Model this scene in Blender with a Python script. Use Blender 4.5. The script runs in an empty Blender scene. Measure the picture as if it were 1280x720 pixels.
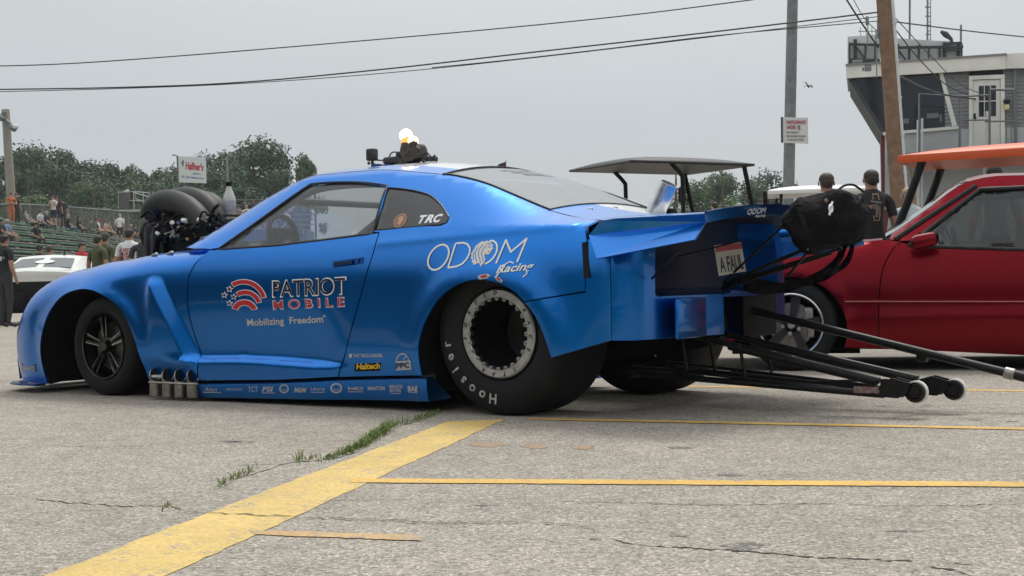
import bpy, bmesh, math, random
import numpy as np
from math import sin, cos, pi, radians, sqrt, atan2, exp
from mathutils import Vector, Matrix
from mathutils.geometry import delaunay_2d_cdt

# ------------------------------------------------------------------ camera, sky, sun, exposure
scene = bpy.context.scene
COL = scene.collection
FPX, CAM_H, TILT, HOR = 1650.0, 0.656, 0.022, 353.0     # photograph is 1280 x 720
roll = math.atan(TILT); pitch = math.atan((360 - HOR) / FPX)
fw = np.array([0, cos(pitch), -sin(pitch)]); up0 = np.array([0, sin(pitch), cos(pitch)]); rt0 = np.array([1., 0, 0])
rt = rt0 * cos(roll) - up0 * sin(roll); upv = up0 * cos(roll) + rt0 * sin(roll)
CPOS = np.array([0, 0, CAM_H])
cam = bpy.data.objects.new('camera', bpy.data.cameras.new('camera')); COL.objects.link(cam)
cam.data.sensor_width = 36; cam.data.lens = 36 * FPX / 1280
cam.data.clip_start = 0.05; cam.data.clip_end = 3000
cam.matrix_world = Matrix(((rt[0], upv[0], -fw[0], 0), (rt[1], upv[1], -fw[1], 0), (rt[2], upv[2], -fw[2], CAM_H), (0, 0, 0, 1)))
scene.camera = cam
SUN_EL, SUN_AZ = 62, 20         # soft sun behind thin cloud, a little beyond the car
w = bpy.data.worlds.new('World'); scene.world = w; w.use_nodes = True
nt = w.node_tree; nt.nodes.clear()
out = nt.nodes.new('ShaderNodeOutputWorld')
sky = nt.nodes.new('ShaderNodeTexSky'); sky.sky_type = 'NISHITA'; sky.sun_disc = False
sky.sun_elevation = radians(SUN_EL); sky.sun_rotation = radians(SUN_AZ); sky.dust_density = 4; sky.air_density = 1.2
hs = nt.nodes.new('ShaderNodeHueSaturation'); hs.inputs['Saturation'].default_value = 0.12
nt.links.new(sky.outputs[0], hs.inputs['Color'])
b1 = nt.nodes.new('ShaderNodeBackground'); b1.inputs[1].default_value = 0.05; nt.links.new(hs.outputs[0], b1.inputs[0])
tc = nt.nodes.new('ShaderNodeTexCoord'); sx = nt.nodes.new('ShaderNodeSeparateXYZ'); nt.links.new(tc.outputs['Generated'], sx.inputs[0])
ramp = nt.nodes.new('ShaderNodeValToRGB'); nt.links.new(sx.outputs[2], ramp.inputs[0])
el = ramp.color_ramp.elements
el[0].position = 0.0; el[0].color = (.43, .465, .48, 1)
el[1].position = 1.0; el[1].color = (1, 1.02, 1.03, 1)
for p_, c_ in ((.06, (.375, .412, .428, 1)), (.12, (.325, .36, .39, 1)), (.2, (.355, .39, .40, 1)), (.34, (.47, .50, .51, 1)), (.55, (.82, .85, .86, 1))):
    e_ = el.new(p_); e_.color = c_
nz = nt.nodes.new('ShaderNodeTexNoise'); nz.inputs['Scale'].default_value = 2.2; nz.inputs['Detail'].default_value = 5; nz.inputs['Roughness'].default_value = .55
mp = nt.nodes.new('ShaderNodeMapping'); mp.inputs['Scale'].default_value = (1, 1, 3.2); nt.links.new(tc.outputs['Generated'], mp.inputs[0]); nt.links.new(mp.outputs[0], nz.inputs[0])
mr = nt.nodes.new('ShaderNodeMapRange'); nt.links.new(nz.outputs[0], mr.inputs[0])
mr.inputs[1].default_value = .3; mr.inputs[2].default_value = .7; mr.inputs[3].default_value = .93; mr.inputs[4].default_value = 1.06
mul = nt.nodes.new('ShaderNodeMix'); mul.data_type = 'RGBA'; mul.blend_type = 'MULTIPLY'; mul.inputs[0].default_value = 1
nt.links.new(ramp.outputs[0], mul.inputs[6]); nt.links.new(mr.outputs[0], mul.inputs[7])
b2 = nt.nodes.new('ShaderNodeBackground'); nt.links.new(mul.outputs[2], b2.inputs[0]); b2.inputs[1].default_value = 1.0
ad = nt.nodes.new('ShaderNodeAddShader'); nt.links.new(b1.outputs[0], ad.inputs[0]); nt.links.new(b2.outputs[0], ad.inputs[1])
nt.links.new(ad.outputs[0], out.inputs[0])
sun = bpy.data.objects.new('sun', bpy.data.lights.new('sun', 'SUN')); COL.objects.link(sun)
sun.data.energy = 1.5; sun.data.angle = radians(16); sun.data.color = (1, .955, .88)
sd = Vector((sin(radians(SUN_AZ)) * cos(radians(SUN_EL)), cos(radians(SUN_AZ)) * cos(radians(SUN_EL)), sin(radians(SUN_EL))))
sun.rotation_euler = sd.to_track_quat('Z', 'Y').to_euler()
sun.location = (0, 0, 30)
scene.view_settings.view_transform = 'Standard'; scene.view_settings.look = 'None'
scene.view_settings.gamma = 1; scene.view_settings.exposure = 0; scene.view_settings.use_curve_mapping = False
scene.cycles.max_bounces = 8; scene.cycles.transparent_max_bounces = 12; scene.cycles.use_denoising = True
scene.cycles.caustics_reflective = False; scene.cycles.caustics_refractive = False

# ------------------------------------------------------------------ where a photographed point stands
def ray(x, y): return fw + rt * ((x - 640) / FPX) + upv * ((360 - y) / FPX)
def ground(x, y, z=0.0):
    r = ray(x, y); return Vector(CPOS + r * ((z - CAM_H) / r[2]))
def at(x, y, Y):
    r = ray(x, y); return Vector(CPOS + r * (Y / r[1]))
class Frame:
    """local axes of a thing: x forward / along, y left, z up"""
    def __init__(s, O, ang):
        s.O = np.array([O[0], O[1], 0.0]); s.ang = ang
        s.A = np.array([cos(ang), sin(ang), 0]); s.L = np.array([-sin(ang), cos(ang), 0])
    def side(s, x, y, v=0.0):         # (along, height) on the upright plane v to the left of the axis
        r = ray(x, y); t = ((s.O + s.L * v - CPOS) @ s.L) / (r @ s.L); p = CPOS + t * r - s.O
        return (float(p @ s.A), float(p[2]))
    def cross(s, x, y, u=0.0):        # (left, height) on the upright plane u along the axis
        r = ray(x, y); t = ((s.O + s.A * u - CPOS) @ s.A) / (r @ s.A); p = CPOS + t * r - s.O
        return (float(p @ s.L), float(p[2]))
    def level(s, x, y, z):
        p = np.array(ground(x, y, z)) - s.O
        return (float(p @ s.A), float(p @ s.L))

# ------------------------------------------------------------------ materials
MATS = {}
def mat(name, col, rough=.6, metal=0., coat=0., noise=0., nscale=8., bump=0., bscale=60., emit=None, estr=0., spec=.5, trans=0., alpha=1., detail=4., col2=None, coatr=.05, bdist=.01):
    if name in MATS: return MATS[name]
    m = bpy.data.materials.new(name); m.use_nodes = True; t = m.node_tree
    b = t.nodes['Principled BSDF']
    b.inputs['Base Color'].default_value = (*col, 1); b.inputs['Roughness'].default_value = rough; b.inputs['Metallic'].default_value = metal
    b.inputs['Coat Weight'].default_value = coat; b.inputs['Coat Roughness'].default_value = coatr; b.inputs['Specular IOR Level'].default_value = spec
    b.inputs['Transmission Weight'].default_value = trans; b.inputs['Alpha'].default_value = alpha
    tcn = t.nodes.new('ShaderNodeTexCoord')
    if noise > 0 or col2:
        n = t.nodes.new('ShaderNodeTexNoise'); n.inputs['Scale'].default_value = nscale; n.inputs['Detail'].default_value = detail
        t.links.new(tcn.outputs['Object'], n.inputs[0])
        r = t.nodes.new('ShaderNodeMapRange'); r.inputs[1].default_value = .3; r.inputs[2].default_value = .7
        t.links.new(n.outputs[0], r.inputs[0])
        mx = t.nodes.new('ShaderNodeMix'); mx.data_type = 'RGBA'; t.links.new(r.outputs[0], mx.inputs[0])
        if col2: c1, c2 = col, col2
        else: c1 = tuple(c * (1 - noise) for c in col); c2 = tuple(min(1, c * (1 + noise)) for c in col)
        mx.inputs[6].default_value = (*c1, 1); mx.inputs[7].default_value = (*c2, 1)
        t.links.new(mx.outputs[2], b.inputs['Base Color'])
        rr = t.nodes.new('ShaderNodeMapRange'); rr.inputs[3].default_value = max(0, rough - .06); rr.inputs[4].default_value = min(1, rough + .06)
        t.links.new(n.outputs[0], rr.inputs[0]); t.links.new(rr.outputs[0], b.inputs['Roughness'])
    if bump > 0:
        n2 = t.nodes.new('ShaderNodeTexNoise'); n2.inputs['Scale'].default_value = bscale; n2.inputs['Detail'].default_value = 3
        t.links.new(tcn.outputs['Object'], n2.inputs[0])
        bp = t.nodes.new('ShaderNodeBump'); bp.inputs['Strength'].default_value = bump; bp.inputs['Distance'].default_value = bdist
        t.links.new(n2.outputs[0], bp.inputs['Height']); t.links.new(bp.outputs[0], b.inputs['Normal'])
    if emit:
        b.inputs['Emission Color'].default_value = (*emit, 1); b.inputs['Emission Strength'].default_value = estr
    MATS[name] = m
    return m

def glass_mat(name, tint, refl_rough=.02, see=.8):
    """thin pane: mostly see-through, the rest a mirror that grows towards grazing view"""
    if name in MATS: return MATS[name]
    m = bpy.data.materials.new(name); m.use_nodes = True; t = m.node_tree; t.nodes.clear()
    o = t.nodes.new('ShaderNodeOutputMaterial'); tr = t.nodes.new('ShaderNodeBsdfTransparent'); tr.inputs[0].default_value = (*tint, 1)
    gl = t.nodes.new('ShaderNodeBsdfGlossy'); gl.inputs['Roughness'].default_value = refl_rough; gl.inputs[0].default_value = (.9, .93, .95, 1)
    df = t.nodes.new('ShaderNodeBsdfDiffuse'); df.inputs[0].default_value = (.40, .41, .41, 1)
    lw = t.nodes.new('ShaderNodeLayerWeight'); pw = t.nodes.new('ShaderNodeMath'); pw.operation = 'POWER'; pw.inputs[1].default_value = 4.5
    t.links.new(lw.outputs['Facing'], pw.inputs[0]); fr = t.nodes.new('ShaderNodeMath'); fr.operation = 'MULTIPLY_ADD'; fr.inputs[1].default_value = .9; fr.inputs[2].default_value = .05; t.links.new(pw.outputs[0], fr.inputs[0])
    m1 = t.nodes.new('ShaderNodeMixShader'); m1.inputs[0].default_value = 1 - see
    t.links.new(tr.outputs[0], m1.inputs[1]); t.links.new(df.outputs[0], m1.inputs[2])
    m2 = t.nodes.new('ShaderNodeMixShader'); t.links.new(fr.outputs[0], m2.inputs[0])
    t.links.new(m1.outputs[0], m2.inputs[1]); t.links.new(gl.outputs[0], m2.inputs[2]); t.links.new(m2.outputs[0], o.inputs[0])
    MATS[name] = m; return m

def asphalt_mat():
    m = bpy.data.materials.new('asphalt'); m.use_nodes = True; t = m.node_tree; b = t.nodes['Principled BSDF']
    N = t.nodes.new; Lk = t.links.new
    tcn = N('ShaderNodeTexCoord')
    def noise(sc, det=4, rough=.6):
        n = N('ShaderNodeTexNoise'); n.inputs['Scale'].default_value = sc; n.inputs['Detail'].default_value = det; n.inputs['Roughness'].default_value = rough
        Lk(tcn.outputs['Object'], n.inputs[0]); return n.outputs[0]
    def vor(sc):
        n = N('ShaderNodeTexVoronoi'); n.inputs['Scale'].default_value = sc; Lk(tcn.outputs['Object'], n.inputs[0]); return n
    v = vor(125); v2 = vor(260)
    # stone colours from the cells
    sep = N('ShaderNodeSeparateColor'); Lk(v.outputs['Color'], sep.inputs[0])
    cr = N('ShaderNodeValToRGB'); Lk(sep.outputs[0], cr.inputs[0]); e = cr.color_ramp.elements
    e[0].position = 0; e[0].color = (.17, .15, .126, 1); e[1].position = 1; e[1].color = (.56, .51, .44, 1)
    for p_, c_ in ((.2, (.265, .238, .203, 1)), (.6, (.335, .302, .260, 1)), (.88, (.405, .368, .318, 1))):
        q = e.new(p_); q.color = c_
    sep2 = N('ShaderNodeSeparateColor'); Lk(v2.outputs['Color'], sep2.inputs[0])
    mr1 = N('ShaderNodeMapRange'); Lk(sep2.outputs[1], mr1.inputs[0]); mr1.inputs[3].default_value = .74; mr1.inputs[4].default_value = 1.26
    m1 = N('ShaderNodeMix'); m1.data_type = 'RGBA'; m1.blend_type = 'MULTIPLY'; m1.inputs[0].default_value = 1; Lk(cr.outputs[0], m1.inputs[6]); Lk(mr1.outputs[0], m1.inputs[7])
    # wide tone changes, old patches, faint stains
    mr2 = N('ShaderNodeMapRange'); Lk(noise(.55, 6, .62), mr2.inputs[0]); mr2.inputs[1].default_value = .32; mr2.inputs[2].default_value = .68; mr2.inputs[3].default_value = .86; mr2.inputs[4].default_value = 1.12
    m2 = N('ShaderNodeMix'); m2.data_type = 'RGBA'; m2.blend_type = 'MULTIPLY'; m2.inputs[0].default_value = 1; Lk(m1.outputs[2], m2.inputs[6]); Lk(mr2.outputs[0], m2.inputs[7])
    mr3 = N('ShaderNodeMapRange'); Lk(noise(7, 5, .7), mr3.inputs[0]); mr3.inputs[1].default_value = .3; mr3.inputs[2].default_value = .7; mr3.inputs[3].default_value = .84; mr3.inputs[4].default_value = 1.14
    m3 = N('ShaderNodeMix'); m3.data_type = 'RGBA'; m3.blend_type = 'MULTIPLY'; m3.inputs[0].default_value = 1; Lk(m2.outputs[2], m3.inputs[6]); Lk(mr3.outputs[0], m3.inputs[7])
    # thin dark scuffs along the driving direction
    mpp = N('ShaderNodeMapping'); Lk(tcn.outputs['Object'], mpp.inputs[0]); mpp.inputs['Scale'].default_value = (1.6, 13, 1); mpp.inputs['Rotation'].default_value = (0, 0, .15)
    ns = N('ShaderNodeTexNoise'); ns.inputs['Scale'].default_value = 1.3; ns.inputs['Detail'].default_value = 2; Lk(mpp.outputs[0], ns.inputs[0])
    mr4 = N('ShaderNodeMapRange'); Lk(ns.outputs[0], mr4.inputs[0]); mr4.inputs[1].default_value = .69; mr4.inputs[2].default_value = .76; mr4.inputs[3].default_value = 1; mr4.inputs[4].default_value = .55
    m4 = N('ShaderNodeMix'); m4.data_type = 'RGBA'; m4.blend_type = 'MULTIPLY'; m4.inputs[0].default_value = 1; Lk(m3.outputs[2], m4.inputs[6]); Lk(mr4.outputs[0], m4.inputs[7])
    Lk(m4.outputs[2], b.inputs['Base Color'])
    b.inputs['Roughness'].default_value = .85; b.inputs['Specular IOR Level'].default_value = .3
    ma = N('ShaderNodeMath'); ma.operation = 'MULTIPLY_ADD'; Lk(v.outputs['Distance'], ma.inputs[0]); ma.inputs[1].default_value = -1; Lk(sep.outputs[0], ma.inputs[2])
    bp = N('ShaderNodeBump'); bp.inputs['Strength'].default_value = .55; bp.inputs['Distance'].default_value = .004
    Lk(ma.outputs[0], bp.inputs['Height']); Lk(bp.outputs[0], b.inputs['Normal'])
    MATS['asphalt'] = m; return m

def paint_line_mat(name, col, wear, asp=(.30, .27, .23)):
    """road paint that has come off in places, down to the stones"""
    if name in MATS: return MATS[name]
    m = bpy.data.materials.new(name); m.use_nodes = True; t = m.node_tree; b = t.nodes['Principled BSDF']; N = t.nodes.new; Lk = t.links.new
    tcn = N('ShaderNodeTexCoord')
    v = N('ShaderNodeTexVoronoi'); v.inputs['Scale'].default_value = 95; Lk(tcn.outputs['Object'], v.inputs[0])
    n = N('ShaderNodeTexNoise'); n.inputs['Scale'].default_value = 9; n.inputs['Detail'].default_value = 8; n.inputs['Roughness'].default_value = .75; Lk(tcn.outputs['Object'], n.inputs[0])
    sep = N('ShaderNodeSeparateColor'); Lk(v.outputs['Color'], sep.inputs[0])
    mx = N('ShaderNodeMath'); mx.operation = 'MULTIPLY_ADD'; Lk(sep.outputs[0], mx.inputs[0]); mx.inputs[1].default_value = .28; Lk(n.outputs[0], mx.inputs[2])
    r = N('ShaderNodeMapRange'); Lk(mx.outputs[0], r.inputs[0]); r.inputs[1].default_value = .98 - wear; r.inputs[2].default_value = 1.10 - wear
    n2 = N('ShaderNodeTexNoise'); n2.inputs['Scale'].default_value = 3; n2.inputs['Detail'].default_value = 5; Lk(tcn.outputs['Object'], n2.inputs[0])
    r2 = N('ShaderNodeMapRange'); Lk(n2.outputs[0], r2.inputs[0]); r2.inputs[1].default_value = .3; r2.inputs[2].default_value = .7; r2.inputs[3].default_value = .84; r2.inputs[4].default_value = 1.1
    cm = N('ShaderNodeMix'); cm.data_type = 'RGBA'; cm.blend_type = 'MULTIPLY'; cm.inputs[0].default_value = 1; cm.inputs[6].default_value = (*col, 1); Lk(r2.outputs[0], cm.inputs[7])
    r3 = N('ShaderNodeMapRange'); Lk(sep.outputs[1], r3.inputs[0]); r3.inputs[3].default_value = .86; r3.inputs[4].default_value = 1.08
    cm2 = N('ShaderNodeMix'); cm2.data_type = 'RGBA'; cm2.blend_type = 'MULTIPLY'; cm2.inputs[0].default_value = 1; Lk(cm.outputs[2], cm2.inputs[6]); Lk(r3.outputs[0], cm2.inputs[7])
    fm = N('ShaderNodeMix'); fm.data_type = 'RGBA'; Lk(r.outputs[0], fm.inputs[0]); Lk(cm2.outputs[2], fm.inputs[6]); fm.inputs[7].default_value = (*asp, 1)
    Lk(fm.outputs[2], b.inputs['Base Color']); b.inputs['Roughness'].default_value = .7
    bp = N('ShaderNodeBump'); bp.inputs['Strength'].default_value = .45; bp.inputs['Distance'].default_value = .006
    iv = N('ShaderNodeMath'); iv.operation = 'SUBTRACT'; iv.inputs[0].default_value = 1; Lk(v.outputs['Distance'], iv.inputs[1])
    Lk(iv.outputs[0], bp.inputs['Height']); Lk(bp.outputs[0], b.inputs['Normal'])
    MATS[name] = m; return m

def car_paint(name, col, metal=.35, rough=.32, coat=1.):
    if name in MATS: return MATS[name]
    m = mat(name, col, rough, metal, coat, coatr=.03)
    t = m.node_tree; b = t.nodes['Principled BSDF']
    n = t.nodes.new('ShaderNodeTexNoise'); n.inputs['Scale'].default_value = 900; n.inputs['Detail'].default_value = 1
    tcn = t.nodes.new('ShaderNodeTexCoord'); t.links.new(tcn.outputs['Object'], n.inputs[0])
    n2 = t.nodes.new('ShaderNodeTexNoise'); n2.inputs['Scale'].default_value = 3.; n2.inputs['Detail'].default_value = 5; t.links.new(tcn.outputs['Object'], n2.inputs[0])
    # metal flake: tiny brightness changes; dust: slow roughness changes
    r = t.nodes.new('ShaderNodeMapRange'); t.links.new(n.outputs[0], r.inputs[0]); r.inputs[3].default_value = .75; r.inputs[4].default_value = 1.25
    mx = t.nodes.new('ShaderNodeMix'); mx.data_type = 'RGBA'; mx.blend_type = 'MULTIPLY'; mx.inputs[0].default_value = 1
    mx.inputs[6].default_value = (*col, 1); t.links.new(r.outputs[0], mx.inputs[7]); t.links.new(mx.outputs[2], b.inputs['Base Color'])
    r2 = t.nodes.new('ShaderNodeMapRange'); t.links.new(n2.outputs[0], r2.inputs[0]); r2.inputs[3].default_value = .02; r2.inputs[4].default_value = .10
    t.links.new(r2.outputs[0], b.inputs['Coat Roughness'])
    # the slight waviness of moulded panels
    n3 = t.nodes.new('ShaderNodeTexNoise'); n3.inputs['Scale'].default_value = 4.5; n3.inputs['Detail'].default_value = 1; t.links.new(tcn.outputs['Object'], n3.inputs[0])
    bp = t.nodes.new('ShaderNodeBump'); bp.inputs['Strength'].default_value = .03; bp.inputs['Distance'].default_value = .02
    t.links.new(n3.outputs[0], bp.inputs['Height']); t.links.new(bp.outputs[0], b.inputs['Normal']); t.links.new(bp.outputs[0], b.inputs['Coat Normal'])
    return m

# ------------------------------------------------------------------ mesh building
class MB:
    def __init__(s): s.v = []; s.f = []; s.mi = []; s.cur = 0
    def add(s, vs, fs):
        o = len(s.v); s.v += [tuple(p) for p in vs]; s.f += [tuple(i + o for i in f) for f in fs]; s.mi += [s.cur] * len(fs); return s
    def m(s, i): s.cur = i; return s
    def box(s, c, d, R=None, taper=1.0):
        x, y, z = d[0] / 2, d[1] / 2, d[2] / 2; vs = []
        for k in (-1, 1):
            q = taper if k > 0 else 1
            for a, b in ((-1, -1), (1, -1), (1, 1), (-1, 1)): vs.append(Vector((a * x * q, b * y * q, k * z)))
        if R is not None: vs = [R @ p for p in vs]
        vs = [p + Vector(c) for p in vs]
        return s.add(vs, [(3, 2, 1, 0), (4, 5, 6, 7), (0, 1, 5, 4), (1, 2, 6, 5), (2, 3, 7, 6), (3, 0, 4, 7)])
    def rbox(s, c, d, r, R=None, seg=2):
        """box with rounded edges"""
        bm = bmesh.new(); bmesh.ops.create_cube(bm, size=1)
        for p in bm.verts: p.co = Vector((p.co.x * d[0], p.co.y * d[1], p.co.z * d[2]))
        bmesh.ops.bevel(bm, geom=list(bm.edges), offset=min(r, min(d) * .49), segments=seg, affect='EDGES', profile=.5)
        vs = [(R @ p.co if R is not None else p.co.copy()) + Vector(c) for p in bm.verts]; bm.verts.index_update()
        fs = [[p.index for p in f.verts] for f in bm.faces]; bm.free(); return s.add(vs, fs)
    def tube(s, pts, r, n=8, caps=True, closed=False):
        pts = [Vector(p) for p in pts]; K = len(pts); rs = r if isinstance(r, (list, tuple)) else [r] * K
        vs = []; prev = None
        for i, p in enumerate(pts):
            if closed: t = pts[(i + 1) % K] - pts[i - 1]
            else: t = pts[min(i + 1, K - 1)] - pts[max(i - 1, 0)]
            t.normalize()
            if prev is None:
                a = Vector((0, 0, 1)) if abs(t.z) < .9 else Vector((1, 0, 0)); nx = t.cross(a).normalized()
            else:
                nx = prev - t * prev.dot(t); nx.normalize()
            prev = nx; ny = t.cross(nx)
            for k in range(n):
                a = 2 * pi * k / n; vs.append(p + (nx * cos(a) + ny * sin(a)) * rs[i])
        fs = []
        for i in range(K if closed else K - 1):
            j = (i + 1) % K
            for k in range(n): fs.append((i * n + k, i * n + (k + 1) % n, j * n + (k + 1) % n, j * n + k))
        if caps and not closed: fs += [tuple(range(n - 1, -1, -1)), tuple((K - 1) * n + k for k in range(n))]
        return s.add(vs, fs)
    def lathe(s, prof, o, ax, n=32, close=False):
        """prof: (radius, along) pairs turned about the axis ax through o"""
        ax = Vector(ax).normalized(); a = Vector((0, 0, 1)) if abs(ax.z) < .9 else Vector((1, 0, 0))
        nx = ax.cross(a).normalized(); ny = ax.cross(nx); o = Vector(o); K = len(prof); vs = []
        for r, h in prof:
            for k in range(n):
                q = 2 * pi * k / n; vs.append(o + ax * h + (nx * cos(q) + ny * sin(q)) * r)
        fs = []
        for i in range(K if close else K - 1):
            j = (i + 1) % K
            for k in range(n): fs.append((i * n + k, j * n + k, j * n + (k + 1) % n, i * n + (k + 1) % n))
        return s.add(vs, fs)
    def prism(s, poly, o, ex, ey, th, off=0.0):
        """flat outline poly (2-D) in the plane o, ex, ey with thickness th along ex x ey"""
        o, ex, ey = Vector(o), Vector(ex), Vector(ey); n = ex.cross(ey).normalized(); K = len(poly)
        vs = [o + ex * p[0] + ey * p[1] + n * off for p in poly] + [o + ex * p[0] + ey * p[1] + n * (off + th) for p in poly]
        fs = [tuple(range(K - 1, -1, -1)), tuple(range(K, 2 * K))] + [(i, (i + 1) % K, (i + 1) % K + K, i + K) for i in range(K)]
        return s.add(vs, fs)
    def ball(s, c, r, n=12, m=8, R=None):
        r = (r, r, r) if not isinstance(r, (tuple, list)) else r; vs = []; fs = []
        for i in range(m + 1):
            for k in range(n):
                a = pi * i / m; b = 2 * pi * k / n; p = Vector((r[0] * sin(a) * cos(b), r[1] * sin(a) * sin(b), r[2] * cos(a)))
                vs.append((R @ p if R is not None else p) + Vector(c))
        for i in range(m):
            for k in range(n): fs.append((i * n + k, (i + 1) * n + k, (i + 1) * n + (k + 1) % n, i * n + (k + 1) % n))
        return s.add(vs, fs)
    def grid(s, P):
        """rows of points"""
        R_, C_ = len(P), len(P[0]); vs = [p for row in P for p in row]
        return s.add(vs, [(i * C_ + j, i * C_ + j + 1, (i + 1) * C_ + j + 1, (i + 1) * C_ + j) for i in range(R_ - 1) for j in range(C_ - 1)])
    def build(s, name, mats, parent=None, smooth=35, loc=None):
        me = bpy.data.meshes.new(name); me.from_pydata(s.v, [], s.f)
        bm = bmesh.new(); bm.from_mesh(me); bmesh.ops.remove_doubles(bm, verts=bm.verts, dist=1e-6)
        for f in bm.faces: pass
        bm.to_mesh(me); bm.free()
        if len(me.polygons) == len(s.mi):
            me.polygons.foreach_set('material_index', s.mi)
        for m_ in (mats if isinstance(mats, (list, tuple)) else [mats]): me.materials.append(m_)
        if smooth:
            me.shade_smooth()
            if smooth < 180: me.set_sharp_from_angle(angle=radians(smooth))
        me.update()
        o = bpy.data.objects.new(name, me); COL.objects.link(o)
        if parent: o.parent = parent
        if loc is not None: o.location = loc
        return o
def fixn(o):
    bm = bmesh.new(); bm.from_mesh(o.data); bmesh.ops.recalc_face_normals(bm, faces=bm.faces); bm.to_mesh(o.data); bm.free(); return o

def tag(o, label=None, cat=None, group=None, kind=None):
    if label: o['label'] = label
    if cat: o['category'] = cat
    if group: o['group'] = group
    if kind: o['kind'] = kind
    return o
def thing(name, label, cat, loc=(0, 0, 0), rz=0., group=None):
    o = bpy.data.objects.new(name, None); COL.objects.link(o); o.location = loc; o.rotation_euler = (0, 0, rz); o.empty_display_size = .2
    return tag(o, label, cat, group)
def copy_tree(o, parent=None):
    c = o.copy(); COL.objects.link(c)
    if parent: c.parent = parent
    for ch in list(o.children): copy_tree(ch, c)
    return c

# ------------------------------------------------------------------ outlines and panels over a curved side
def smooth_line(pts, step=.03):
    """Catmull-Rom through the points"""
    P = [Vector((p[0], p[1])) for p in pts]; P = [P[0] * 2 - P[1]] + P + [P[-1] * 2 - P[-2]]; o_ = []
    for i in range(1, len(P) - 2):
        a, b, c, d = P[i - 1:i + 3]; n = max(1, int((c - b).length / step))
        for k in range(n):
            t = k / n
            o_.append(.5 * ((2 * b) + (c - a) * t + (2 * a - 5 * b + 4 * c - d) * t * t + (3 * b - a - 3 * c + d) * t ** 3))
    o_.append(P[-2]); return [(p.x, p.y) for p in o_]
def straight(a, b, step=.03):
    n = max(1, int(sqrt((a[0] - b[0]) ** 2 + (a[1] - b[1]) ** 2) / step))
    return [(a[0] + (b[0] - a[0]) * k / n, a[1] + (b[1] - a[1]) * k / n) for k in range(n + 1)]
def poly_line(pts, step=.03):
    o_ = []
    for a, b in zip(pts[:-1], pts[1:]): o_ += straight(a, b, step)[:-1]
    return o_ + [tuple(pts[-1])]
def closed(pts, step=.03): return poly_line(list(pts) + [pts[0]], step)[:-1]
def area(poly): return sum(a[0] * b[1] - b[0] * a[1] for a, b in zip(poly, poly[1:] + poly[:1])) / 2
def clean(poly, d=.004):
    r = []
    for p in poly:
        if not r or abs(p[0] - r[-1][0]) + abs(p[1] - r[-1][1]) > d: r.append((float(p[0]), float(p[1])))
    if abs(r[0][0] - r[-1][0]) + abs(r[0][1] - r[-1][1]) < d: r.pop()
    return r
def inset(poly, d):
    if area(poly) < 0: poly = poly[::-1]
    r = []; K = len(poly)
    for i in range(K):
        a, b, c = Vector(poly[i - 1]), Vector(poly[i]), Vector(poly[(i + 1) % K])
        n1 = Vector((-(b - a).y, (b - a).x)).normalized(); n2 = Vector((-(c - b).y, (c - b).x)).normalized()
        n = n1 + n2
        if n.length < .2: n = n1
        n.normalize(); q = max(.5, n.dot(n1)); p = b + n * (d / q); r.append((p.x, p.y))
    return r
def inside(p, poly):
    x, y = p; c = False; j = len(poly) - 1
    for i in range(len(poly)):
        xi, yi = poly[i]; xj, yj = poly[j]
        if (yi > y) != (yj > y) and x < (xj - xi) * (y - yi) / (yj - yi) + xi: c = not c
        j = i
    return c
def tri_fill(poly, holes=(), step=.04, extra=()):
    """triangles inside poly minus holes, with an even spread of inner points"""
    poly = clean(poly); holes = [clean(h) for h in holes]
    pts = [Vector(p) for p in poly]; E_ = [(i, (i + 1) % len(poly)) for i in range(len(poly))]
    for h in holes:
        o_ = len(pts); pts += [Vector(p) for p in h]; E_ += [(o_ + i, o_ + (i + 1) % len(h)) for i in range(len(h))]
    bnd = np.array([tuple(p) for p in pts]); exset = set((round(float(p[0]), 5), round(float(p[1]), 5)) for p in extra)
    x0, x1 = bnd[:, 0].min(), bnd[:, 0].max(); y0, y1 = bnd[:, 1].min(), bnd[:, 1].max()
    inner = []
    ny = int((y1 - y0) / (step * .87)) + 1; nx_ = int((x1 - x0) / step) + 1
    for j in range(1, ny):
        for i in range(nx_ + 1):
            inner.append((x0 + (i + .5 * (j % 2)) * step, y0 + j * step * .87))
    inner += list(extra)
    for p in inner:
        if inside(p, poly) and not any(inside(p, h) for h in holes):
            lim = .004 if (round(float(p[0]), 5), round(float(p[1]), 5)) in exset else step * .45
            if ((bnd - np.array(p)) ** 2).sum(1).min() > lim ** 2: pts.append(Vector(p))
    V, _, Fc, _, _, _ = delaunay_2d_cdt(pts, E_, [], 0, 1e-6)
    fs = []
    for f in Fc:
        c = (sum(V[i].x for i in f) / len(f), sum(V[i].y for i in f) / len(f))
        if inside(c, poly) and not any(inside(c, h) for h in holes):
            a = (V[f[1]].x - V[f[0]].x) * (V[f[2]].y - V[f[0]].y) - (V[f[2]].x - V[f[0]].x) * (V[f[1]].y - V[f[0]].y)
            fs.append(tuple(f) if a > 0 else tuple(reversed(f)))
    return [(p.x, p.y) for p in V], fs
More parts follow.
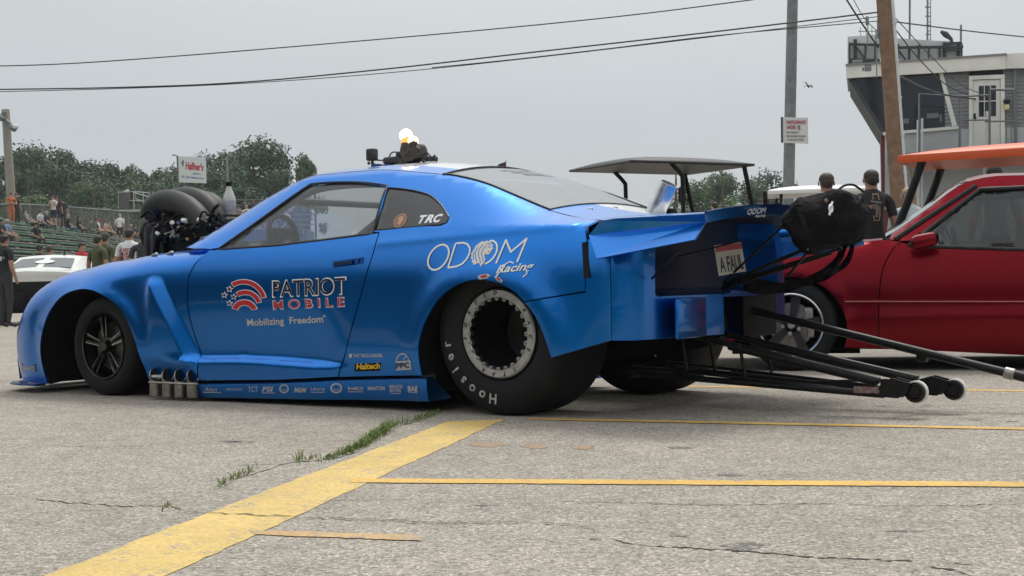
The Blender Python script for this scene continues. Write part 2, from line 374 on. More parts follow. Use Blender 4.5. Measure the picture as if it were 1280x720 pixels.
def panel(mb, poly, fn, holes=(), step=.04, depth=.02, mirror=False, extra=(), back=None):
    """curved sheet: fn(a, b, d) is the point at outline position (a, b), pushed d inwards; edges are turned in by depth"""
    V, fs = tri_fill(poly, holes, step, extra)
    g = (lambda p: (p[0], -p[1], p[2])) if mirror else (lambda p: p)
    vs = [g(fn(a, b, 0.)) for a, b in V]; fl = [(f if mirror else f[::-1]) for f in fs]
    cnt = {}
    for f in fs:
        for i in range(len(f)):
            e = (f[i], f[(i + 1) % len(f)]); k = (min(e), max(e)); cnt.setdefault(k, []).append(e)
    rim = [es[0] for es in cnt.values() if len(es) == 1]
    mp_ = {}
    for e in rim:
        for i in e:
            if i not in mp_: mp_[i] = len(vs); vs.append(g(fn(V[i][0], V[i][1], depth)))
    for a, b in rim:
        q = (b, a, mp_[a], mp_[b]); fl.append(q if mirror else q[::-1])
    mb.add(vs, fl); return mb
def interp(x, xs, ys):
    return float(np.interp(x, xs, ys))
def sstep(x, a, b):
    t = min(1, max(0, (x - a) / (b - a))); return t * t * (3 - 2 * t)
def cubic(xs, ys):
    """smooth monotone-ish interpolation"""
    xs = np.array(xs, float); ys = np.array(ys, float); o_ = np.argsort(xs); xs, ys = xs[o_], ys[o_]
    d = np.gradient(ys, xs)
    def f(x):
        if x <= xs[0]: return float(ys[0] + d[0] * (x - xs[0]) * .5)
        if x >= xs[-1]: return float(ys[-1] + d[-1] * (x - xs[-1]) * .5)
        i = int(np.searchsorted(xs, x) - 1); h = xs[i + 1] - xs[i]; t = (x - xs[i]) / h
        return float((1 + 2 * t) * (1 - t) ** 2 * ys[i] + t * (1 - t) ** 2 * h * d[i] + t * t * (3 - 2 * t) * ys[i + 1] + t * t * (t - 1) * h * d[i + 1])
    return f

# ------------------------------------------------------------------ lettering
def text_mesh(s, size=1., shear=0., bold=0., xs=1., spacing=1., align='CENTER', res=3):
    """2-D triangles of a word: (verts, faces); baseline centred at 0, cap height about .7*size"""
    c = bpy.data.curves.new('t', 'FONT'); c.body = s; c.size = size; c.shear = shear; c.offset = bold; c.space_character = spacing
    c.align_x = align; c.align_y = 'BOTTOM_BASELINE'; c.resolution_u = res; c.fill_mode = 'FRONT'
    o = bpy.data.objects.new('t', c); COL.objects.link(o)
    bpy.context.view_layer.update()
    me = bpy.data.meshes.new_from_object(o.evaluated_get(bpy.context.evaluated_depsgraph_get()))
    bm = bmesh.new(); bm.from_mesh(me); bmesh.ops.triangulate(bm, faces=bm.faces)
    vs = [(p.co.x * xs, p.co.y) for p in bm.verts]; bm.verts.index_update(); fs = [tuple(p.index for p in f.verts) for f in bm.faces]
    bm.free(); bpy.data.objects.remove(o); bpy.data.curves.remove(c); bpy.data.meshes.remove(me)
    ff = []
    for f in fs:
        a, b, d = (vs[i] for i in f)
        ff.append(f if (b[0] - a[0]) * (d[1] - a[1]) - (d[0] - a[0]) * (b[1] - a[1]) > 0 else f[::-1])
    return vs, ff
def put_text(mb, s, fn, **k):
    vs, fs = text_mesh(s, **k); mb.add([fn(x, y) for x, y in vs], fs); return mb
def fit_text(mb, s, p0, p1, height, fn2, **k):
    """word from 2-D point p0 (baseline start) to p1 (baseline end), cap height given; fn2(a, b) -> 3-D"""
    vs, fs = text_mesh(s, align='LEFT', **k)
    x0 = min(p[0] for p in vs); x1 = max(p[0] for p in vs); h = max(p[1] for p in vs if True) or 1
    cap = .7 * k.get('size', 1.)
    dx, dy = p1[0] - p0[0], p1[1] - p0[1]; Ln = sqrt(dx * dx + dy * dy); sg = 1 if dx >= 0 else -1
    ex = (dx / Ln, dy / Ln); ey = (0, 1)
    o_ = []
    for x, y in vs:
        t = (x - x0) / (x1 - x0) * Ln; q = y / cap * height
        o_.append(fn2(p0[0] + ex[0] * t + ey[0] * q, p0[1] + ex[1] * t + ey[1] * q))
    mb.add(o_, fs); return mb
rng = random.Random(7)

# ================================================================== GROUND
ASPH = asphalt_mat()
me = bpy.data.meshes.new('ground'); N_ = 14
bm = bmesh.new()
ys = [-60, -20, 0, 4, 8, 14, 22, 32, 50, 100, 300, 1480]; xs = [-880, -200, -60, -20, -6, 0, 6, 20, 60, 200, 880]
vv = [[bm.verts.new((x, y, 0)) for x in xs] for y in ys]
for i in range(len(ys) - 1):
    for j in range(len(xs) - 1): bm.faces.new((vv[i][j], vv[i][j + 1], vv[i + 1][j + 1], vv[i + 1][j]))
bm.to_mesh(me); bm.free(); me.materials.append(ASPH); g_ = bpy.data.objects.new('ground', me); COL.objects.link(g_); tag(g_, kind='structure')
LINE_Y = paint_line_mat('yellow_line', (.66, .41, .095), .235); LINE_O = paint_line_mat('faded_orange_line', (.56, .36, .15), .34); LINE_W = paint_line_mat('broad_yellow_band', (.64, .455, .15), .25)
def strip(name, L_, R_, m, z, n=40, jit=.004, seed=1):
    """flat painted strip between two photographed edges"""
    r_ = random.Random(seed); mb = MB(); a0, a1 = ground(*L_[0]), ground(*L_[1]); b0, b1 = ground(*R_[0]), ground(*R_[1]); rows = []
    for i in range(n + 1):
        t = i / n; p = a0.lerp(a1, t); q = b0.lerp(b1, t)
        rows.append([p + Vector((r_.uniform(-jit, jit), r_.uniform(-jit, jit), z)), q + Vector((r_.uniform(-jit, jit), r_.uniform(-jit, jit), z))])
    mb.grid(rows); return tag(mb.build(name, m, None, 0), kind='structure')
strip('painted_band', ((-60, 765), (560, 527)), ((112, 765), (632, 524)), LINE_W, .0018, 70, .006)
strip('painted_line', ((437, 599), (1340, 603.5)), ((437, 604), (1340, 610)), LINE_Y, .0032, 60, .003)
strip('painted_line', ((660, 523), (1340, 536.5)), ((660, 525), (1340, 539.2)), LINE_Y, .0032, 60, .003)
strip('painted_line', ((860, 482.2), (1340, 488.8)), ((860, 483.8), (1340, 490.4)), LINE_Y, .0018, 60, .003)
strip('painted_line', ((905, 436), (900, 436.2)), ((760, 449), (750, 449)), LINE_Y, .0018, 6, .003)
strip('faded_mark', ((312, 663.5), (528, 670)), ((318, 669), (526, 677)), LINE_O, .0027, 30, .006)
mk = mat('rust_mark', (.34, .215, .12), .85, noise=.25, nscale=25)
for x0, x1, y in ((650, 690, 558), (711, 744, 559.5), (583, 640, 556)):
    mb = MB(); P = [ground(x0 + (x1 - x0) * (.5 + .5 * cos(a) * f), y + (4.6 - abs(x0 - 650) * .02) * sin(a) * f) for a in np.linspace(0, 2 * pi, 27)[:-1] for f in (rng.uniform(.55, 1.1),)]
    mb.add([p + Vector((0, 0, .0012)) for p in P], [tuple(range(len(P)))]); tag(mb.build('faded_mark', paint_line_mat('rust_patch', (.34, .225, .125), .33), None, 0), kind='structure')
# cracks and tar scars
CRK = mat('crack_dirt', (.035, .032, .028), .95); SCAR = paint_line_mat('tar_scar', (.115, .105, .095), .34)
def crack(pts, wd, seed, z=.0014):
    r_ = random.Random(seed); P = []
    for a, b in zip(pts[:-1], pts[1:]):
        n = max(2, int(abs(b[0] - a[0]) / 6))
        for k in range(n): P.append((a[0] + (b[0] - a[0]) * k / n + r_.uniform(-2, 2), a[1] + (b[1] - a[1]) * k / n + r_.uniform(-1, 1)))
    G = [ground(*p) for p in P]; mb = MB(); rows = []
    for i, p in enumerate(G):
        w_ = wd * r_.uniform(.15, 1.0) * (0.2 if i in (0, len(G) - 1) else 1); rows.append([p + Vector((0, w_, z)), p - Vector((0, w_, -z))])
    mb.grid(rows); return tag(mb.build('ground_crack', CRK, None, 0), kind='structure')
crack([(268, 614), (300, 597), (330, 589), (358, 580), (385, 577), (420, 573), (455, 562), (480, 545), (505, 531), (545, 521)], .012, 1)
crack([(40, 624), (90, 629), (150, 633), (210, 632), (235, 640)], .006, 2); crack([(232, 641), (300, 644), (390, 648), (470, 651), (560, 655), (640, 654), (690, 656), (720, 658), (745, 664), (768, 675)], .005, 3, .0042)
crack([(768, 676), (800, 682), (850, 685), (905, 688), (960, 692), (1020, 697), (1080, 700), (1150, 702)], .007, 4); crack([(1160, 708), (1190, 713), (1215, 720), (1240, 735)], .010, 5)
crack([(60, 556), (130, 560), (200, 556)], .004, 6); crack([(700, 627), (800, 629), (900, 632), (1000, 630), (1120, 633), (1280, 630)], .003, 8)
for x, y, a, b in ((930, 683, 34, 6), (850, 560, 20, 1.6), (1205, 704, 14, 2.4), (1130, 664, 30, 1.2), (300, 553, 22, 1.2), (290, 552, 15, 1.2), (915, 594, 24, 2), (1105, 508, 16, .9), (1158, 507, 10, .7), (1220, 525, 12, .9), (1265, 527, 10, .8), (610, 632, 18, 1), (850, 670, 14, 1.2), (1010, 506, 20, .6), (745, 674, 10, 2)):
    mb = MB(); P = [ground(x + a * cos(q) * rng.uniform(.6, 1), y + b * sin(q) * rng.uniform(.6, 1)) + Vector((0, 0, .001)) for q in np.linspace(0, 2 * pi, 20)[:-1]]; mb.add(P, [tuple(range(len(P)))]); tag(mb.build('tar_scar', SCAR, None, 0), kind='structure')
# grass in the crack
GR = mat('grass_blade', (.10, .165, .03), .7, col2=(.18, .23, .06), nscale=60)
mb = MB(); r_ = random.Random(5)
tuft = [(278, 606, 9, 18, 14), (292, 599, 12, 24, 13), (311, 591, 9, 22, 15), (374, 575, 5, 18, 19), (388, 573, 12, 26, 10), (412, 571, 14, 40, 9), (430, 567, 16, 90, 11), (443, 562, 14, 110, 12), (455, 556, 14, 140, 12), (466, 549, 13, 160, 14), (476, 542, 11, 160, 15), (484, 537, 9, 100, 16), (496, 531, 12, 40, 9), (520, 525, 18, 70, 8), (536, 521, 16, 80, 8), (210, 633, 8, 16, 8)]
for x, y, w_, n, hp in tuft:
    for k in range(n):
        dx_ = r_.gauss(0, w_ * .5); g0 = ground(x + dx_, y - dx_ * .42 + r_.gauss(0, 1.5)); hgt = hp / FPX * g0.y * r_.uniform(.25, 1.15); a = r_.uniform(0, 6.28); ln = r_.uniform(.3, 1.5); d = Vector((cos(a), sin(a), 0)); s_ = Vector((-sin(a), cos(a), 0)) * .0022
        mb.add([g0 - s_, g0 + s_, g0 + d * hgt * ln * .4 + Vector((0, 0, hgt * .65)) + s_ * .7, g0 + d * hgt * ln * .4 + Vector((0, 0, hgt * .65)) - s_ * .7, g0 + d * hgt * ln + Vector((0, 0, hgt * (1 - .3 * ln)))], [(0, 1, 2, 3), (3, 2, 4)])
tag(mb.build('grass', GR, None, 0), kind='stuff')

# ================================================================== THE RACE CAR
CF = Frame((0.430, 7.166), radians(144))
BLUE = car_paint('blue_paint', (.001, .178, .63), .95, .31, .6)
NAVY = car_paint('dark_blue_paint', (.001, .06, .26), 1.0, .3, .25)
WHITEP = car_paint('white_stripe_paint', (.74, .75, .76), 0, .35)
BLACK = mat('black_shell', (.004, .004, .005), .7, spec=.2)
CARBON = mat('black_satin_metal', (.007, .007, .008), .42, .2, spec=.35, noise=.3, nscale=30)
TYRE = mat('tyre_rubber', (.0075, .0085, .010), .75, spec=.3, noise=.35, nscale=6, bump=.15, bscale=90)
CHROME = mat('polished_metal', (.75, .76, .78), .14, 1.0, noise=.08, nscale=20)
ALU = mat('brushed_aluminium', (.56, .57, .57), .34, 1.0, noise=.15, nscale=30)
STEELD = mat('smoky_steel', (.30, .28, .25), .36, .9, noise=.35, nscale=22)
DWHITE = mat('decal_white', (.80, .82, .84), .4)
DNAVY = mat('decal_navy', (.010, .012, .045), .4)
DRED = mat('decal_red', (.50, .022, .035), .4)
DGREY = mat('decal_grey', (.46, .50, .53), .45)
DYEL = mat('decal_yellow', (.80, .50, .03), .45)
RUBSEAL = mat('rubber_seal', (.010, .010, .012), .5)
GLASS = glass_mat('window_polycarbonate', (.76, .78, .78), .03, .88)
GLASSR = glass_mat('rear_polycarbonate', (.70, .72, .72), .05, .52)  # large pale diffuse share stands in for reflected sky
GLASSD = mat('smoked_quarter_glass', (.020, .022, .024), .16, coat=.3)

car = thing('race_car', 'blue drag race coupe with wide rear slicks, sponsor lettering and wheelie bars', 'race car', (CF.O[0], CF.O[1], 0), CF.ang)

bB = cubic([-.80, -.72, -.64, -.55, -.3, .05, .5, .9, 1.5, 2.15, 2.6, 3.1, 3.5, 3.7, 3.9, 4.0, 4.05, 4.1, 4.18, 4.25],
           [.76, .83, .868, .888, .915, .925, .893, .868, .856, .868, .892, .915, .912, .902, .885, .855, .835, .80, .72, .60])
crest = cubic([2.0, 2.244, 2.647, 2.956, 3.131, 3.304, 3.506, 3.732, 3.912, 4.041, 4.148, 4.22], [.91, .894, .886, .855, .844, .818, .796, .742, .66, .569, .488, .42])
railw = cubic([-.6, -.45, -.30, -.168, -.023, .106, .238, .437, .665, 1.008, 1.187, 1.353, 1.504, 1.62, 1.81, 2.033, 2.264, 2.43, 2.6],
              [.935, .952, .978, 1.013, 1.066, 1.116, 1.166, 1.22, 1.256, 1.295, 1.298, 1.297, 1.293, 1.266, 1.197, 1.099, .99, .901, .84])
railv = cubic([-.6, -.17, .3, .8, 1.3, 1.8, 2.2, 2.42], [.70, .63, .59, .575, .575, .61, .67, .735])
belt = cubic([-.6, -.2, .35, .86, 1.565, 2.05, 2.5], [.915, .925, .945, .938, .901, .890, .880])
ledge = cubic([.4, 1.07, 1.84, 2.22], [.225, .226, .247, .240])

def Vlow(u, w_):
    b = bB(u); v = b
    dz = sstep(u, .92, 1.30) * (1 - sstep(u, 2.15, 2.6)); zl = ledge(u)
    v -= .026 * dz * (1 - sstep(w_, zl + .03, .64))
    v += .040 * dz * (1 - sstep(w_, zl - .010, zl + .024))
    if w_ > .66: v -= .062 * ((w_ - .66) / .27) ** 2
    v -= .05 * max(0, (.34 - w_) / .3) ** 2 * (1 - dz)
    # flares
    r = sqrt(((u - .04) / 1.02) ** 2 + ((w_ - .29) / .93) ** 2)
    v += .026 * exp(-((r - .42) / .10) ** 2)
    r2 = sqrt(((u - 3.16) / 1.30) ** 2 + ((w_ - .30) / .95) ** 2)
    v += .018 * exp(-((r2 - .372) / .05) ** 2) * (1 if w_ > .15 else w_ / .15)
    # shoulder crease over the rear wheel
    q = w_ - (.918 - .035 * (u - .0))
    if u < 1.1: v += .006 * exp(-((q + .012) / .022) ** 2) * (1 - sstep(u, .7, 1.0)) * sstep(u, -.5, -.3)
    return v
def vent(u, w_):
    ul = 2.563 + (w_ - .70) * .605; ur = 2.462 + (w_ - .70) * .62
    s = (u - ur) / (ul - ur); s = min(1, max(0, s))
    if u > ul: s = 1 - sstep(u, ul + .02, ul + .55)
    fw_ = min(1, max(0, (u - ul) / .22))
    return .034 * s * (1 - sstep(w_, .69 - .42 * fw_, .735 - .02 * fw_)) * sstep(w_, .17, .26)
def VF(u, w_):
    v = Vlow(u, w_) + vent(u, w_)
    wc = crest(u); R = interp(u, [2.2, 2.7, 3.3, 4.1], [.10, .13, .20, .22]); k = interp(u, [2.15, 2.45, 3.0, 4.2], [.06, .13, .17, .2])
    if w_ > wc - R:
        t = min(1, (w_ - wc + R) / R); v -= k * (1 - sqrt(max(0, 1 - t * t)))
    return v
def VS(u, w_):
    wb = belt(u)
    if w_ <= wb: return Vlow(u, w_)
    vb = Vlow(u, wb); we = max(railw(u), wb + .02); s = min(1.0, (w_ - wb) / (we - wb))
    return vb + (railv(u) - vb) * (.72 * s + .28 * s ** 3)
FF = lambda a, b, d: (a, VF(a, b) - d, b)
FS = lambda a, b, d: (a, VS(a, b) - d, b)

farch = smooth_line([(3.672, .055), (3.676, .16), (3.657, .305), (3.618, .42), (3.537, .534), (3.399, .632), (3.232, .669), (3.079, .659), (2.922, .601), (2.819, .533), (2.737, .424), (2.678, .303), (2.651, .182), (2.650, .118)], .03)
rarch = smooth_line([(.444, .192), (.456, .30), (.443, .386), (.381, .498), (.279, .598), (.136, .660), (.0, .668), (-.133, .63), (-.224, .563), (-.298, .468), (-.347, .351), (-.368, .295)], .03)
dfront = smooth_line([(2.179, .118), (2.187, .257), (2.228, .374), (2.262, .50), (2.268, .60), (2.261, .704), (2.237, .775), (2.19, .838), (2.12, .886)], .03)
drear = smooth_line([(.803, .930), (.815, .816), (.88, .63), (.955, .454), (1.02, .30), (1.079, .165)], .03)
win_top = smooth_line([(1.48, 1.232), (1.345, 1.234), (1.1, 1.220), (.884, 1.187)], .04)
crest_pts = [(u, crest(u) - .0015) for u in np.arange(2.26, 4.16, .03)]

def two_sides(fn):
    for mir in (False, True): fn(mir)
fender_poly = [(4.215, .40), (4.225, .25), (4.215, .13), (4.20, .06)] + straight((4.20, .06), (3.69, .055))[1:] + farch + straight((2.62, .112), (2.2, .108))[1:] + dfront[1:] + [(2.18, .892)] + crest_pts + [(4.19, .447)]
ext_v = [(u, w_) for w_ in np.arange(.18, .76, .015) for u in (2.462 + (w_ - .7) * .62 + np.array([-.012, -.002, .008, .03, .06, .085, .098, .108, .125]))]
def mk_fender(mir):
    mb = MB(); panel(mb, inset(clean(fender_poly), .004), FF, step=.034, depth=.03, mirror=mir, extra=ext_v)
    o = mb.build('front_fender', BLUE, car, 60); return o
two_sides(mk_fender)
# fender lip splitter at the front corner and the front bumper across the nose
mb = MB(); rows = []
for i in range(25):
    t = -1 + 2 * i / 24; v_ = t * .725; u_ = 4.19 + .17 * (1 - abs(t) ** 2.4)
    rows.append([(u_ - .0, v_, .07), (u_ + .02, v_, .2), (u_ + .01, v_, .33), (u_ - .03, v_, .42), (u_ - .10, v_, .48 + .02 * (1 - t * t))])
mb.grid(rows); mb.build('front_bumper', BLUE, car, 60)
mb = MB()
pl = [(4.235, .56), (4.16, .80), (4.05, .89), (3.9, .925), (3.70, .935), (3.70, .86), (3.9, .86), (4.05, .79), (4.15, .5), (4.2, 0)]
pl = pl + [(a, -b) for a, b in pl[::-1][1:]] + [(4.40, -.35), (4.44, 0), (4.40, .35)]
mb.prism([(a, b) for a, b in pl], (0, 0, .048), (1, 0, 0), (0, 1, 0), .012)
mb.build('front_splitter', NAVY, car, 30)
# hood between the two fender crests
mb = MB(); rows = []
for u_ in np.arange(2.2, 4.25, .08):
    vh = VF(u_, crest(u_) - .002); row = []
    for k in range(13):
        t = -1 + k / 6; row.append((u_, vh * t, crest(u_) - .002 + .035 * (1 - t * t)))
    rows.append(row)
mb.grid(rows); mb.build('hood', BLUE, car, 60)

door_poly = dfront + straight((2.12, .886), (1.565, .901))[1:] + straight((1.565, .901), (.803, .936))[1:] + drear + straight((1.079, .165), (1.524, .138))[1:] + straight((1.524, .138), (2.179, .118))[1:-1]
ext_d = [(u, ledge(u) + q) for u in np.arange(.5, 2.2, .03) for q in (-.03, -.015, 0, .012, .024, .036, .055)]
doors = []
def mk_door(mir):
    mb = MB(); panel(mb, inset(clean(door_poly), .0045), FS, step=.036, depth=.03, mirror=mir, extra=ext_d)
    doors.append(mb.build('door', BLUE, car, 60))
two_sides(mk_door)
q_poly = drear[::-1] + [(.806, .936), (.866, .938)] + win_top[::-1] + straight((1.48, 1.232), (2.05, .893), .04)[1:] + [(2.12, .888), (2.18, .894), (2.26, .895)] + \
    [(u, railw(u)) for u in np.arange(2.42, -.17, -.035)] + smooth_line([(-.168, 1.013), (-.292, .980), (-.448, .955), (-.50, .945)], .03) + straight((-.50, .945), (-.535, .84))[1:] + straight((-.535, .84), (-.538, .607))[1:] + []
# join the seam into the arch
ia = min(range(len(rarch)), key=lambda i: abs(rarch[i][0] + .214) + abs(rarch[i][1] - .56))
q_poly += straight((-.538, .607), rarch[ia])[1:-1] + rarch[:ia + 1][::-1] + straight((.444, .192), (1.079, .165))[1:-1]
qwin = smooth_line([(.848, .947), (.6, .955), (.375, .958)], .04) + [(.338, .968), (.335, .99)] + smooth_line([(.345, 1.0), (.43, 1.062), (.52, 1.112), (.60, 1.138), (.72, 1.163), (.862, 1.182)], .04)
ext_q = [(u, .918 - .035 * u + q) for u in np.arange(-.45, 1.0, .028) for q in (-.05, -.032, -.02, -.01, 0, .012, .026)]
ext_q += [(u, ledge(u) + q) for u in np.arange(.5, 1.1, .03) for q in (-.03, -.015, 0, .012, .024, .036, .055)]
quarters = []
def mk_quarter(mir):
    mb = MB(); panel(mb, inset(clean(q_poly), .003), FS, holes=[qwin], step=.034, depth=.03, mirror=mir, extra=ext_q)
    quarters.append(mb.build('quarter_panel', BLUE, car, 60))
two_sides(mk_quarter)
# rear bumper corners on the sides (the wrap round the corner belongs to the fascia)
def Ucor(v_):      # plan of the rear: distance along u for lateral v_
    a = abs(v_); return -.80 - .03 * (1 - (a / .8) ** 2) + .16 * max(0, (a - .66) / .22) ** 2.2
s_poly = straight(rarch[ia], (-.538, .604))[:-1] + straight((-.538, .604), (-.538, .85))[:-1] + [(-.538, .85), (-.60, .868), (-.66, .87)] + straight((-.66, .87), (-.66, .378))[1:] + straight((-.66, .378), (-.368, .295))[1:] + rarch[ia + 1:-1][::-1]
bumper = None
def bump_pt(a, b, d): return (a, Vlow(a, b) - d + .004, b)
mb = MB(); two_sides(lambda mir: panel(mb, inset(clean(s_poly), .003), bump_pt, step=.034, depth=.03, mirror=mir))
# rear face: wraps from the side at u=-.66 round to the middle
def face_pt(t, b, d):
    # t runs 0..1 from the left corner to the right one
    sgn = 1 if t < .5 else -1; q = min(t, 1 - t) * 2   # 0 at corner, 1 centre
    if q < .12:
        a = q / .12 * pi / 2; u_ = -.66 - .115 * sin(a); v_ = Vlow(-.66, b) + .004 - .105 * (1 - cos(a))
    else:
        k = (q - .12) / .88; v_ = (Vlow(-.66, b) - .101) * (1 - k); u_ = -.775 - .045 * sin(k * pi / 2)
    rec = .20 * sstep(q, .22, .27) * sstep(b, .575, .61)     # deep recess under the wing
    b += sstep(b, .84, .915) * (.046 * max(0, 1 - (v_ / .885) ** 2) + .012)
    return (u_ + d + rec, sgn * v_, b)
tl = lambda v_: None
f_poly = straight((0., .378), (.0, .915))[:-1] + straight((0., .915), (1., .915))[:-1] + straight((1., .915), (1., .42))[:-1] + straight((1., .42), (.84, .42), .02)[:-1] + straight((.84, .42), (.84, .56))[:-1] + straight((.84, .56), (.47, .56), .02)[:-1] + straight((.47, .56), (.47, .372))[:-1] + straight((.47, .372), (0., .378), .02)[:-1]
ext_f = [(t_, b_) for b_ in np.arange(.565, .91, .011) for t_ in (.106, .110, .1225, .135, .139, .861, .865, .8775, .890, .894)] + [(t_, b_) for t_ in np.arange(.11, .89, .010) for b_ in (.568, .575, .5925, .61, .617)]
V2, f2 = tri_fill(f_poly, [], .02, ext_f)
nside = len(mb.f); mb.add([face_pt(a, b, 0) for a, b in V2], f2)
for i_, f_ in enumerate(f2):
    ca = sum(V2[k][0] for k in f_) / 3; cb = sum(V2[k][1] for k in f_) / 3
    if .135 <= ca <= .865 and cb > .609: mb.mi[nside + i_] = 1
bumper = mb.build('rear_bumper', [BLUE, mat('recess_shade_navy', (.004, .010, .045), .45)], car, 60)  # recess faces coloured darker to stand for shade under the spoiler
mb = MB(); mb.rbox((0, 0, 0), (.02, .36, .195), .02); o = mb.build('access_panel', BLUE, bumper, 40); o.location = (-.832, .42, .468); o.rotation_euler = (0, 0, .10)
mb = MB(); mb.rbox((-.80, -.40, .455), (.015, .40, .225), .02); mb.build('mud_flap', BLACK, bumper, 40)
# vertical side marker on the corner seam
mb = MB(); pm = [CF.side(x, y, .89) for x, y in ((726, 303), (732, 302), (738.5, 347), (731.5, 348))]
mb.add([(a, Vlow(a, b) + .013, b) for a, b in pm] + [(a, Vlow(a, b) - .01, b) for a, b in pm], [(0, 1, 2, 3), (0, 4, 5, 1), (1, 5, 6, 2), (2, 6, 7, 3), (3, 7, 4, 0)])
mb.build('side_marker', mat('smoked_lens', (.006, .006, .006), .5, spec=.2), bumper, 0)
# skirts
def mk_skirt(mir):
    mb = MB()
    top = lambda u_: interp(u_, [.44, 1.06, 1.52, 2.18], [.189, .160, .133, .110]); bot = lambda u_: interp(u_, [.42, 1.0, 2.19], [.060, .045, .020])
    us = np.linspace(2.19, .42, 46); rows = []
    for u_ in us:
        t_, b_ = top(u_), bot(u_); v_ = Vlow(u_, .15) + .004
        row = [(u_, v_ - .05, t_ - .004), (u_, v_ - .012, t_ - .005), (u_, v_, t_ - .012), (u_, v_ - .002, (t_ + b_) / 2), (u_, v_ - .012, b_ + .01), (u_, v_ - .02, b_), (u_, v_ - .2, b_ + .004)]
        rows.append([(p[0], -p[1], p[2]) if mir else p for p in row])
    mb.grid(rows)
    for e in (0, -1): mb.add(rows[e], [tuple(range(7))])
    return mb.build('side_skirt', BLUE, car, 45)
skirts = [mk_skirt(False), mk_skirt(True)]
# dark inner shell that closes the gaps and the wheel wells, floor pan
mb = MB()
sh = [(2.6, .14), (2.66, .33), (2.75, .47), (2.86, .57), (3.0, .64)]
for mir in (False, True):
    g = -1 if mir else 1
    for k in range(1):
        P = [[(u_, g * (Vlow(u_, min(w_, .85)) - .05), w_) for w_ in np.linspace(.13, .86, 12)] for u_ in np.arange(.50, 2.6, .07)]
        mb.grid(P)
    # well linings: arc shells that run inwards
    for arch, deep in ((farch, .42), (rarch, .55)):
        P = [[(a, g * (VF(a, b) - .012), b), (a + (0.004), g * (VF(a, b) - .10), b + .012), (a, g * (VF(a, b) - deep), b + .01)] for a, b in arch]; mb.grid(P)
    mb.add([(3.72, g * .45, .05), (2.6, g * .45, .05), (2.6, g * .45, .72), (3.72, g * .45, .72)], [(0, 1, 2, 3)])
    mb.add([(.5, g * .33, .12), (-.6, g * .33, .30), (-.6, g * .33, .80), (.5, g * .33, .72)], [(0, 1, 2, 3)])
mb.add([(2.62, -.8, .075), (.45, -.8, .1), (.45, .8, .1), (2.62, .8, .075)], [(0, 1, 2, 3)])
mb.add([(.45, -.8, .1), (.45, .8, .1), (.45, .8, .86), (.45, -.8, .86)], [(0, 1, 2, 3)])
mb.add([(2.45, -.8, .1), (2.45, .8, .1), (2.3, .72, .86), (2.3, -.72, .86)], [(0, 1, 2, 3)])
mb.build('inner_shell', BLACK, car, 30)
# glass
def mk_glass(mir):
    pol = [(2.06, .885)] + straight((2.06, .885), (1.478, 1.24), .05)[1:] + smooth_line([(1.478, 1.24), (1.345, 1.241), (1.1, 1.227), (.876, 1.194)], .05)[1:] + straight((.876, 1.194), (.852, .93), .05)[1:] + straight((.852, .93), (1.565, .893), .05)[1:] + straight((1.565, .893), (2.06, .885), .05)[1:-1]
    mb = MB(); V_, f_ = tri_fill(pol, [], .06); g = -1 if mir else 1
    mb.add([(a, g * (VS(a, b) - .012), b) for a, b in V_], f_); o1 = mb.build('door_window', GLASS, car, 180)
    mb = MB(); V_, f_ = tri_fill(inset(clean(qwin), -.008), [], .05)
    mb.add([(a, g * (VS(a, b) - .006), b) for a, b in V_], f_); o2 = mb.build('quarter_window', GLASSD, car, 180)
    mb = MB(); mb.tube([(a, g * (VS(a, b) - .004), b) for a, b in pol], .008, 6, closed=True); mb.build('seal', RUBSEAL, o1, 60)
    mb = MB(); mb.tube([(a, g * (VS(a, b) - .003), b) for a, b in qwin], .006, 6, closed=True); mb.build('seal', RUBSEAL, o2, 60)
    return o1, o2
gl_L = mk_glass(False); gl_R = mk_glass(True)
# roof skin between the rails: blue edges, white stripe, and the glasses
crownf = lambda u_: interp(u_, [-.6, -.17, .3, .8, 1.5, 2.4], [.048, .05, .066, .072, .065, .05])
def top_pt(u_, t): return (u_, railv(u_) * t, railw(u_) + crownf(u_) * (1 - t * t))
def top_patch(name, u0, u1, t0, t1, m, off=0., bow=0., nu=22, ntt=21, parent=None):
    mb = MB(); rows = []
    for i in range(nu + 1):
        row = []
        for j in range(ntt + 1):
            t = t0 + (t1 - t0) * j / ntt; u_ = u0 + (u1 - u0) * i / nu + (bow * (1 - t * t) if i == 0 else bow * (1 - t * t) * (1 - i / nu))
            p = top_pt(u_, t); row.append((p[0], p[1], p[2] + off))
        rows.append(row)
    mb.grid(rows); return mb.build(name, m, parent or car, 180)
def split_stripe(o, lo, hi, m):
    o.data.materials.append(m)
    for p in o.data.polygons:
        c = p.center
        if lo <= c.y <= hi: p.material_index = 1
roof = top_patch('roof', .545, 1.60, -1.0, 1.0, BLUE, 0, 0, 20, 48); split_stripe(roof, -.50, .40, WHITEP)
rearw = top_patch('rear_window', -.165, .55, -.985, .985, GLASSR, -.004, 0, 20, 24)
mb = MB(); mb.tube([top_pt(.547, t) for t in np.linspace(-1, 1, 15)] , .005, 5); mb.tube([top_pt(-.165, t) for t in np.linspace(-1, 1, 15)], .006, 5)
for s_ in (-.985, .985): mb.tube([top_pt(u_, s_) for u_ in np.linspace(-.165, .55, 14)], .006, 5)
mb.build('seal', RUBSEAL, rearw, 60)
mb = MB()
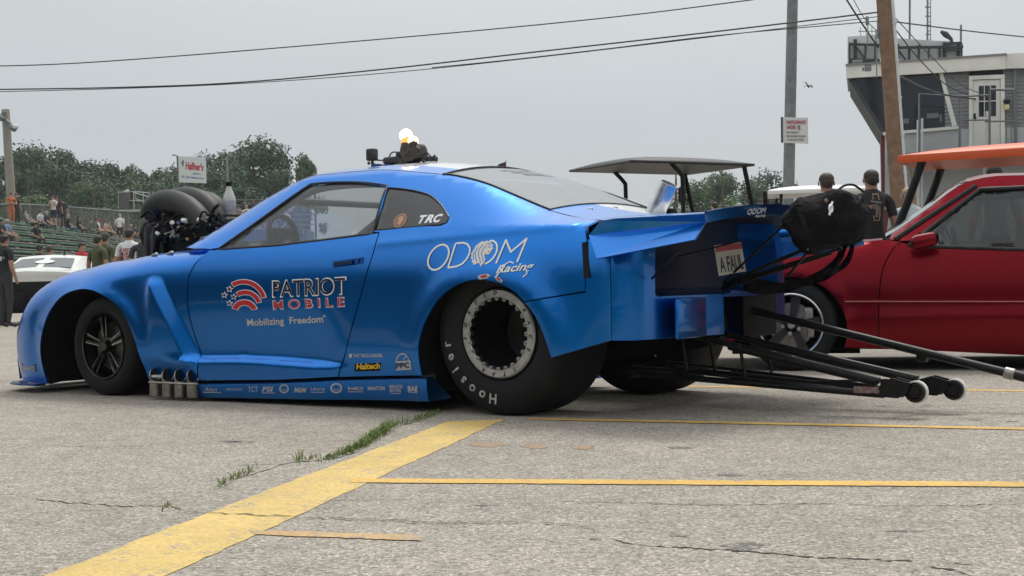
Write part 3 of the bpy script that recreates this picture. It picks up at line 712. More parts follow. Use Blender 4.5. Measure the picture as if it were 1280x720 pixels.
for k in range(3):     # lettering strips on the rear window, too faint to read
    for q in range(9):
        u0 = .44 - k * .055; t0 = -.1 + q * .055 - k * .05
        P = [top_pt(u0, t0), top_pt(u0, t0 + .04), top_pt(u0 - .03, t0 + .03), top_pt(u0 - .03, t0 - .01)]
        mb.add([(p[0], p[1], p[2] + .002) for p in P], [(0, 1, 2, 3)])
mb.build('lettering', mat('faint_decal', (.16, .165, .17), .4), rearw, 0)
top_patch('windshield', 1.60, 2.40, -.985, .985, GLASS, -.004, 0, 14, 16)
# deck lid
mb = MB(); rows = []
for u_ in np.linspace(-.172, -.60, 14):
    rows.append([top_pt(u_, t) for t in np.linspace(-1, 1, 49)])
mb.grid(rows); deck = mb.build('deck_lid', BLUE, car, 180); split_stripe(deck, -.36, .20, WHITEP)
mb = MB()
for t, uu in ((.22, -.25), (-.55, -.28), (.6, -.25)):
    p = top_pt(uu, t); mb.lathe([(.0, .006), (.012, .005), (.016, 0)], p, (0, 0, 1), 12)
mb.build('fastener', ALU, deck, 40)
# silver tube standing on the deck
a0 = CF.side(820, 264, .05); a1 = CF.side(836, 229, .05)
tb = MB(); d_ = Vector((a1[0] - a0[0], 0, a1[1] - a0[1])); L_ = d_.length
tb.lathe([(.050, -.02), (.050, L_), (.045, L_), (.045, .0)], (a0[0], .05, a0[1]), d_, 28); tb.build('deck_tube', mat('satin_silver', (.72, .73, .75), .28, 1.0, noise=.1, nscale=30), car, 40)
tb = MB(); pz = top_pt(-.46, -.02); tb.rbox((-.47, -.06, pz[2] + .012), (.03, .07, .03), .006); tb.build('deck_latch', BLACK, deck, 40)
# spoiler: deck extension, rear lip and folded side plates
mb = MB(); rows = []; rows2 = []
for i in range(13):
    t = -1 + i / 6; v_ = .885 * t; c_ = 1 - t * t
    w0 = .938 + .046 * c_; w1 = .906 + .058 * c_; u1 = -1.15
    rows.append([(-.585, v_, w0), (-.85, v_, w0 - .006 + .004), (u1, v_, w1), (u1 - .012, v_, w1 + .042)])
    rows2.append([(-.585, v_, w0 - .012), (-.85, v_, w0 - .02), (u1 - .004, v_, w1 - .010), (u1 - .020, v_, w1 + .042)])
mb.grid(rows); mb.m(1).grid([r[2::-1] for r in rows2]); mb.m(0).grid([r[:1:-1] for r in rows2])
for i in range(12):
    mb.add([rows[i][3], rows[i + 1][3], rows2[i + 1][3], rows2[i][3]], [(0, 1, 2, 3)])
spoiler = mb.build('spoiler', [BLUE, mat('underside_shade_dark', (.012, .016, .03), .5)], car, 40)  # dark underside colour stands in for the shade beneath the spoiler
mb = MB()
for s_, x0, y0, x1, y1, h_ in (('ODOM', 932.5, 268.6, 954, 266.2, 7.2), ('Racing', 944, 272, 955.5, 270.6, 3.6)):
    p0, p1 = CF.cross(x0, y0, -1.166), CF.cross(x1, y1, -1.166); fit_text(mb, s_, p0, p1, CF.cross(x0, y0 - h_, -1.166)[1] - p0[1], lambda a, b: (-1.1665 - .012 * (b - .93) / .04, a, b))
mb.build('lettering', DWHITE, spoiler, 0)
def mk_plate(mir):
    g = -1 if mir else 1; S3 = lambda x, y, v_: (lambda q: (q[0], g * v_, q[1]))(CF.side(x, y, v_))
    b0, b1 = S3(746, 323, 1.0), S3(868, 299.4, .985); c0, c1 = S3(736, 294, .90), S3(882, 277, .90); t0, ta, t1 = S3(751, 276, .925), S3(769, 273, .93), S3(881, 267, .925)
    mb = MB(); P = [b0, b1, c1, c0, t0, ta, t1]
    Q = [(p[0], p[1] - g * .012, p[2] - (.004 if i < 2 else 0)) for i, p in enumerate(P)]
    F_ = [(0, 1, 2, 3), (3, 2, 6, 5, 4)]
    mb.add(P + Q, F_ + [tuple(i + 7 for i in f[::-1]) for f in F_] + [(0, 7, 8, 1), (1, 8, 9, 2), (2, 9, 13, 6), (6, 13, 12, 5), (5, 12, 11, 4), (4, 11, 10, 3), (3, 10, 7, 0)])
    o = mb.build('spoiler_side_plate', BLUE, spoiler, 0)
    return o
two_sides(mk_plate)
mb = MB()
def spl(x, y, u_): c = CF.cross(x, y, u_); return (u_, c[0], c[1])
for A_, B_, r_ in (((848, 316, -1.08), (815, 348, -.80), .006), ((930, 300, -1.12), (842, 322, -.80), .004), ((986, 276, -1.15), (905, 352, -.80), .006)):
    mb.tube([spl(*A_), spl(*B_)], r_, 6)
mb.build('spoiler_strut', CARBON, spoiler, 60)
# number plate hung in the recess
pc = [spl(x, y, -.842) for x, y in ((894, 339), (938, 333.5), (927, 309), (888, 312))]
ex = Vector(pc[1]) - Vector(pc[0]); ctr = sum((Vector(p) for p in pc), Vector()) / 4
mb = MB(); W_, H_ = .30, .152
pR = Matrix.Rotation(radians(-4), 3, 'X')
E1 = pR @ Vector((0, -1, 0)); E2 = pR @ Vector((.12, 0, 1)).normalized(); pn = E1.cross(E2)
if pn.x > 0: pn = -pn
mb.prism([(-W_ / 2, -H_ / 2), (W_ / 2, -H_ / 2), (W_ / 2, H_ / 2), (-W_ / 2, H_ / 2)], ctr, E1, E2, .004)
plate = mb.build('number_plate', mat('plate_white', (.62, .61, .52), .5), car, 0)
fnp = lambda x, y: ctr + E1 * x + E2 * y + pn * .006
mb = MB(); mb.add([fnp(*p) for p in ((-W_ / 2 + .004, H_ / 2 - .034), (W_ / 2 - .004, H_ / 2 - .034), (W_ / 2 - .004, H_ / 2 - .004), (-W_ / 2 + .004, H_ / 2 - .004))], [(0, 1, 2, 3)])
mb.build('band', DRED, plate, 0)
mb = MB(); put_text(mb, 'A FAUL', lambda x, y: fnp(x * 1.0, y - .060), size=.105, bold=.003, xs=.74); mb.build('lettering', DNAVY, plate, 0)
tb = MB(); tb.rbox((-.83, -.16, .585), (.05, .40, .014), .005, Matrix.Rotation(.0, 3, 'Z')); tb.build('plate_bracket', NAVY, car, 30)

# ------------------------------------------------------------------ wheels
def ring_text(mb, s, o, ex, ey, n, R, size, a0, a1, off, **k):
    """letters on an arc: from angle a0 to a1 (clockwise seen from outside)"""
    K = len(s)
    for i, ch in enumerate(s):
        if ch == ' ': continue
        a = a0 + (a1 - a0) * i / max(1, K - 1); c = Vector((cos(a), sin(a))); tdir = Vector((sin(a), -cos(a)))
        put_text(mb, ch, lambda x, y: o + ex * ((c * (R + y) + tdir * x).x) + ey * ((c * (R + y) + tdir * x).y) + n * off, size=size, **k)
def rear_wheel(g):
    hub = Vector((0, g * .86, .406)); ax = Vector((0, g, 0))
    mb = MB(); P = [(.226, -.03), (.235, -.012), (.262, -.002), (.30, .004), (.345, -.002), (.382, -.022), (.402, -.05), (.409, -.085), (.411, -.16), (.411, -.27), (.409, -.35), (.40, -.385), (.375, -.42), (.33, -.44), (.26, -.44), (.23, -.42)]
    mb.lathe(P, hub, ax, 72)
    for i, p in enumerate(mb.v):          # tyre squats a little on the ground
        if p[2] < .03: mb.v[i] = (p[0], p[1] + g * .006, max(p[2], .001))
    wh = thing('rear_wheel', None, None); wh.parent = car
    ty = mb.build('tyre', TYRE, wh, 40)
    mb = MB(); mb.lathe([(.222, -.03), (.222, -.006), (.214, .002), (.181, .002), (.177, -.004), (.177, -.03)], hub, ax, 64)
    ex = Vector((-1, 0, 0)) * g; ey = Vector((0, 0, 1))
    for k in range(24):      # scalloped inner edge with bolts
        a = 2 * pi * k / 24; c = hub + ex * (.175 * cos(a)) + ey * (.175 * sin(a))
        mb.lathe([(.0, .003), (.012, .003), (.014, -.02)], c, ax, 10)
    ring = mb.build('bead_lock_ring', ALU, wh, 30)
    for k in range(24):
        a = 2 * pi * k / 24; mb = MB(); c = hub + ex * (.175 * cos(a)) + ey * (.175 * sin(a)); mb.lathe([(0, .010), (.006, .010), (.007, .003)], c, ax, 6); mb.build('bolt', STEELD, ring, 20)
    mb = MB(); ring_text(mb, 'RACE STAR  FORGED  ', hub, ex, ey, ax, .191, .028, radians(35), radians(35 - 340), .0035, bold=.0006, shear=.2); mb.build('lettering', BLACK, ring, 0)
    mb = MB(); mb.lathe([(.176, -.02), (.17, -.10), (.158, -.16), (.160, -.30), (.06, -.315), (.05, -.27), (0, -.265)], hub, ax, 48); mb.build('rim', mat('black_rim', (.006, .006, .007), .35), wh, 35)
    mb = MB(); ring_text(mb, 'Hoosier', hub, ex, ey, ax, .298, .070, radians(-96), radians(-96 - 74), .0055, bold=.0016)
    mb.build('lettering', mat('worn_white', (.40, .41, .39), .8, noise=.6, nscale=40), ty, 0)
    return wh
rear_wheel(1); rear_wheel(-1)
def front_wheel(g):
    hub = Vector((3.09, g * .862, .312)); ax = Vector((0, g, 0)); ex = Vector((-1, 0, 0)) * g; ey = Vector((0, 0, 1))
    wh = thing('front_wheel', None, None); wh.parent = car
    mb = MB(); mb.lathe([(.205, -.03), (.212, -.008), (.235, .006), (.27, .008), (.295, -.004), (.307, -.022), (.311, -.05), (.311, -.13), (.303, -.155), (.27, -.17), (.21, -.16)], hub, ax, 64)
    for k in range(60):
        a = 2 * pi * k / 60; c = Vector((cos(a), 0, sin(a))); mb.box(hub + c * .309 - ax * .09, (.006, .10, .008), Matrix.Rotation(-a, 3, 'Y'))
    mb.build('tyre', TYRE, wh, 40)
    mb = MB(); mb.lathe([(.212, -.012), (.207, .001), (.198, .002), (.193, -.02), (.186, -.05), (.18, -.13)], hub, ax, 56)
    mb.lathe([(0, .0), (.030, .0), (.036, -.012), (.042, -.05)], hub, ax, 24)
    for k in range(5):
        a = 2 * pi * k / 5 + .35
        for s_ in (-1, 1):
            c0 = Vector((cos(a + s_ * .20), sin(a + s_ * .20))); c1 = Vector((cos(a + s_ * .12), sin(a + s_ * .12)))
            p0 = hub + (ex * c0.x + ey * c0.y) * .052 - ax * .022; p1 = hub + (ex * c1.x + ey * c1.y) * .19 - ax * .012
            d_ = (p1 - p0); side_ = d_.cross(ax).normalized() * .010
            mb.add([p0 - side_, p0 + side_, p1 + side_, p1 - side_] + [q - ax * .035 for q in (p0 - side_, p0 + side_, p1 + side_, p1 - side_)], [(0, 1, 2, 3), (0, 4, 5, 1), (1, 5, 6, 2), (2, 6, 7, 3), (3, 7, 4, 0)])
    rim = mb.build('rim', mat('gloss_black_rim', (.008, .008, .009), .16, .4, coat=.6), wh, 30)
    mb = MB()
    for k in range(5):
        a = 2 * pi * k / 5 + .35
        for s_ in (-1, 1):
            c0 = Vector((cos(a + s_ * .25), sin(a + s_ * .25))); c1 = Vector((cos(a + s_ * .155), sin(a + s_ * .155)))
            p0 = hub + (ex * c0.x + ey * c0.y) * .062 - ax * .019; p1 = hub + (ex * c1.x + ey * c1.y) * .182 - ax * .0085
            d_ = (p1 - p0); sd_ = d_.cross(ax).normalized() * .0024
            mb.add([p0 - sd_, p0 + sd_, p1 + sd_, p1 - sd_, ], [(0, 1, 2, 3)])
    mb.build('spoke_edge', CHROME, rim, 0)
    mb = MB(); mb.lathe([(0, -.07), (.15, -.07), (.155, -.085), (.155, -.1)], hub, ax, 40); mb.build('brake_disc', STEELD, wh, 30)
    return wh
front_wheel(1); front_wheel(-1)
# ------------------------------------------------------------------ exhaust pipes behind the front wheel
for k in range(4):
    x_ = 193.5 + k * 15.6; a = CF.side(x_, 475, .90); R_ = .036
    mb = MB(); n = 24; rows = []
    prof = []
    def ringv(r, zf): return [(a[0] + r * cos(q), .895 + r * sin(q), zf(q)) for q in [2 * pi * j / n for j in range(n)]]
    zt = lambda q: .150 - .036 * (-.78 * cos(q) + .62 * sin(q))
    bot = ringv(R_, lambda q: .022); to = ringv(R_, zt); ti = ringv(R_ - .0045, zt); bi = ringv(R_ - .0045, lambda q: .06)
    vs = bot + to + ti + bi; fs = []
    for L0 in range(3):
        for j in range(n): fs.append((L0 * n + j, L0 * n + (j + 1) % n, (L0 + 1) * n + (j + 1) % n, (L0 + 1) * n + j))
    mb.add(vs, fs[:2 * n]); mb.m(1).add(ti + bi, [(j, (j + 1) % n, n + (j + 1) % n, n + j) for j in range(n)]); mb.add(bi, [tuple(range(n))]); pipe = mb.build('exhaust_pipe', [STEELD, mat('pipe_inner_black', (.006, .006, .006), .9)], car, 40)  # inner wall and floor of the pipe are plain black
    mb = MB(); mb.add([(p[0], p[1], p[2] + .002) for p in ringv(R_ - .006, lambda q: .062 + .012 * cos(q))], [tuple(range(n))])
mb = MB(); a = CF.side(190, 470, .93); b = CF.side(245, 472, .93); mb.tube([(a[0] + .03, .93, .105), (b[0] - .02, .93, .105)], .006, 6); mb.tube([(a[0] + .05, .9, .13), (a[0] - .02, .86, .13)], .02, 10); mb.build('exhaust_bracket', STEELD, car, 40)

# ------------------------------------------------------------------ lettering on the car's side
def sp(x, y): return CF.side(x, y, .872)
def on_side(off): return lambda a, b: (a, VS(a, b) + off, b)
def word(mb, s, x0, y0, x1, y1, hpx, off=.003, **k):
    p0, p1 = sp(x0, y0), sp(x1, y1); q = sp((x0 + x1) / 2, (y0 + y1) / 2 - hpx)[1] - sp((x0 + x1) / 2, (y0 + y1) / 2)[1]
    fit_text(mb, s, p0, p1, q, on_side(off), **k)
def poly_px(mb, pts, off=.003):
    P = [sp(*p) for p in pts]; V_, f_ = tri_fill(P, [], .05) if len(P) > 4 else (P, [tuple(range(len(P)))])
    mb.add([on_side(off)(*p) for p in V_], f_)
def stroke_px(mb, pts, wpx, off=.003):
    """flat ribbon of even width through photographed points"""
    P = [Vector(p) for p in pts]; L_, R_ = [], []
    for i, p in enumerate(P):
        t = (P[min(i + 1, len(P) - 1)] - P[max(i - 1, 0)]).normalized(); n = Vector((-t.y, t.x)) * wpx / 2
        L_.append(p + n); R_.append(p - n)
    A_ = [on_side(off)(*sp(*p)) for p in L_]; B_ = [on_side(off)(*sp(*p)) for p in R_]; K = len(P)
    mb.add(A_ + B_, [(i, i + 1, K + i + 1, K + i) for i in range(K - 1)])
door = doors[0]; quarter = quarters[0]; skirt = skirts[0]
# door logo: three red bands, four stars, name
Z2 = lambda x, y: (260 + x / 6.737, 335 + y / 6.737)
wm, rm, nm, gm = MB(), MB(), MB(), MB()
def band(mb, c, r0, r1, a0, a1, g, off):
    a0 -= g / r1 * 57.3; a1 += g / r1 * 57.3; r0 -= g; r1 += g
    out_ = [(c[0] + r1 * cos(radians(a)), c[1] - r1 * sin(radians(a))) for a in np.linspace(a0, a1, 22)]
    inn = [(c[0] + r0 * cos(radians(a)), c[1] - r0 * sin(radians(a))) for a in np.linspace(a0, a1, 22)]
    A_ = [on_side(off)(*sp(*Z2(*p))) for p in out_]; B_ = [on_side(off)(*sp(*Z2(*p))) for p in inn]
    mb.add(A_ + B_, [(i, i + 1, 22 + i + 1, 22 + i) for i in range(21)])
for c_, r0, r1, a0, a1 in (((288, 290), 157, 190, 14, 121), ((302, 322), 100, 134, 16, 122), ((292, 378), 66, 108, 20, 158)):
    band(wm, c_, r0, r1, a0, a1, 6, .003); rb_ = MB(); band(rb_, c_, r0, r1, a0, a1, 0, .005); rb_.build('logo_band', DRED, door, 0)
for cx, cy, r_ in ((130, 228, 31), (173, 178, 33), (206, 243, 30), (170, 297, 31)):
    for mb_, q, of in ((wm, 1., .003), (nm, .58, .005)):
        poly_px(mb_, [Z2(cx + r_ * q * (1 if i % 2 == 0 else .45) * sin(pi * i / 5 + .1), cy - r_ * q * (1 if i % 2 == 0 else .45) * cos(pi * i / 5 + .1)) for i in range(10)], of)
word(wm, 'PATRIOT', 338, 371.5, 432.5, 367.5, 21, .003, bold=.030); word(nm, 'PATRIOT', 339.5, 370.6, 431, 366.6, 19.4, .005, bold=.006)
word(wm, 'MOBILE', 338.5, 387, 430, 383, 11.4, .003, bold=.035, spacing=1.55); word(rm, 'MOBILE', 339.5, 386.5, 429, 382.5, 10.6, .005, bold=.006, spacing=1.6)
word(gm, 'Mobilizing  Freedom', 305, 407.5, 401, 403, 8.4, .003, bold=.022)
word(gm, 'o', 400.5, 397, 404.5, 396.6, 4, .002, bold=.03)
for mb_, m_, nme in ((wm, DWHITE, 'lettering_outline'), (rm, DRED, 'red_lettering'), (nm, DNAVY, 'lettering'), (gm, DGREY, 'slogan_lettering')): mb_.build(nme, m_, door, 0)
# door handle
mb = MB(); P = [CF.side(x, y, .83) for x, y in ((420, 326.5), (447, 323), (458, 321.5), (458, 329), (447, 331), (420.5, 334))]
def plate_on(mb, P, o0, o1):
    K = len(P); mb.add([on_side(o1)(*p) for p in P] + [on_side(o0)(*p) for p in P], [tuple(range(K))] + [(i, i + K, (i + 1) % K + K, (i + 1) % K) for i in range(K)])
plate_on(mb, P, -.01, .003); plate_on(mb, inset([(p[0], p[1]) for p in P[:2] + P[4:]], .006), 0, .013); plate_on(mb, [CF.side(x, y, .83) for x, y in ((451.5, 323.5), (454, 323.2), (452.5, 328.5), (450.2, 328.8))], 0, .009)
hd = mb.build('handle', NAVY, door, 0)
mb = MB(); plate_on(mb, inset([(p[0], p[1]) for p in P[:2] + P[4:]], .011), 0, .0145); mb.build('grip', CARBON, hd, 0)
# quarter panel: ODOM with a lion head, Racing
Z3 = lambda x, y: (520 + x / 5.333, 285 + y / 5.333)
om = MB(); W_ = 2.3
def ell(cx, cy, rx, ry, sh, a0=0, a1=360, n=40): return [Z3(cx + rx * cos(radians(a)) + sh * sin(radians(a)), cy - ry * sin(radians(a))) for a in np.linspace(a0, a1, n)]
stroke_px(om, ell(169, 195, 70, 84, 16), W_); 
stroke_px(om, [Z3(*p) for p in ((276, 105), (254, 264))], W_); stroke_px(om, [Z3(*p) for p in ((276, 103), (330, 98), (362, 108), (384, 132), (390, 165), (380, 205), (355, 238), (318, 256), (252, 264))], W_)
stroke_px(om, ell(508, 163, 62, 78, 12, -75, 100, 30), W_)
stroke_px(om, [Z3(*p) for p in ((585, 236), (618, 76))], W_); stroke_px(om, [Z3(*p) for p in ((616, 78), (666, 162))], W_); stroke_px(om, [Z3(*p) for p in ((662, 162), (754, 68))], W_); stroke_px(om, [Z3(*p) for p in ((752, 66), (716, 226))], W_)
om.build('lettering', DWHITE, quarter, 0)
lm = MB()
poly_px(lm, [Z3(*p) for p in ((412, 150), (420, 122), (440, 100), (458, 88), (474, 92), (490, 84), (512, 92), (528, 106), (540, 112), (536, 124), (546, 138), (536, 146), (536, 160), (524, 176), (512, 178), (500, 170), (494, 182), (508, 206), (504, 232), (486, 258), (478, 240), (464, 232), (450, 240), (436, 246), (428, 230), (418, 224), (420, 208), (404, 200), (408, 186), (400, 174))], .0022)
lm.build('lion_head', mat('decal_cream', (.74, .70, .60), .45), quarter, 0)
lm = MB()
for pts in (((470, 110), (450, 140), (452, 175), (470, 205), (480, 235)), ((492, 120), (474, 145), (474, 175), (490, 200), (494, 225)), ((436, 130), (428, 165), (440, 200), (452, 225)), ((506, 124), (516, 128), (524, 124)), ((512, 158), (524, 160), (534, 156)), ((488, 108), (508, 104), (522, 112)), ((418, 160), (420, 190), (430, 210))):
    stroke_px(lm, [Z3(*p) for p in pts], .95, .0032)
lm.build('lion_mane_lines', BLUE, quarter, 0)
rm2 = MB(); word(rm2, 'Racing', 632, 341, 675, 336.5, 9.5, .0045, shear=.35, bold=.022); stroke_px(rm2, [(632, 346), (637, 339), (640, 331), (646, 327), (651, 329)], 1.6, .0045); stroke_px(rm2, [(666, 336), (668, 342), (664, 346)], 1.4, .0045)
rm2.build('script_lettering', DWHITE, quarter, 0)
# quarter window sticker letters
qw = gl_L[1]; tmb = MB()
for ch, x0, x1 in (('T', 510.5, 520), ('R', 519.5, 530), ('C', 530, 540.5)): word(tmb, ch, x0, 278.4 - (x0 - 510) * .06, x1, 278.4 - (x1 - 510) * .06, 9.6, -.0035, bold=.05, shear=.2)
tmb.build('lettering', DWHITE, qw, 0)
tmb = MB(); dsk = [(486 + 8.8 * cos(a), 275 + 9.5 * sin(a)) for a in np.linspace(0, 2 * pi, 24)[:-1]]; poly_px(tmb, dsk, -.0045); st = tmb.build('round_sticker', mat('sticker_brown', (.20, .055, .04), .5, col2=(.34, .16, .11), nscale=60), qw, 0)
tmb = MB(); stroke_px(tmb, [(486 + 7.4 * cos(a), 275 + 8.0 * sin(a)) for a in np.linspace(0, 2 * pi, 26)], .8, -.0032); poly_px(tmb, [(482, 272), (485, 269), (489, 270), (490, 275), (487, 281), (483, 279), (484, 275)], -.0032); tmb.build('sticker_emblem', mat('sticker_tan', (.48, .30, .20), .5), qw, 0)
# small sponsor stickers behind the door
m1, m2, m3 = MB(), MB(), MB()
word(m1, 'THAT TRACK CHANNEL', 440, 446.8, 479.5, 446.2, 4.4, .002, bold=.02); poly_px(m1, [(435, 442.5), (438.8, 442.3), (438.8, 447), (435, 447.2)])
word(m2, 'Haltech', 443.5, 462, 475, 460.6, 7.2, .003, bold=.03, shear=.2)
poly_px(m3, [(442, 455), (476.5, 453.5), (474.5, 463.6), (440.6, 464.6)], .002)
ppc = MB(); poly_px(ppc, [(496, 451.5), (519.5, 450), (519.5, 461.5), (496, 463)], .002); stroke_px(ppc, [(507.5 + 9.6 * cos(a), 451.5 - 9.5 * sin(a)) for a in np.linspace(.05, pi - .05, 16)], 1.3); stroke_px(ppc, [(508, 449), (513, 444.5)], 1)
ppl = MB(); word(ppl, 'PPC', 497.5, 460.3, 518.2, 458.9, 6.6, .010, bold=.03)
m1.build('lettering', DGREY, quarter, 0); m3.build('sticker', BLACK, quarter, 0); m2.build('lettering', DYEL, quarter, 0); ppc.build('sticker', DGREY, quarter, 0); ppl.build('lettering', DNAVY, quarter, 0)
# the row of sponsors along the skirt
def sk(a, b): return (a, Vlow(a, .15) + .0065, b)
def word_sk(mb, s, x0, x1, y, h, **k):
    p0, p1 = CF.side(x0, y, .88), CF.side(x1, y, .88); fit_text(mb, s, p0, p1, CF.side(x0, y - h, .88)[1] - p0[1], sk, **k)
SILV = mat('decal_silver', (.36, .40, .44), .4)
for s, x0, x1, y, h, kw in (('Alan', 256, 272, 489, 5, dict(shear=.3)), ('PRECISION', 283, 303, 488, 2.6, dict(shear=.2)), ('TCT', 310, 322, 490, 7, {}), ('PSI', 327, 341, 489.4, 6, dict(bold=.03, shear=.2)), ('M&M', 367, 383, 490.5, 6, dict(bold=.02, shear=.3)), ('Liberty', 388, 405, 488, 4, {}), ('RAMCO', 431, 450, 488, 4, dict(bold=.02)), ('MANTON', 456, 478.5, 488, 4.6, dict(bold=.03)), ('MENSCER', 484.5, 503, 485.4, 4, dict(bold=.02)), ('MOTORS', 485, 500, 490.2, 4, dict(bold=.02)), ('BAE', 510, 526, 488.8, 6.4, dict(bold=.04))): sm = MB(); word_sk(sm, s, x0, x1, y, h, **kw); sm.build('sponsor_lettering', SILV, skirt, 0)
def line_sk(mb, x0, x1, y, wd):
    mb.add([sk(*CF.side(x0, y - wd, .88)), sk(*CF.side(x1, y - wd, .88)), sk(*CF.side(x1, y, .88)), sk(*CF.side(x0, y, .88))], [(0, 1, 2, 3)])
for x0, x1, y in ((255, 277, 490.8), (327, 343, 491.6), (388, 404, 490.8), (431, 450, 490.6), (486, 500, 492.4), (511, 526, 490.6)): sm = MB(); line_sk(sm, x0, x1, y, .8); sm.build('sponsor_underline', SILV, skirt, 0)
for cx, cy, r_ in ((354.5, 486, 6), (417.5, 485.5, 6.8)):
    sm = MB()
    for a0, a1, rr in ((0, 2 * pi, r_), (.3, 3.0, r_ * .5)):
        P = [CF.side(cx + rr * cos(a), cy + rr * .95 * sin(a), .88) for a in np.linspace(a0, a1, 22)]; Q = [CF.side(cx + rr * .72 * cos(a), cy + rr * .68 * sin(a), .88) for a in np.linspace(a0, a1, 22)]
        sm.add([sk(*p) for p in P] + [sk(*p) for p in Q], [(i, i + 1, 23 + i, 22 + i) for i in range(21)])
    sm.build('sponsor_emblem', SILV, skirt, 0)
# sticker low on the front bumper corner
fm = MB()
def onf(a, b, off=.003): return (a, VF(a, b) + off, b)
P = [CF.side(x, y, .87) for x, y in ((25, 454), (47, 455), (47, 464.5), (25, 463.5))]; fm.add([onf(*p) for p in P], [(0, 1, 2, 3)]); b_ = fm.build('sticker', mat('decal_dull', (.05, .06, .08), .4), car, 0)
fm = MB(); fit_text(fm, 'RMHRPST', CF.side(26, 463, .87), CF.side(46.5, 463.7, .87), .032, lambda a, b: onf(a, b, .0045), bold=.02); fm.build('lettering', DGREY, b_, 0)
# wheel-arch stickers
for pts in (((609, 345.5), (613, 343), (622, 342), (625.5, 344), (622, 347.5), (612, 349.3)), ((630, 346), (632.5, 344.5), (638, 347.5), (641, 351), (639, 353), (634, 350.5))):
    fm = MB(); poly_px(fm, pts, .002); o_ = fm.build('sticker', DGREY, quarter, 0)
    fm = MB(); c_ = (sum(p[0] for p in pts) / 6, sum(p[1] for p in pts) / 6); poly_px(fm, [(c_[0] + (p[0] - c_[0]) * .55, c_[1] + (p[1] - c_[1]) * .55) for p in pts], .003); fm.build('sticker_print', DRED, quarter, 0)
# hood pins
for x, y in ((200, 317), (219, 316)):
    a, b = CF.side(x, y, .74); fm = MB(); fm.rbox((a, VF(a, crest(a) - .03) - .03, crest(a) - .012), (.05, .02, .02), .006, Matrix.Rotation(.3, 3, 'Y')); fm.build('hood_pin', ALU, car, 40)

# ------------------------------------------------------------------ inside: cage, seat, wheel, far side
mb = MB(); tub = lambda pts, r=.021: mb.tube(smooth_line2(pts), r, 8)
def smooth_line2(pts, n=6):
    P = [Vector(p) for p in pts]; P = [P[0] * 2 - P[1]] + P + [P[-1] * 2 - P[-2]]; o_ = []
    for i in range(1, len(P) - 2):
        a, b, c, d = P[i - 1:i + 3]
        for k in range(n):
            t = k / n; o_.append(.5 * ((2 * b) + (c - a) * t + (2 * a - 5 * b + 4 * c - d) * t * t + (3 * b - a - 3 * c + d) * t ** 3))
    return o_ + [P[-2]]
for g in (-1, 1):
    tub([(2.2, g * .66, .3), (2.15, g * .64, .88), (1.72, g * .52, 1.16), (1.4, g * .5, 1.23), (.8, g * .48, 1.20), (.5, g * .5, 1.10), (-.1, g * .5, .85)])
    tub([(.80, g * .5, 1.2), (.82, g * .66, .8), (.85, g * .68, .2)]); tub([(.82, g * .6, .75), (2.1, g * .66, .55)]); tub([(.8, g * .5, 1.18), (1.75, g * .66, .55)])
tub([(.8, -.48, 1.2), (.8, .48, 1.2)]); tub([(.82, -.65, .75), (.82, .65, .75)]); tub([(1.7, -.5, 1.16), (1.7, .5, 1.16)]); tub([(.8, -.48, 1.2), (.82, .6, .6)]); tub([(.5, -.5, 1.1), (.5, .5, 1.1)])
tub([(2.12, -.64, .84), (2.12, .64, .84)], .03)
mb.build('roll_cage', mat('cage_grey', (.10, .105, .11), .45), car, 60)
mb = MB(); mb.rbox((1.1, .33, .62), (.14, .50, .62), .05, Matrix.Rotation(-.22, 3, 'Y')); mb.rbox((1.32, .33, .34), (.5, .5, .14), .05); mb.rbox((1.04, .33, .90), (.12, .26, .18), .05, Matrix.Rotation(-.2, 3, 'Y')); mb.build('seat', CARBON, car, 50)
c_ = CF.side(354, 291, .33); mb = MB(); mb.tube([(c_[0] + .028 * cos(a), .33 + .13 * cos(a) * 0 + .115 * sin(a), c_[1] - .02 + .125 * cos(a)) for a in np.linspace(0, 2 * pi, 25)[:-1]], .017, 8, closed=True); mb.tube([(c_[0] + .02, .33, c_[1] - .02), (c_[0] + .3, .33, c_[1] - .16)], .02, 8)
mb.rbox((c_[0], .33, c_[1] - .02), (.03, .17, .1), .01); mb.build('steering_wheel', BLACK, car, 60)
mb = MB(); mb.rbox((2.15, 0, .80), (.26, 1.25, .16), .05); mb.rbox((1.85, .33, .88), (.05, .17, .09), .01); mb.build('dashboard', mat('dash_grey', (.07, .072, .075), .6), car, 50)

# ------------------------------------------------------------------ engine standing out of the hood
HAT = mat('dark_carbon_hose', (.020, .020, .021), .55, noise=.25, nscale=60, bump=.1, bscale=200)
FITW = mat('pale_fitting', (.62, .62, .58), .4); GOLD = mat('brass_fitting', (.48, .33, .14), .35, .8)
mb = MB()
def ep(x, y, v_): c = CF.side(x, y, v_); return (c[0], v_, c[1])
c0 = ep(190, 300, 0); c1 = ep(262, 300, 0)
mb.rbox(((3.42 + 2.72) / 2, 0, .96), (.74, .42, .20), .03); mb.rbox((3.05, 0, 1.07), (.62, .26, .13), .05)
for k in range(9): mb.rbox((2.80 + k * .065, 0, 1.10), (.014, .27, .10), .004)
mb.rbox((3.5, 0, .98), (.14, .34, .30), .05); mb.lathe([(0, .0), (.12, 0), (.13, .02), (.13, .07), (.10, .08)], (3.56, 0, 1.05), (1, 0, 0), 28)
mb.lathe([(0, .0), (.085, 0), (.09, .07), (.06, .08)], (3.6, 0, .86), (1, 0, 0), 24)
block = mb.build('blower', CARBON, car, 40)
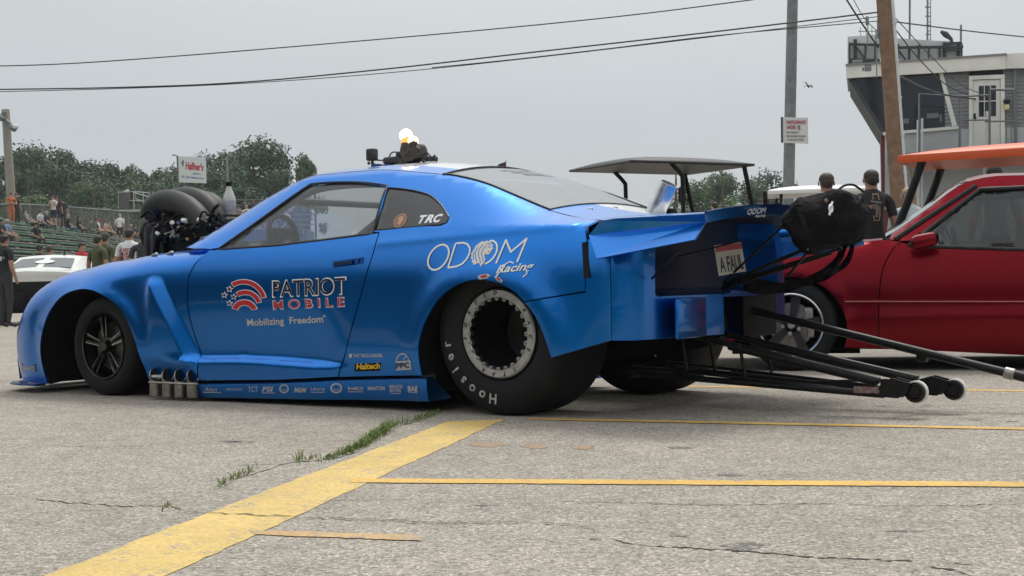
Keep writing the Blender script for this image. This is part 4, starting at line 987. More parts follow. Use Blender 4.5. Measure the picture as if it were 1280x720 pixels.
for vv, pts in ((.16, ((189, 268), (193, 259), (204, 252), (218, 252), (234, 259), (246, 270), (254, 283))), (-.02, ((214, 252), (226, 248), (240, 248), (254, 254), (265, 265), (271, 280))), (-.2, ((240, 254), (252, 252), (263, 255), (271, 263), (275, 278)))):
    mb = MB(); mb.tube(smooth_line2([ep(x, y, vv) for x, y in pts], 5), .078, 20); mb.build('intake_hose', HAT, car, 60)
mb = MB(); h0 = ep(188, 264, -.02)
mb.lathe([(.0, .10), (.07, .10), (.095, .0), (.105, .0), (.105, .02), (.10, .12), (.10, .3)], (h0[0] - .06, h0[1], h0[2] - .02), (-1, .0, -.05), 28)
mb.rbox(ep(222, 272, .02), (.34, .30, .16), .06); mb.rbox(ep(216, 285, .05), (.4, .22, .10), .03); mb.build('injector_hat', BLACK, car, 40)
for i in range(70):
    x = rng.uniform(192, 287); y = rng.uniform(273, 305); v_ = rng.uniform(.22, .30)
    if i < 3: x, y, v_ = ((228, 275.5, .24), (248, 275, .24), (259.5, 278, .24))[i]
    mb = MB(); p = Vector(ep(x, y, v_)); d_ = Vector((rng.uniform(-1, 1), rng.uniform(-.3, .3), rng.uniform(-.5, .5))).normalized()
    if i < 3:
        d_ = Vector((-1, 0, -.15 - .15 * i)); mb.lathe([(0, 0), (.016, 0), (.016, .045), (0, .045)], p, d_, 12); m_ = mat('white_fitting', (.82, .82, .82), .4)
    elif i % 3 == 0: mb.tube(smooth_line2([p, p + d_ * .06 + Vector((0, 0, .02)), p + d_ * .14 + Vector((0, 0, rng.uniform(-.08, .04)))], 4), rng.uniform(.006, .013), 7); m_ = BLACK
    else: mb.lathe([(0, 0), (rng.uniform(.008, .016), 0), (rng.uniform(.008, .015), rng.uniform(.02, .05)), (0, .05)], p, d_, 10); m_ = [CARBON, ALU, FITW, CARBON, STEELD, GOLD, CARBON][i % 7] if i % 2 else CARBON
    mb.build('hose_fitting', m_, block, 40)
mb = MB(); P = [(223, 289), (216, 288), (205, 291), (213, 293), (217, 297)]; mb.tube(smooth_line2([ep(x, y, .25) for x, y in ((214, 278), (216, 286), (217, 292), (213, 296))], 4), .011, 8); mb.tube([ep(206, 292, .25), ep(217, 289, .25)], .010, 8); mb.build('fuel_line', FITW, block, 60)
mb = MB(); mb.rbox(ep(244, 300, .22), (.34, .05, .19), .02); bx_ = mb.build('belt_guard', BLACK, car, 40)
mb = MB(); ring_ = [ep(x, y, .25) for x, y in ((249, 302.5), (251, 297.5), (259, 295.5), (258.5, 300.5), (250, 303.5))]; mb.tube(ring_, .0045, 6, closed=True); mb.build('emblem', DWHITE, bx_, 60)
mb = MB(); mb.rbox(ep(196, 301, .2), (.05, .05, .26), .012); mb.rbox(ep(206, 304, .22), (.03, .04, .22), .01); mb.tube([ep(193, 280, .2), ep(205, 310, .2)], .016, 8); mb.build('engine_bracket', CARBON, car, 40)
# overflow bottle by the windshield
bt = ep(287, 268, -.15); mb = MB(); s_ = (ep(287, 232, -.15)[2] - bt[2])
mb.lathe([(0, 0), (.040, 0), (.043, .008), (.043, s_ * .52), (.040, s_ * .58), (.034, s_ * .68), (.022, s_ * .86), (.017, s_ * .94), (.016, s_)], bt, (0, 0, 1), 24)
bo = mb.build('overflow_bottle', mat('milky_plastic', (.62, .60, .54), .4, col2=(.52, .53, .55), nscale=5), car, 50)
mb = MB(); mb.lathe([(.018, s_ - .004), (.020, s_), (.020, s_ + .024), (0, s_ + .024)], bt, (0, 0, 1), 16); mb.build('cap', BLACK, bo, 40)
mb = MB(); mb.lathe([(.0435, .012), (.0442, .014), (.0442, s_ * .46), (.0435, s_ * .47)], bt, (0, 0, 1), 24); mb.build('bottle_label', mat('label_grey', (.34, .37, .42), .5, noise=.2, nscale=14), bo, 60)

# ------------------------------------------------------------------ wheelie bars, tow bar
def spv(x, y, v_): c = CF.side(x, y, v_); return Vector((c[0], v_, c[1]))
mb = MB(); ends = []
for v_, wx, wy in ((.13, 1145, 490), (-.13, 1193, 487)):
    e_ = spv(wx, wy, v_); hub_ = e_
    p_up0 = Vector((-.55, v_ * 1.1, .40)); p_lo0 = Vector((-.35, v_ * 1.4, .175)); tip = e_ + Vector((.13, 0, .012))
    mb.tube([p_up0, tip + Vector((.04, 0, .035))], .017, 10); mb.tube([p_lo0, tip + Vector((.02, 0, -.03))], .016, 10); mb.tube([p_lo0 + Vector((0, 0, .035)), tip + Vector((.25, 0, -.005))], .008, 8)
    mb.tube([p_up0 + (tip - p_up0) * .30, tip + Vector((.05, 0, .03))], .0215, 10)
    mb.prism([(-.045, -.036), (.04, -.04), (.085, -.012), (.10, .03), (.015, .052), (-.04, .036)], tip - Vector((.02, .03, 0)), (-1, 0, 0), (0, 0, 1), .012)
    mb.prism([(-.045, -.036), (.04, -.04), (.085, -.012), (.10, .03), (.015, .052), (-.04, .036)], tip - Vector((.02, -.03, 0)), (-1, 0, 0), (0, 0, 1), .012)
    ends.append((e_, tip))
mb.tube([ends[0][1], ends[1][1]], .016, 8)
mb.tube([Vector((-.9, .15, .19)), Vector((-1.3, .10, .15)), Vector((-1.6, -.1, .15))], .007, 6)
for v_ in (.15, -.15): mb.tube([Vector((-.62, v_, .42)), Vector((-.66, v_, .165))], .010, 8); mb.tube([Vector((-.95, v_, .33)), Vector((-.98, v_, .17))], .009, 8)
mb.tube([Vector((-.5, .25, .40)), Vector((-.5, -.25, .40))], .02, 8); mb.tube([Vector((-.4, .3, .175)), Vector((-.4, -.3, .175))], .02, 8)
wb = mb.build('wheelie_bar', CARBON, car, 60)
for e_, tip in ends:
    mb = MB(); mb.lathe([(.030, -.026), (.046, -.024), (.046, .024), (.030, .026)], e_, (0, 1, 0), 28); mb.lathe([(0, .028), (.026, .028), (.030, .018), (.03, -.018), (.026, -.028), (0, -.028)], e_, (0, 1, 0), 24); wwh = mb.build('wheelie_wheel', CARBON, wb, 40)
    mb = MB(); mb.lathe([(.0462, -.023), (.0515, -.021), (.0515, -.002), (.0462, .001)], e_, (0, 1, 0), 32); mb.build('tread', mat('white_urethane', (.72, .72, .68), .5), wwh, 40)
mb = MB(); mb.rbox((0, 0, 0), (.12, .005, .03), .002); o_ = mb.build('bar_label', mat('bar_label_red', (.18, .03, .02), .6, col2=(.25, .25, .25), nscale=60), wb, 0); 
pl_ = spv(1085, 487, .13); o_.location = (pl_.x, .153, pl_.z)
mb = MB(); t0 = spv(932, 386, -.30); t1 = spv(1262, 467, -.30); t2 = t0 + (t1 - t0) * 1.35
mb.tube([t0, t1], .021, 12); mb.tube([t1 + (t1 - t0).normalized() * .02, t2], .023, 12); mb.rbox(spv(1153, 446, -.31), (.05, .05, .05), .01)
tb = mb.build('tow_bar', CARBON, car, 50)
mb = MB(); d_ = (t1 - t0).normalized(); mb.lathe([(.022, -.025), (.028, -.02), (.028, .02), (.022, .025)], t1, d_, 16); mb.build('coupling', STEELD, tb, 40)
# ------------------------------------------------------------------ parachute packs on their struts
CLOTH = mat('black_nylon', (.008, .008, .010), .85, noise=.5, nscale=14, bump=.9, bscale=13, bdist=.05, spec=.15)
def pack(c, size, seed, rot):
    r_ = random.Random(seed); bm = bmesh.new(); bmesh.ops.create_icosphere(bm, subdivisions=4, radius=1)
    ph = [r_.uniform(0, 6.28) for _ in range(8)]
    for p in bm.verts:
        q = p.co.copy(); s_ = max(abs(q.x) ** 1, 1e-6)
        k = (abs(q.x) ** 2.6 + abs(q.y) ** 2.6 + abs(q.z) ** 2.6) ** (-1 / 2.6); q = q * k
        f = 1 + .05 * sin(q.x * 5 + ph[0] + 3 * q.z) + .06 * sin(q.z * 6 + ph[1] + q.y * 4 - q.x * 5) + .035 * abs(sin(q.y * 8 + ph[2] + q.x * 9)) + .03 * abs(sin(13 * q.x + 8 * q.z + ph[3])) + .02 * sin(23 * q.z - 11 * q.x + ph[4])
        if q.x < 0: q = Vector((q.x, q.y * (1 - .18 * q.x * q.x), q.z * (1 - .12 * q.x * q.x)))
        p.co = Vector((q.x * size[0] * f, q.y * size[1] * f, q.z * size[2] * f))
    me = bpy.data.meshes.new('parachute_pack'); bm.to_mesh(me); bm.free(); me.shade_smooth(); me.materials.append(CLOTH)
    o = bpy.data.objects.new('parachute_pack', me); COL.objects.link(o); o.parent = car; o.location = c; o.rotation_euler = rot
    return o
pc1 = Vector((-1.42, .17, CF.cross(1026, 275, -1.42)[1])); pc2 = Vector((-1.365, -.14, CF.cross(1052, 275, -1.365)[1]))
pk1 = pack(pc1, (.178, .115, .128), 3, (0, radians(14), radians(12))); pk2 = pack(pc2, (.125, .11, .132), 9, (0, radians(-8), radians(-10)))
def bands(pk, size, xs):
    for bx in xs:
        mb = MB(); rows = []
        for a in np.linspace(0, 2 * pi, 41):
            ca, sa = cos(a), sin(a); k = (abs(ca) ** 2.6 + abs(sa) ** 2.6) ** (-1 / 2.6) * (1 - abs(bx) ** 2.6) ** (1 / 2.6) * 1.06
            rows.append([((bx + q) * size[0], ca * k * size[1], sa * k * size[2]) for q in (-.07, .07)])
        mb.grid(rows); mb.build('webbing_band', mat('webbing', (.008, .008, .009), .7, spec=.2), pk, 60)
    if len(xs) > 1: mb = MB(); mb.grid([[((-.9 + .75 * i / 6) * size[0], (j - 2) * .42 * size[1], (1.02 + .035 * sin(i * 1.7 + j) - .10 * (abs(j - 2) > 1) - .06 * (i == 0)) * size[2]) for j in range(5)] for i in range(7)]); mb.build('flap', CLOTH, pk, 60)
    mb = MB(); mb.tube([(-1.01 * size[0], size[1] * .5 * cos(a), size[2] * (.1 + .35 * sin(a))) for a in np.linspace(.2, 2.9, 9)], .006, 6); mb.build('handle_loop', mat('webbing', (.008, .008, .009), .7, spec=.2), pk, 60)
bands(pk1, (.178, .115, .128), (.45,)); bands(pk2, (.125, .11, .132), (.2,))
def cp(x, y, u_): c = CF.cross(x, y, u_); return Vector((u_, c[0], c[1]))
def on_pack(o): o.matrix_parent_inverse = pk1.matrix_basis.inverted(); return o
mb = MB(); mb.tube(smooth_line2([cp(1028, 262, -1.45), cp(1040, 248, -1.47), cp(1052, 234, -1.47), cp(1066, 231, -1.47), cp(1080, 240, -1.47)], 6), .006, 7); mb.tube(smooth_line2([cp(1042, 262, -1.5), cp(1047, 248, -1.5), cp(1049, 237, -1.48)], 6), .005, 7); on_pack(mb.build('ripcord', BLACK, pk1, 60))
mb = MB(); c_ = cp(1038.5, 260.5, -1.56); mb.tube([c_ + Vector((0, .016 * cos(a), .016 * sin(a))) for a in np.linspace(0, 6.283, 15)[:-1]], .005, 6, closed=True); mb.tube([c_ + Vector((0, -.008, .015)), c_ + Vector((0, -.02, .03))], .005, 6); mb.tube([c_ + Vector((0, .01, -.016)), c_ + Vector((0, .016, -.03))], .005, 6); on_pack(mb.build('pull_ring', DWHITE, pk1, 60))
mb = MB(); c_ = cp(1032.5, 250.6, -1.56); mb.prism([(-.020, 0), (0, .010), (.020, 0), (0, -.010)], c_, (0, -1, 0), (0, 0, 1), .004); on_pack(mb.build('cloth_tag', mat('tag_rust', (.25, .09, .05), .7), pk1, 0))
mb = MB()
for A_, B_, r_ in (((905, 355, -.79), (1012, 309, -1.36), .010), ((903, 360, -.79), (1040, 316, -1.40), .009), ((985, 345, -1.1), (1012, 312, -1.36), .007), ((915, 352, -.8), (1052, 310, -1.45), .008)): mb.tube([cp(*A_), cp(*B_)], r_, 8)
mb.build('parachute_strut', CARBON, car, 60)
mb = MB(); mb.tube([cp(980, 271, -1.17), cp(1010, 312, -1.36)], .0035, 6); mb.build('cable', FITW, car, 60)
for pts in ((((1060, 305, -1.42), (1050, 322, -1.36), (1035, 338, -1.30), (1008, 352, -1.16), (975, 358, -1.0), (945, 352, -.92), (925, 350, -.86))), (((1052, 310, -1.42), (1040, 333, -1.3), (1015, 349, -1.18), (985, 360, -1.05), (950, 363, -.95), (930, 358, -.86))), ((1068, 303, -1.44), (1058, 328, -1.36), (1030, 346, -1.24), (990, 356, -1.08), (960, 361, -.98), (940, 361, -.88))):
    mb = MB(); C_ = smooth_line2([cp(*p) for p in pts], 6); P = []
    for i, p in enumerate(C_):
        tw = .6 * sin(i * .55 + pts[0][0]); P.append([p + Vector((0, sin(tw) * .022, cos(tw) * .022)), p - Vector((0, sin(tw) * .022, cos(tw) * .022))])
    mb.grid(P); mb.grid([[a + Vector((.004, .004, 0)) for a in r_[::-1]] for r_ in P]); mb.build('webbing_strap', CLOTH, car, 60)
# ------------------------------------------------------------------ lamp and camera rig on the roof (a thing of its own)
rig0 = CF.O + CF.A * 1.30; rz = railw(1.30) + crownf(1.3)
rig = thing('light_rig', 'black camera and lit work lamp rig clamped on top of the blue car roof', 'lamp rig', (rig0[0], rig0[1], rz), CF.ang)
def rg(x, y, v_=0.): c = CF.side(x, y, v_); return Vector((c[0] - 1.30, v_, c[1] - rz))
RIGB = mat('rig_black', (.022, .022, .024), .5)
mb = MB()
for x in (474, 489, 514, 526): mb.rbox(rg(x, 208.5), (.06, .09, .03), .008)
mb.rbox(rg(498, 207.5), (.30, .04, .016), .005); mb.rbox(rg(521, 207), (.12, .12, .026), .01); mb.build('mount_plate', NAVY, rig, 40)
mb = MB(); p = rg(465, 193.5); mb.rbox(p, (.064, .05, .075), .010); gp = mb.build('action_camera', RIGB, rig, 40)
mb = MB(); mb.tube([rg(465.5, 201), rg(465.5, 207)], .009, 8); mb.tube([rg(466, 200), rg(480, 200.5)], .005, 6); mb.ball(rg(461, 204), .010, 8, 6); mb.ball(rg(468, 206), .010, 8, 6); mb.build('camera_arm', RIGB, rig, 50)
mb = MB(); mb.rbox(rg(492, 200.5), (.135, .06, .045), .015); mb.rbox(rg(504, 203), (.03, .07, .05), .008); mb.build('battery_pack', RIGB, rig, 40)
mb = MB(); mb.tube(smooth_line2([rg(486, 198), rg(489, 191.5), rg(495, 190), rg(504, 192)], 5), .0045, 6); mb.rbox(rg(501, 192.5), (.06, .03, .03), .006); mb.tube(smooth_line2([rg(530, 194), rg(534, 191), rg(538, 195)], 5), .004, 6); mb.build('cable', RIGB, rig, 60)
mb = MB()
lp = rg(518, 193); mb.rbox(lp, (.15, .11, .10), .03, Matrix.Rotation(.25, 3, 'Y')); mb.rbox(rg(512, 186), (.09, .09, .08), .02, Matrix.Rotation(-.3, 3, 'Y')); mb.rbox(rg(524, 188), (.07, .08, .06), .02); mb.tube([rg(511, 196), rg(509.5, 206)], .014, 8); mb.tube([rg(521, 198), rg(523, 206)], .014, 8); mb.tube([rg(527, 198), rg(531, 205)], .008, 8)
for i in range(14): mb.rbox(lp + Vector((rng.uniform(-.08, .08), .04, rng.uniform(-.05, .07))), (.03, .03, .022), .006, Matrix.Rotation(rng.uniform(-1, 1), 3, 'Y'))
lamp = mb.build('lamp_body', mat('lamp_body', (.045, .038, .030), .5), rig, 40)
mb = MB(); mb.tube([rg(532, 200), rg(540, 198), rg(546, 200)], .012, 8); mb.rbox(rg(539, 198.5), (.05, .05, .03), .008); mb.tube([rg(541, 197), rg(544, 194)], .006, 6); mb.tube([rg(545, 200), rg(546, 196)], .007, 6); mb.build('clamp', RIGB, rig, 50)
for x, y, r_ in ((507.5, 169.5, .043), (516, 177, .036)):
    p = rg(x, y); mb = MB(); mb.ball(p, r_ * .92, 18, 12); bl = mb.build('bulb', mat('lit_bulb', (1, .8, .5), .4, emit=(1., .70, .34), estr=9), lamp, 180)
    mb = MB(); dd = (rg(512, 186) - p); dd.normalize(); mb.lathe([(r_ * .75, .0), (r_ * 1.0, .02), (r_ * .9, .05), (r_ * .5, .075)], p + dd * .012, dd, 18); mb.build('lamp_shade', mat('lamp_shade', (.55, .26, .07), .5, emit=(1., .50, .14), estr=.9), lamp, 50)

# ================================================================== RED CAR
MF = Frame((2.150, 9.915), radians(164))
RED = car_paint('red_paint', (.18, .001, .008), .9, .28, .16)
REDT = mat('red_trim', (.34, .05, .05), .5)
red = thing('red_coupe', 'dark red two door coupe with side moulding parked behind the blue race car', 'car', (MF.O[0], MF.O[1], 0), MF.ang)
rail_r = cubic([-.50, -.622, -.9, -1.175, -1.268, -1.6, -2.4, -2.9, -3.3, -3.6], [.86, .905, 1.085, 1.272, 1.296, 1.305, 1.29, 1.10, .94, .90])
railv_r = cubic([-.6, -1.2, -1.8, -2.6, -3.4], [.70, .585, .57, .58, .66])
belt_r = cubic([-.6, -1.0, -1.5, -2.0, -3.4], [.885, .826, .806, .80, .86])
def VR(u, w_):
    b = interp(u, [-3.6, -3.2, -2.5, -1, .3, .7, .9, .96], [.74, .82, .86, .868, .86, .83, .78, .72])
    v = b - .03 * max(0, (.36 - w_) / .25) ** 2 - .012 * sstep(w_, .40, .42) 
    if w_ > .5: v -= .055 * ((w_ - .5) / .36) ** 1.6
    v += .012 * exp(-((w_ - .455) / .012) ** 2) * 0
    r = sqrt(u * u + (w_ - .30) ** 2); v += .012 * exp(-((r - .385) / .02) ** 2)
    r = sqrt((u + 2.55) ** 2 + (w_ - .30) ** 2); v += .012 * exp(-((r - .385) / .02) ** 2)
    if u < -.55:
        wb = belt_r(u)
        if w_ > wb:
            vb = VR(u, wb - 1e-4); s = min(1, (w_ - wb) / max(.03, rail_r(u) - wb)); return vb + (railv_r(u) - vb) * (.8 * s + .2 * s ** 3)
    else:
        hc = interp(u, [-.6, 0, .5, .96], [.892, .850, .80, .70])
        if w_ > hc - .07: v -= .07 * (1 - sqrt(max(0, 1 - min(1, (w_ - hc + .07) / .07) ** 2)))
    return v
FR = lambda a, b, d: (a, VR(a, b) - d, b)
arc = lambda cu, a0, a1: [(cu + .375 * cos(a), .285 + .365 * sin(a)) for a in np.linspace(a0, a1, 26)]
doorf = smooth_line([(-.583, .152), (-.588, .465), (-.609, .66), (-.642, .75), (-.70, .845), (-.742, .873)], .04)
rock = lambda u_: interp(u_, [-2.2, -.4, .96], [.055, .155, .21])
fr_poly = [(.95, .68), (.965, .45), (.95, .24)] + straight((.95, .24), (.37, .20))[1:-1] + arc(0, -.15, pi + .35) + straight((-.40, .156), (-.583, .152))[1:] + doorf[1:] + [(-.66, .890)] + [(u_, interp(u_, [-.6, 0, .5, .96], [.892, .850, .80, .70]) - .002) for u_ in np.arange(-.60, .95, .04)]
dr_poly = doorf[::-1] + straight((-.583, .152), (-1.98, .07))[1:] + straight((-1.98, .07), (-2.05, .30))[1:] + straight((-2.05, .30), (-2.03, .798))[1:] + straight((-2.03, .798), (-1.5, .805))[1:] + straight((-1.5, .805), (-.80, .848))[1:-1]
q_polyr = straight((-2.05, .30), (-2.03, .80))[:-1] + straight((-2.03, .80), (-2.05, 1.22))[:-1] + straight((-2.05, 1.22), (-1.27, 1.215))[:-1] + straight((-1.255, 1.21), (-.80, .86))[:-1] + [(-.742, .875), (-.66, .889), (-.63, .9)] + [(u_, rail_r(u_)) for u_ in np.arange(-.66, -3.5, -.06)] + straight((-3.5, .90), (-3.52, .30))[1:] + arc(-2.55, -.15, pi + .1)[:] + straight((-2.93, .2), (-2.0, .07))[-2:-1]
arc_q = arc(-2.55, pi - (-.1) , -.1)
for mir in (False, True):
    mb = MB(); panel(mb, inset(clean(fr_poly), .003), FR, step=.05, depth=.03, mirror=mir); o_ = mb.build('front_fender', RED, red, 50)
    mb = MB(); panel(mb, inset(clean(dr_poly), .004), FR, step=.05, depth=.03, mirror=mir); dR = mb.build('door', RED, red, 50)
    mb = MB()
    body = straight((-2.05, .30), (-2.03, .80))[:-1] + straight((-2.03, .80), (-2.05, 1.22))[:-1] + straight((-2.05, 1.22), (-1.27, 1.215))[:-1] + straight((-1.255, 1.21), (-.80, .86))[:-1] + [(-.742, .877), (-.66, .892)] + [(u_, rail_r(u_)) for u_ in np.arange(-.68, -3.48, -.06)] + straight((-3.5, .90), (-3.52, .30))[1:-1] + [(-2.55 + .375 * cos(a), .285 + .365 * sin(a)) for a in np.linspace(pi + .05, .35 * -1, 28)] + [(-2.0, .07)]
    panel(mb, inset(clean(body), .003), FR, step=.055, depth=.03, mirror=mir); mb.build('quarter_panel', RED, red, 50)
    g = -1 if mir else 1
    # mouldings
    mb = MB()
    for w0, w1, o_ in ((.462, .496, .012),):
        us = np.linspace(-.365, -1.995, 60); rows = [[(u_, g * (VR(u_, .47) + q), (w_ + (u_ + .34) * .018)) for q, w_ in ((.0, w0), (o_, w0 + .004), (o_, w1 - .004), (0, w1))] for u_ in us]; mb.grid(rows)
    mb.build('side_moulding', RED, red, 30)
    mb = MB()
    for w0 in (.478,):
        rows = [[(u_, g * (VR(u_, .47) + .0135), (w_ + (u_ + .34) * .018)) for w_ in (w0 - .003, w0 + .003)] for u_ in np.linspace(-.365, -1.995, 60)]; mb.grid(rows)
    mb.build('moulding_stripe', mat('pale_stripe', (.50, .16, .17), .5), red, 0)
    # window
    pol = straight((-2.04, .795), (-2.06, 1.225))[:-1] + straight((-2.06, 1.225), (-1.262, 1.218))[:-1] + straight((-1.262, 1.218), (-.79, .85))[:-1] + straight((-.79, .845), (-1.5, .80))[:-1] + straight((-1.5, .8), (-2.04, .795))[:-1]
    mb = MB(); V_, f_ = tri_fill(pol, [], .07); mb.add([(a, g * (VR(a, b) - .012), b) for a, b in V_], f_); gw = mb.build('door_window', glass_mat('side_glass', (.36, .38, .38), .02, .97), red, 180)
    mb = MB(); mb.tube([(a, g * (VR(a, b) + .002), b) for a, b in pol], .014, 6, closed=True); mb.build('seal', RUBSEAL, gw, 60)
    mb = MB(); mb.tube([(a, g * (VR(a, b) + .004), b) for a, b in straight((-1.24, 1.245), (-.70, .893), .05)], .016, 6); mb.build('pillar_trim', RUBSEAL, gw, 60)
    # mirror
    if not mir:
        mb = MB(); p0, p1 = MF.side(1139, 303, .93), MF.side(1172, 299, .93); c_ = ((p0[0] + p1[0]) / 2, .955, (p0[1] + p1[1]) / 2)
        mb.rbox(c_, (.175, .10, .098), .04, Matrix.Rotation(.18, 3, 'Y')); mb.prism([(-.09, 0), (.05, 0), (.02, .09), (-.0, .10)], (c_[0] + .02, .80, .835), (1, 0, 0), (0, 0, 1), .10); mb.build('mirror', RED, red, 40)
        mb = MB(); mb.rbox((c_[0] - .088, c_[1], c_[2] + .012), (.006, .086, .082), .002, Matrix.Rotation(.18, 3, 'Y')); mb.build('mirror_glass', BLACK, red, 40)
        mb = MB(); u_ = -1.85; mb.rbox((u_, VR(u_, .72) + .004, .715), (.14, .012, .035), .006); mb.build('handle', BLACK, dR, 40)
    # wheel
    for cu in (0, -2.55):
        hub = Vector((cu, g * .83, .318)); ax = Vector((0, g, 0)); wh = thing('wheel', None, None); wh.parent = red
        mb = MB(); mb.lathe([(.218, -.02), (.226, .0), (.25, .008), (.285, .004), (.308, -.012), (.316, -.04), (.318, -.10), (.314, -.17), (.29, -.19), (.21, -.18)], hub, ax, 56); mb.build('tyre', TYRE, wh, 40)
        mb = MB(); mb.lathe([(.2235, -.012), (.221, .004), (.212, .006), (.205, .0), (.20, -.03), (.19, -.14)], hub, ax, 56); mb.lathe([(0, -.015), (.034, -.015), (.038, -.03), (.05, -.06)], hub, ax, 24)
        rim = mb.build('rim', mat('rim_black', (.02, .02, .022), .3, .5), wh, 35)
        mb = MB(); mb.lathe([(.2225, .003), (.220, .0062), (.2135, .0072), (.211, .006)], hub, ax, 64); mb.build('rim_edge', CHROME, rim, 60)
        mb = MB()
        for k in range(5):
            a = 2 * pi * k / 5 + .5; d = Vector((cos(a), 0, sin(a))); t_ = Vector((-sin(a), 0, cos(a)))
            p0 = hub + d * .05 - ax * .03; p1 = hub + d * .205 - ax * .035
            mb.add([p0 - t_ * .022, p0 + t_ * .022, p1 + t_ * .034, p1 - t_ * .034] + [q - ax * .04 for q in (p0 - t_ * .022, p0 + t_ * .022, p1 + t_ * .034, p1 - t_ * .034)], [(0, 1, 2, 3), (0, 4, 5, 1), (1, 5, 6, 2), (2, 6, 7, 3), (3, 7, 4, 0)])
        mb.build('spoke', mat('spoke_grey', (.045, .045, .048), .35, .7), rim, 20)
        mb = MB()
        for k in range(5):
            a = 2 * pi * k / 5 + 1.1; d = Vector((cos(a), 0, sin(a))); mb.lathe([(0, -.012), (.013, -.012), (.016, -.035)], hub + d * .058, ax, 10)
        mb.lathe([(0, -.008), (.022, -.01), (.030, -.02)], hub, ax, 20); mb.build('lug_nut', ALU, rim, 40)
        mb = MB(); mb.rbox(hub + Vector((-.12, g * -.055, .06)), (.06, .03, .12), .01); mb.rbox(hub + Vector((-.13, g * -.055, -.05)), (.05, .03, .08), .01); mb.lathe([(.06, -.075), (.155, -.075), (.155, -.085)], hub, ax, 32); mb.build('brake_caliper', STEELD, wh, 35)
        mb = MB(); P = [[(cu + .372 * cos(a), g * (VR(cu, .5) - .02), .285 + .362 * sin(a)), (cu + .372 * cos(a), g * .45, .285 + .362 * sin(a))] for a in np.linspace(-.4, pi + .4, 24)]; mb.grid(P); mb.add([(cu + .45, g * .46, .1), (cu - .45, g * .46, .1), (cu - .45, g * .46, .75), (cu + .45, g * .46, .75)], [(0, 1, 2, 3)]); mb.build('wheel_well', BLACK, red, 40)
# upper skins: hood, roof, screens, boot, ends
def skin_u(name, us, hw, hh, cr, m, n=12, sm=60):
    mb = MB(); mb.grid([[(u_, hw(u_) * t, hh(u_) + cr * (1 - t * t)) for t in np.linspace(-1, 1, n + 1)] for u_ in us]); return mb.build(name, m, red, sm)
skin_u('hood', np.arange(-.62, .97, .1), lambda u_: VR(u_, interp(u_, [-.6, 0, .5, .96], [.892, .850, .80, .70]) - .003), lambda u_: interp(u_, [-.6, 0, .5, .96], [.890, .848, .798, .698]), .03, RED)
skin_u('windshield', np.linspace(-.64, -1.19, 10), railv_r, rail_r, .05, glass_mat('windshield_glass', (.42, .5, .48), .02, .72))
skin_u('roof', np.linspace(-1.19, -2.45, 14), railv_r, rail_r, .05, RED); skin_u('rear_window', np.linspace(-2.45, -3.25, 10), railv_r, rail_r, .04, GLASSD); skin_u('boot_lid', np.linspace(-3.25, -3.5, 5), railv_r, rail_r, .02, RED)
mb = MB(); mb.grid([[(.955 + .04 * (1 - t * t), .74 * t, z) for z in (.2, .45, .66, .70)] for t in np.linspace(-1, 1, 13)]); mb.build('front_bumper', RED, red, 40)
mb = MB(); mb.grid([[(-3.51, .78 * t, z) for z in (.3, .6, .9)] for t in np.linspace(-1, 1, 5)]); mb.build('rear_bumper', RED, red, 40)
mb = MB(); mb.add([(.3, -.78, .16), (-3.4, -.78, .10), (-3.4, .78, .10), (.3, .78, .16)], [(0, 1, 2, 3)])
for g in (-1, 1): mb.grid([[(u_, g * (VR(u_, min(w_, .8)) - .06), w_) for w_ in (.15, .4, .6, .80)] for u_ in np.arange(-2.1, -.42, .1)])
mb.add([(-.7, -.7, .1), (-.7, .7, .1), (-.62, .7, .86), (-.62, -.7, .86)], [(0, 1, 2, 3)]); mb.build('inner_shell', BLACK, red, 30)
mb = MB()
for v_ in (.36, -.36):
    mb.rbox((-1.72, v_, .62), (.16, .48, .56), .06, Matrix.Rotation(-.25, 3, 'Y')); mb.rbox((-1.84, v_, .98), (.10, .26, .18), .05, Matrix.Rotation(-.2, 3, 'Y')); mb.rbox((-1.5, v_, .36), (.5, .5, .14), .05)
mb.build('seat', mat('seat_charcoal', (.03, .03, .032), .8), red, 50)
mb = MB(); mb.tube([(-1.12 + .03 * sin(a), .36 + .18 * cos(a), .80 + .17 * sin(a)) for a in np.linspace(0, 2 * pi, 22)[:-1]], .014, 7, closed=True); mb.build('steering_wheel', BLACK, red, 60)
mb = MB(); mb.rbox((-.95, 0, .76), (.34, 1.35, .18), .05); mb.build('dashboard', mat('dash_dark', (.03, .03, .032), .7), red, 50)
mb = MB(); mb.tube([(-1.9, .5, .5), (-1.9, .46, 1.2), (-1.9, -.46, 1.2), (-1.9, -.5, .5)], .02, 8); mb.tube([(-1.9, .46, 1.2), (-1.2, .5, 1.18), (-.85, .6, .8)], .018, 8); mb.build('roll_bar', mat('bar_dark', (.05, .05, .055), .5), red, 60)

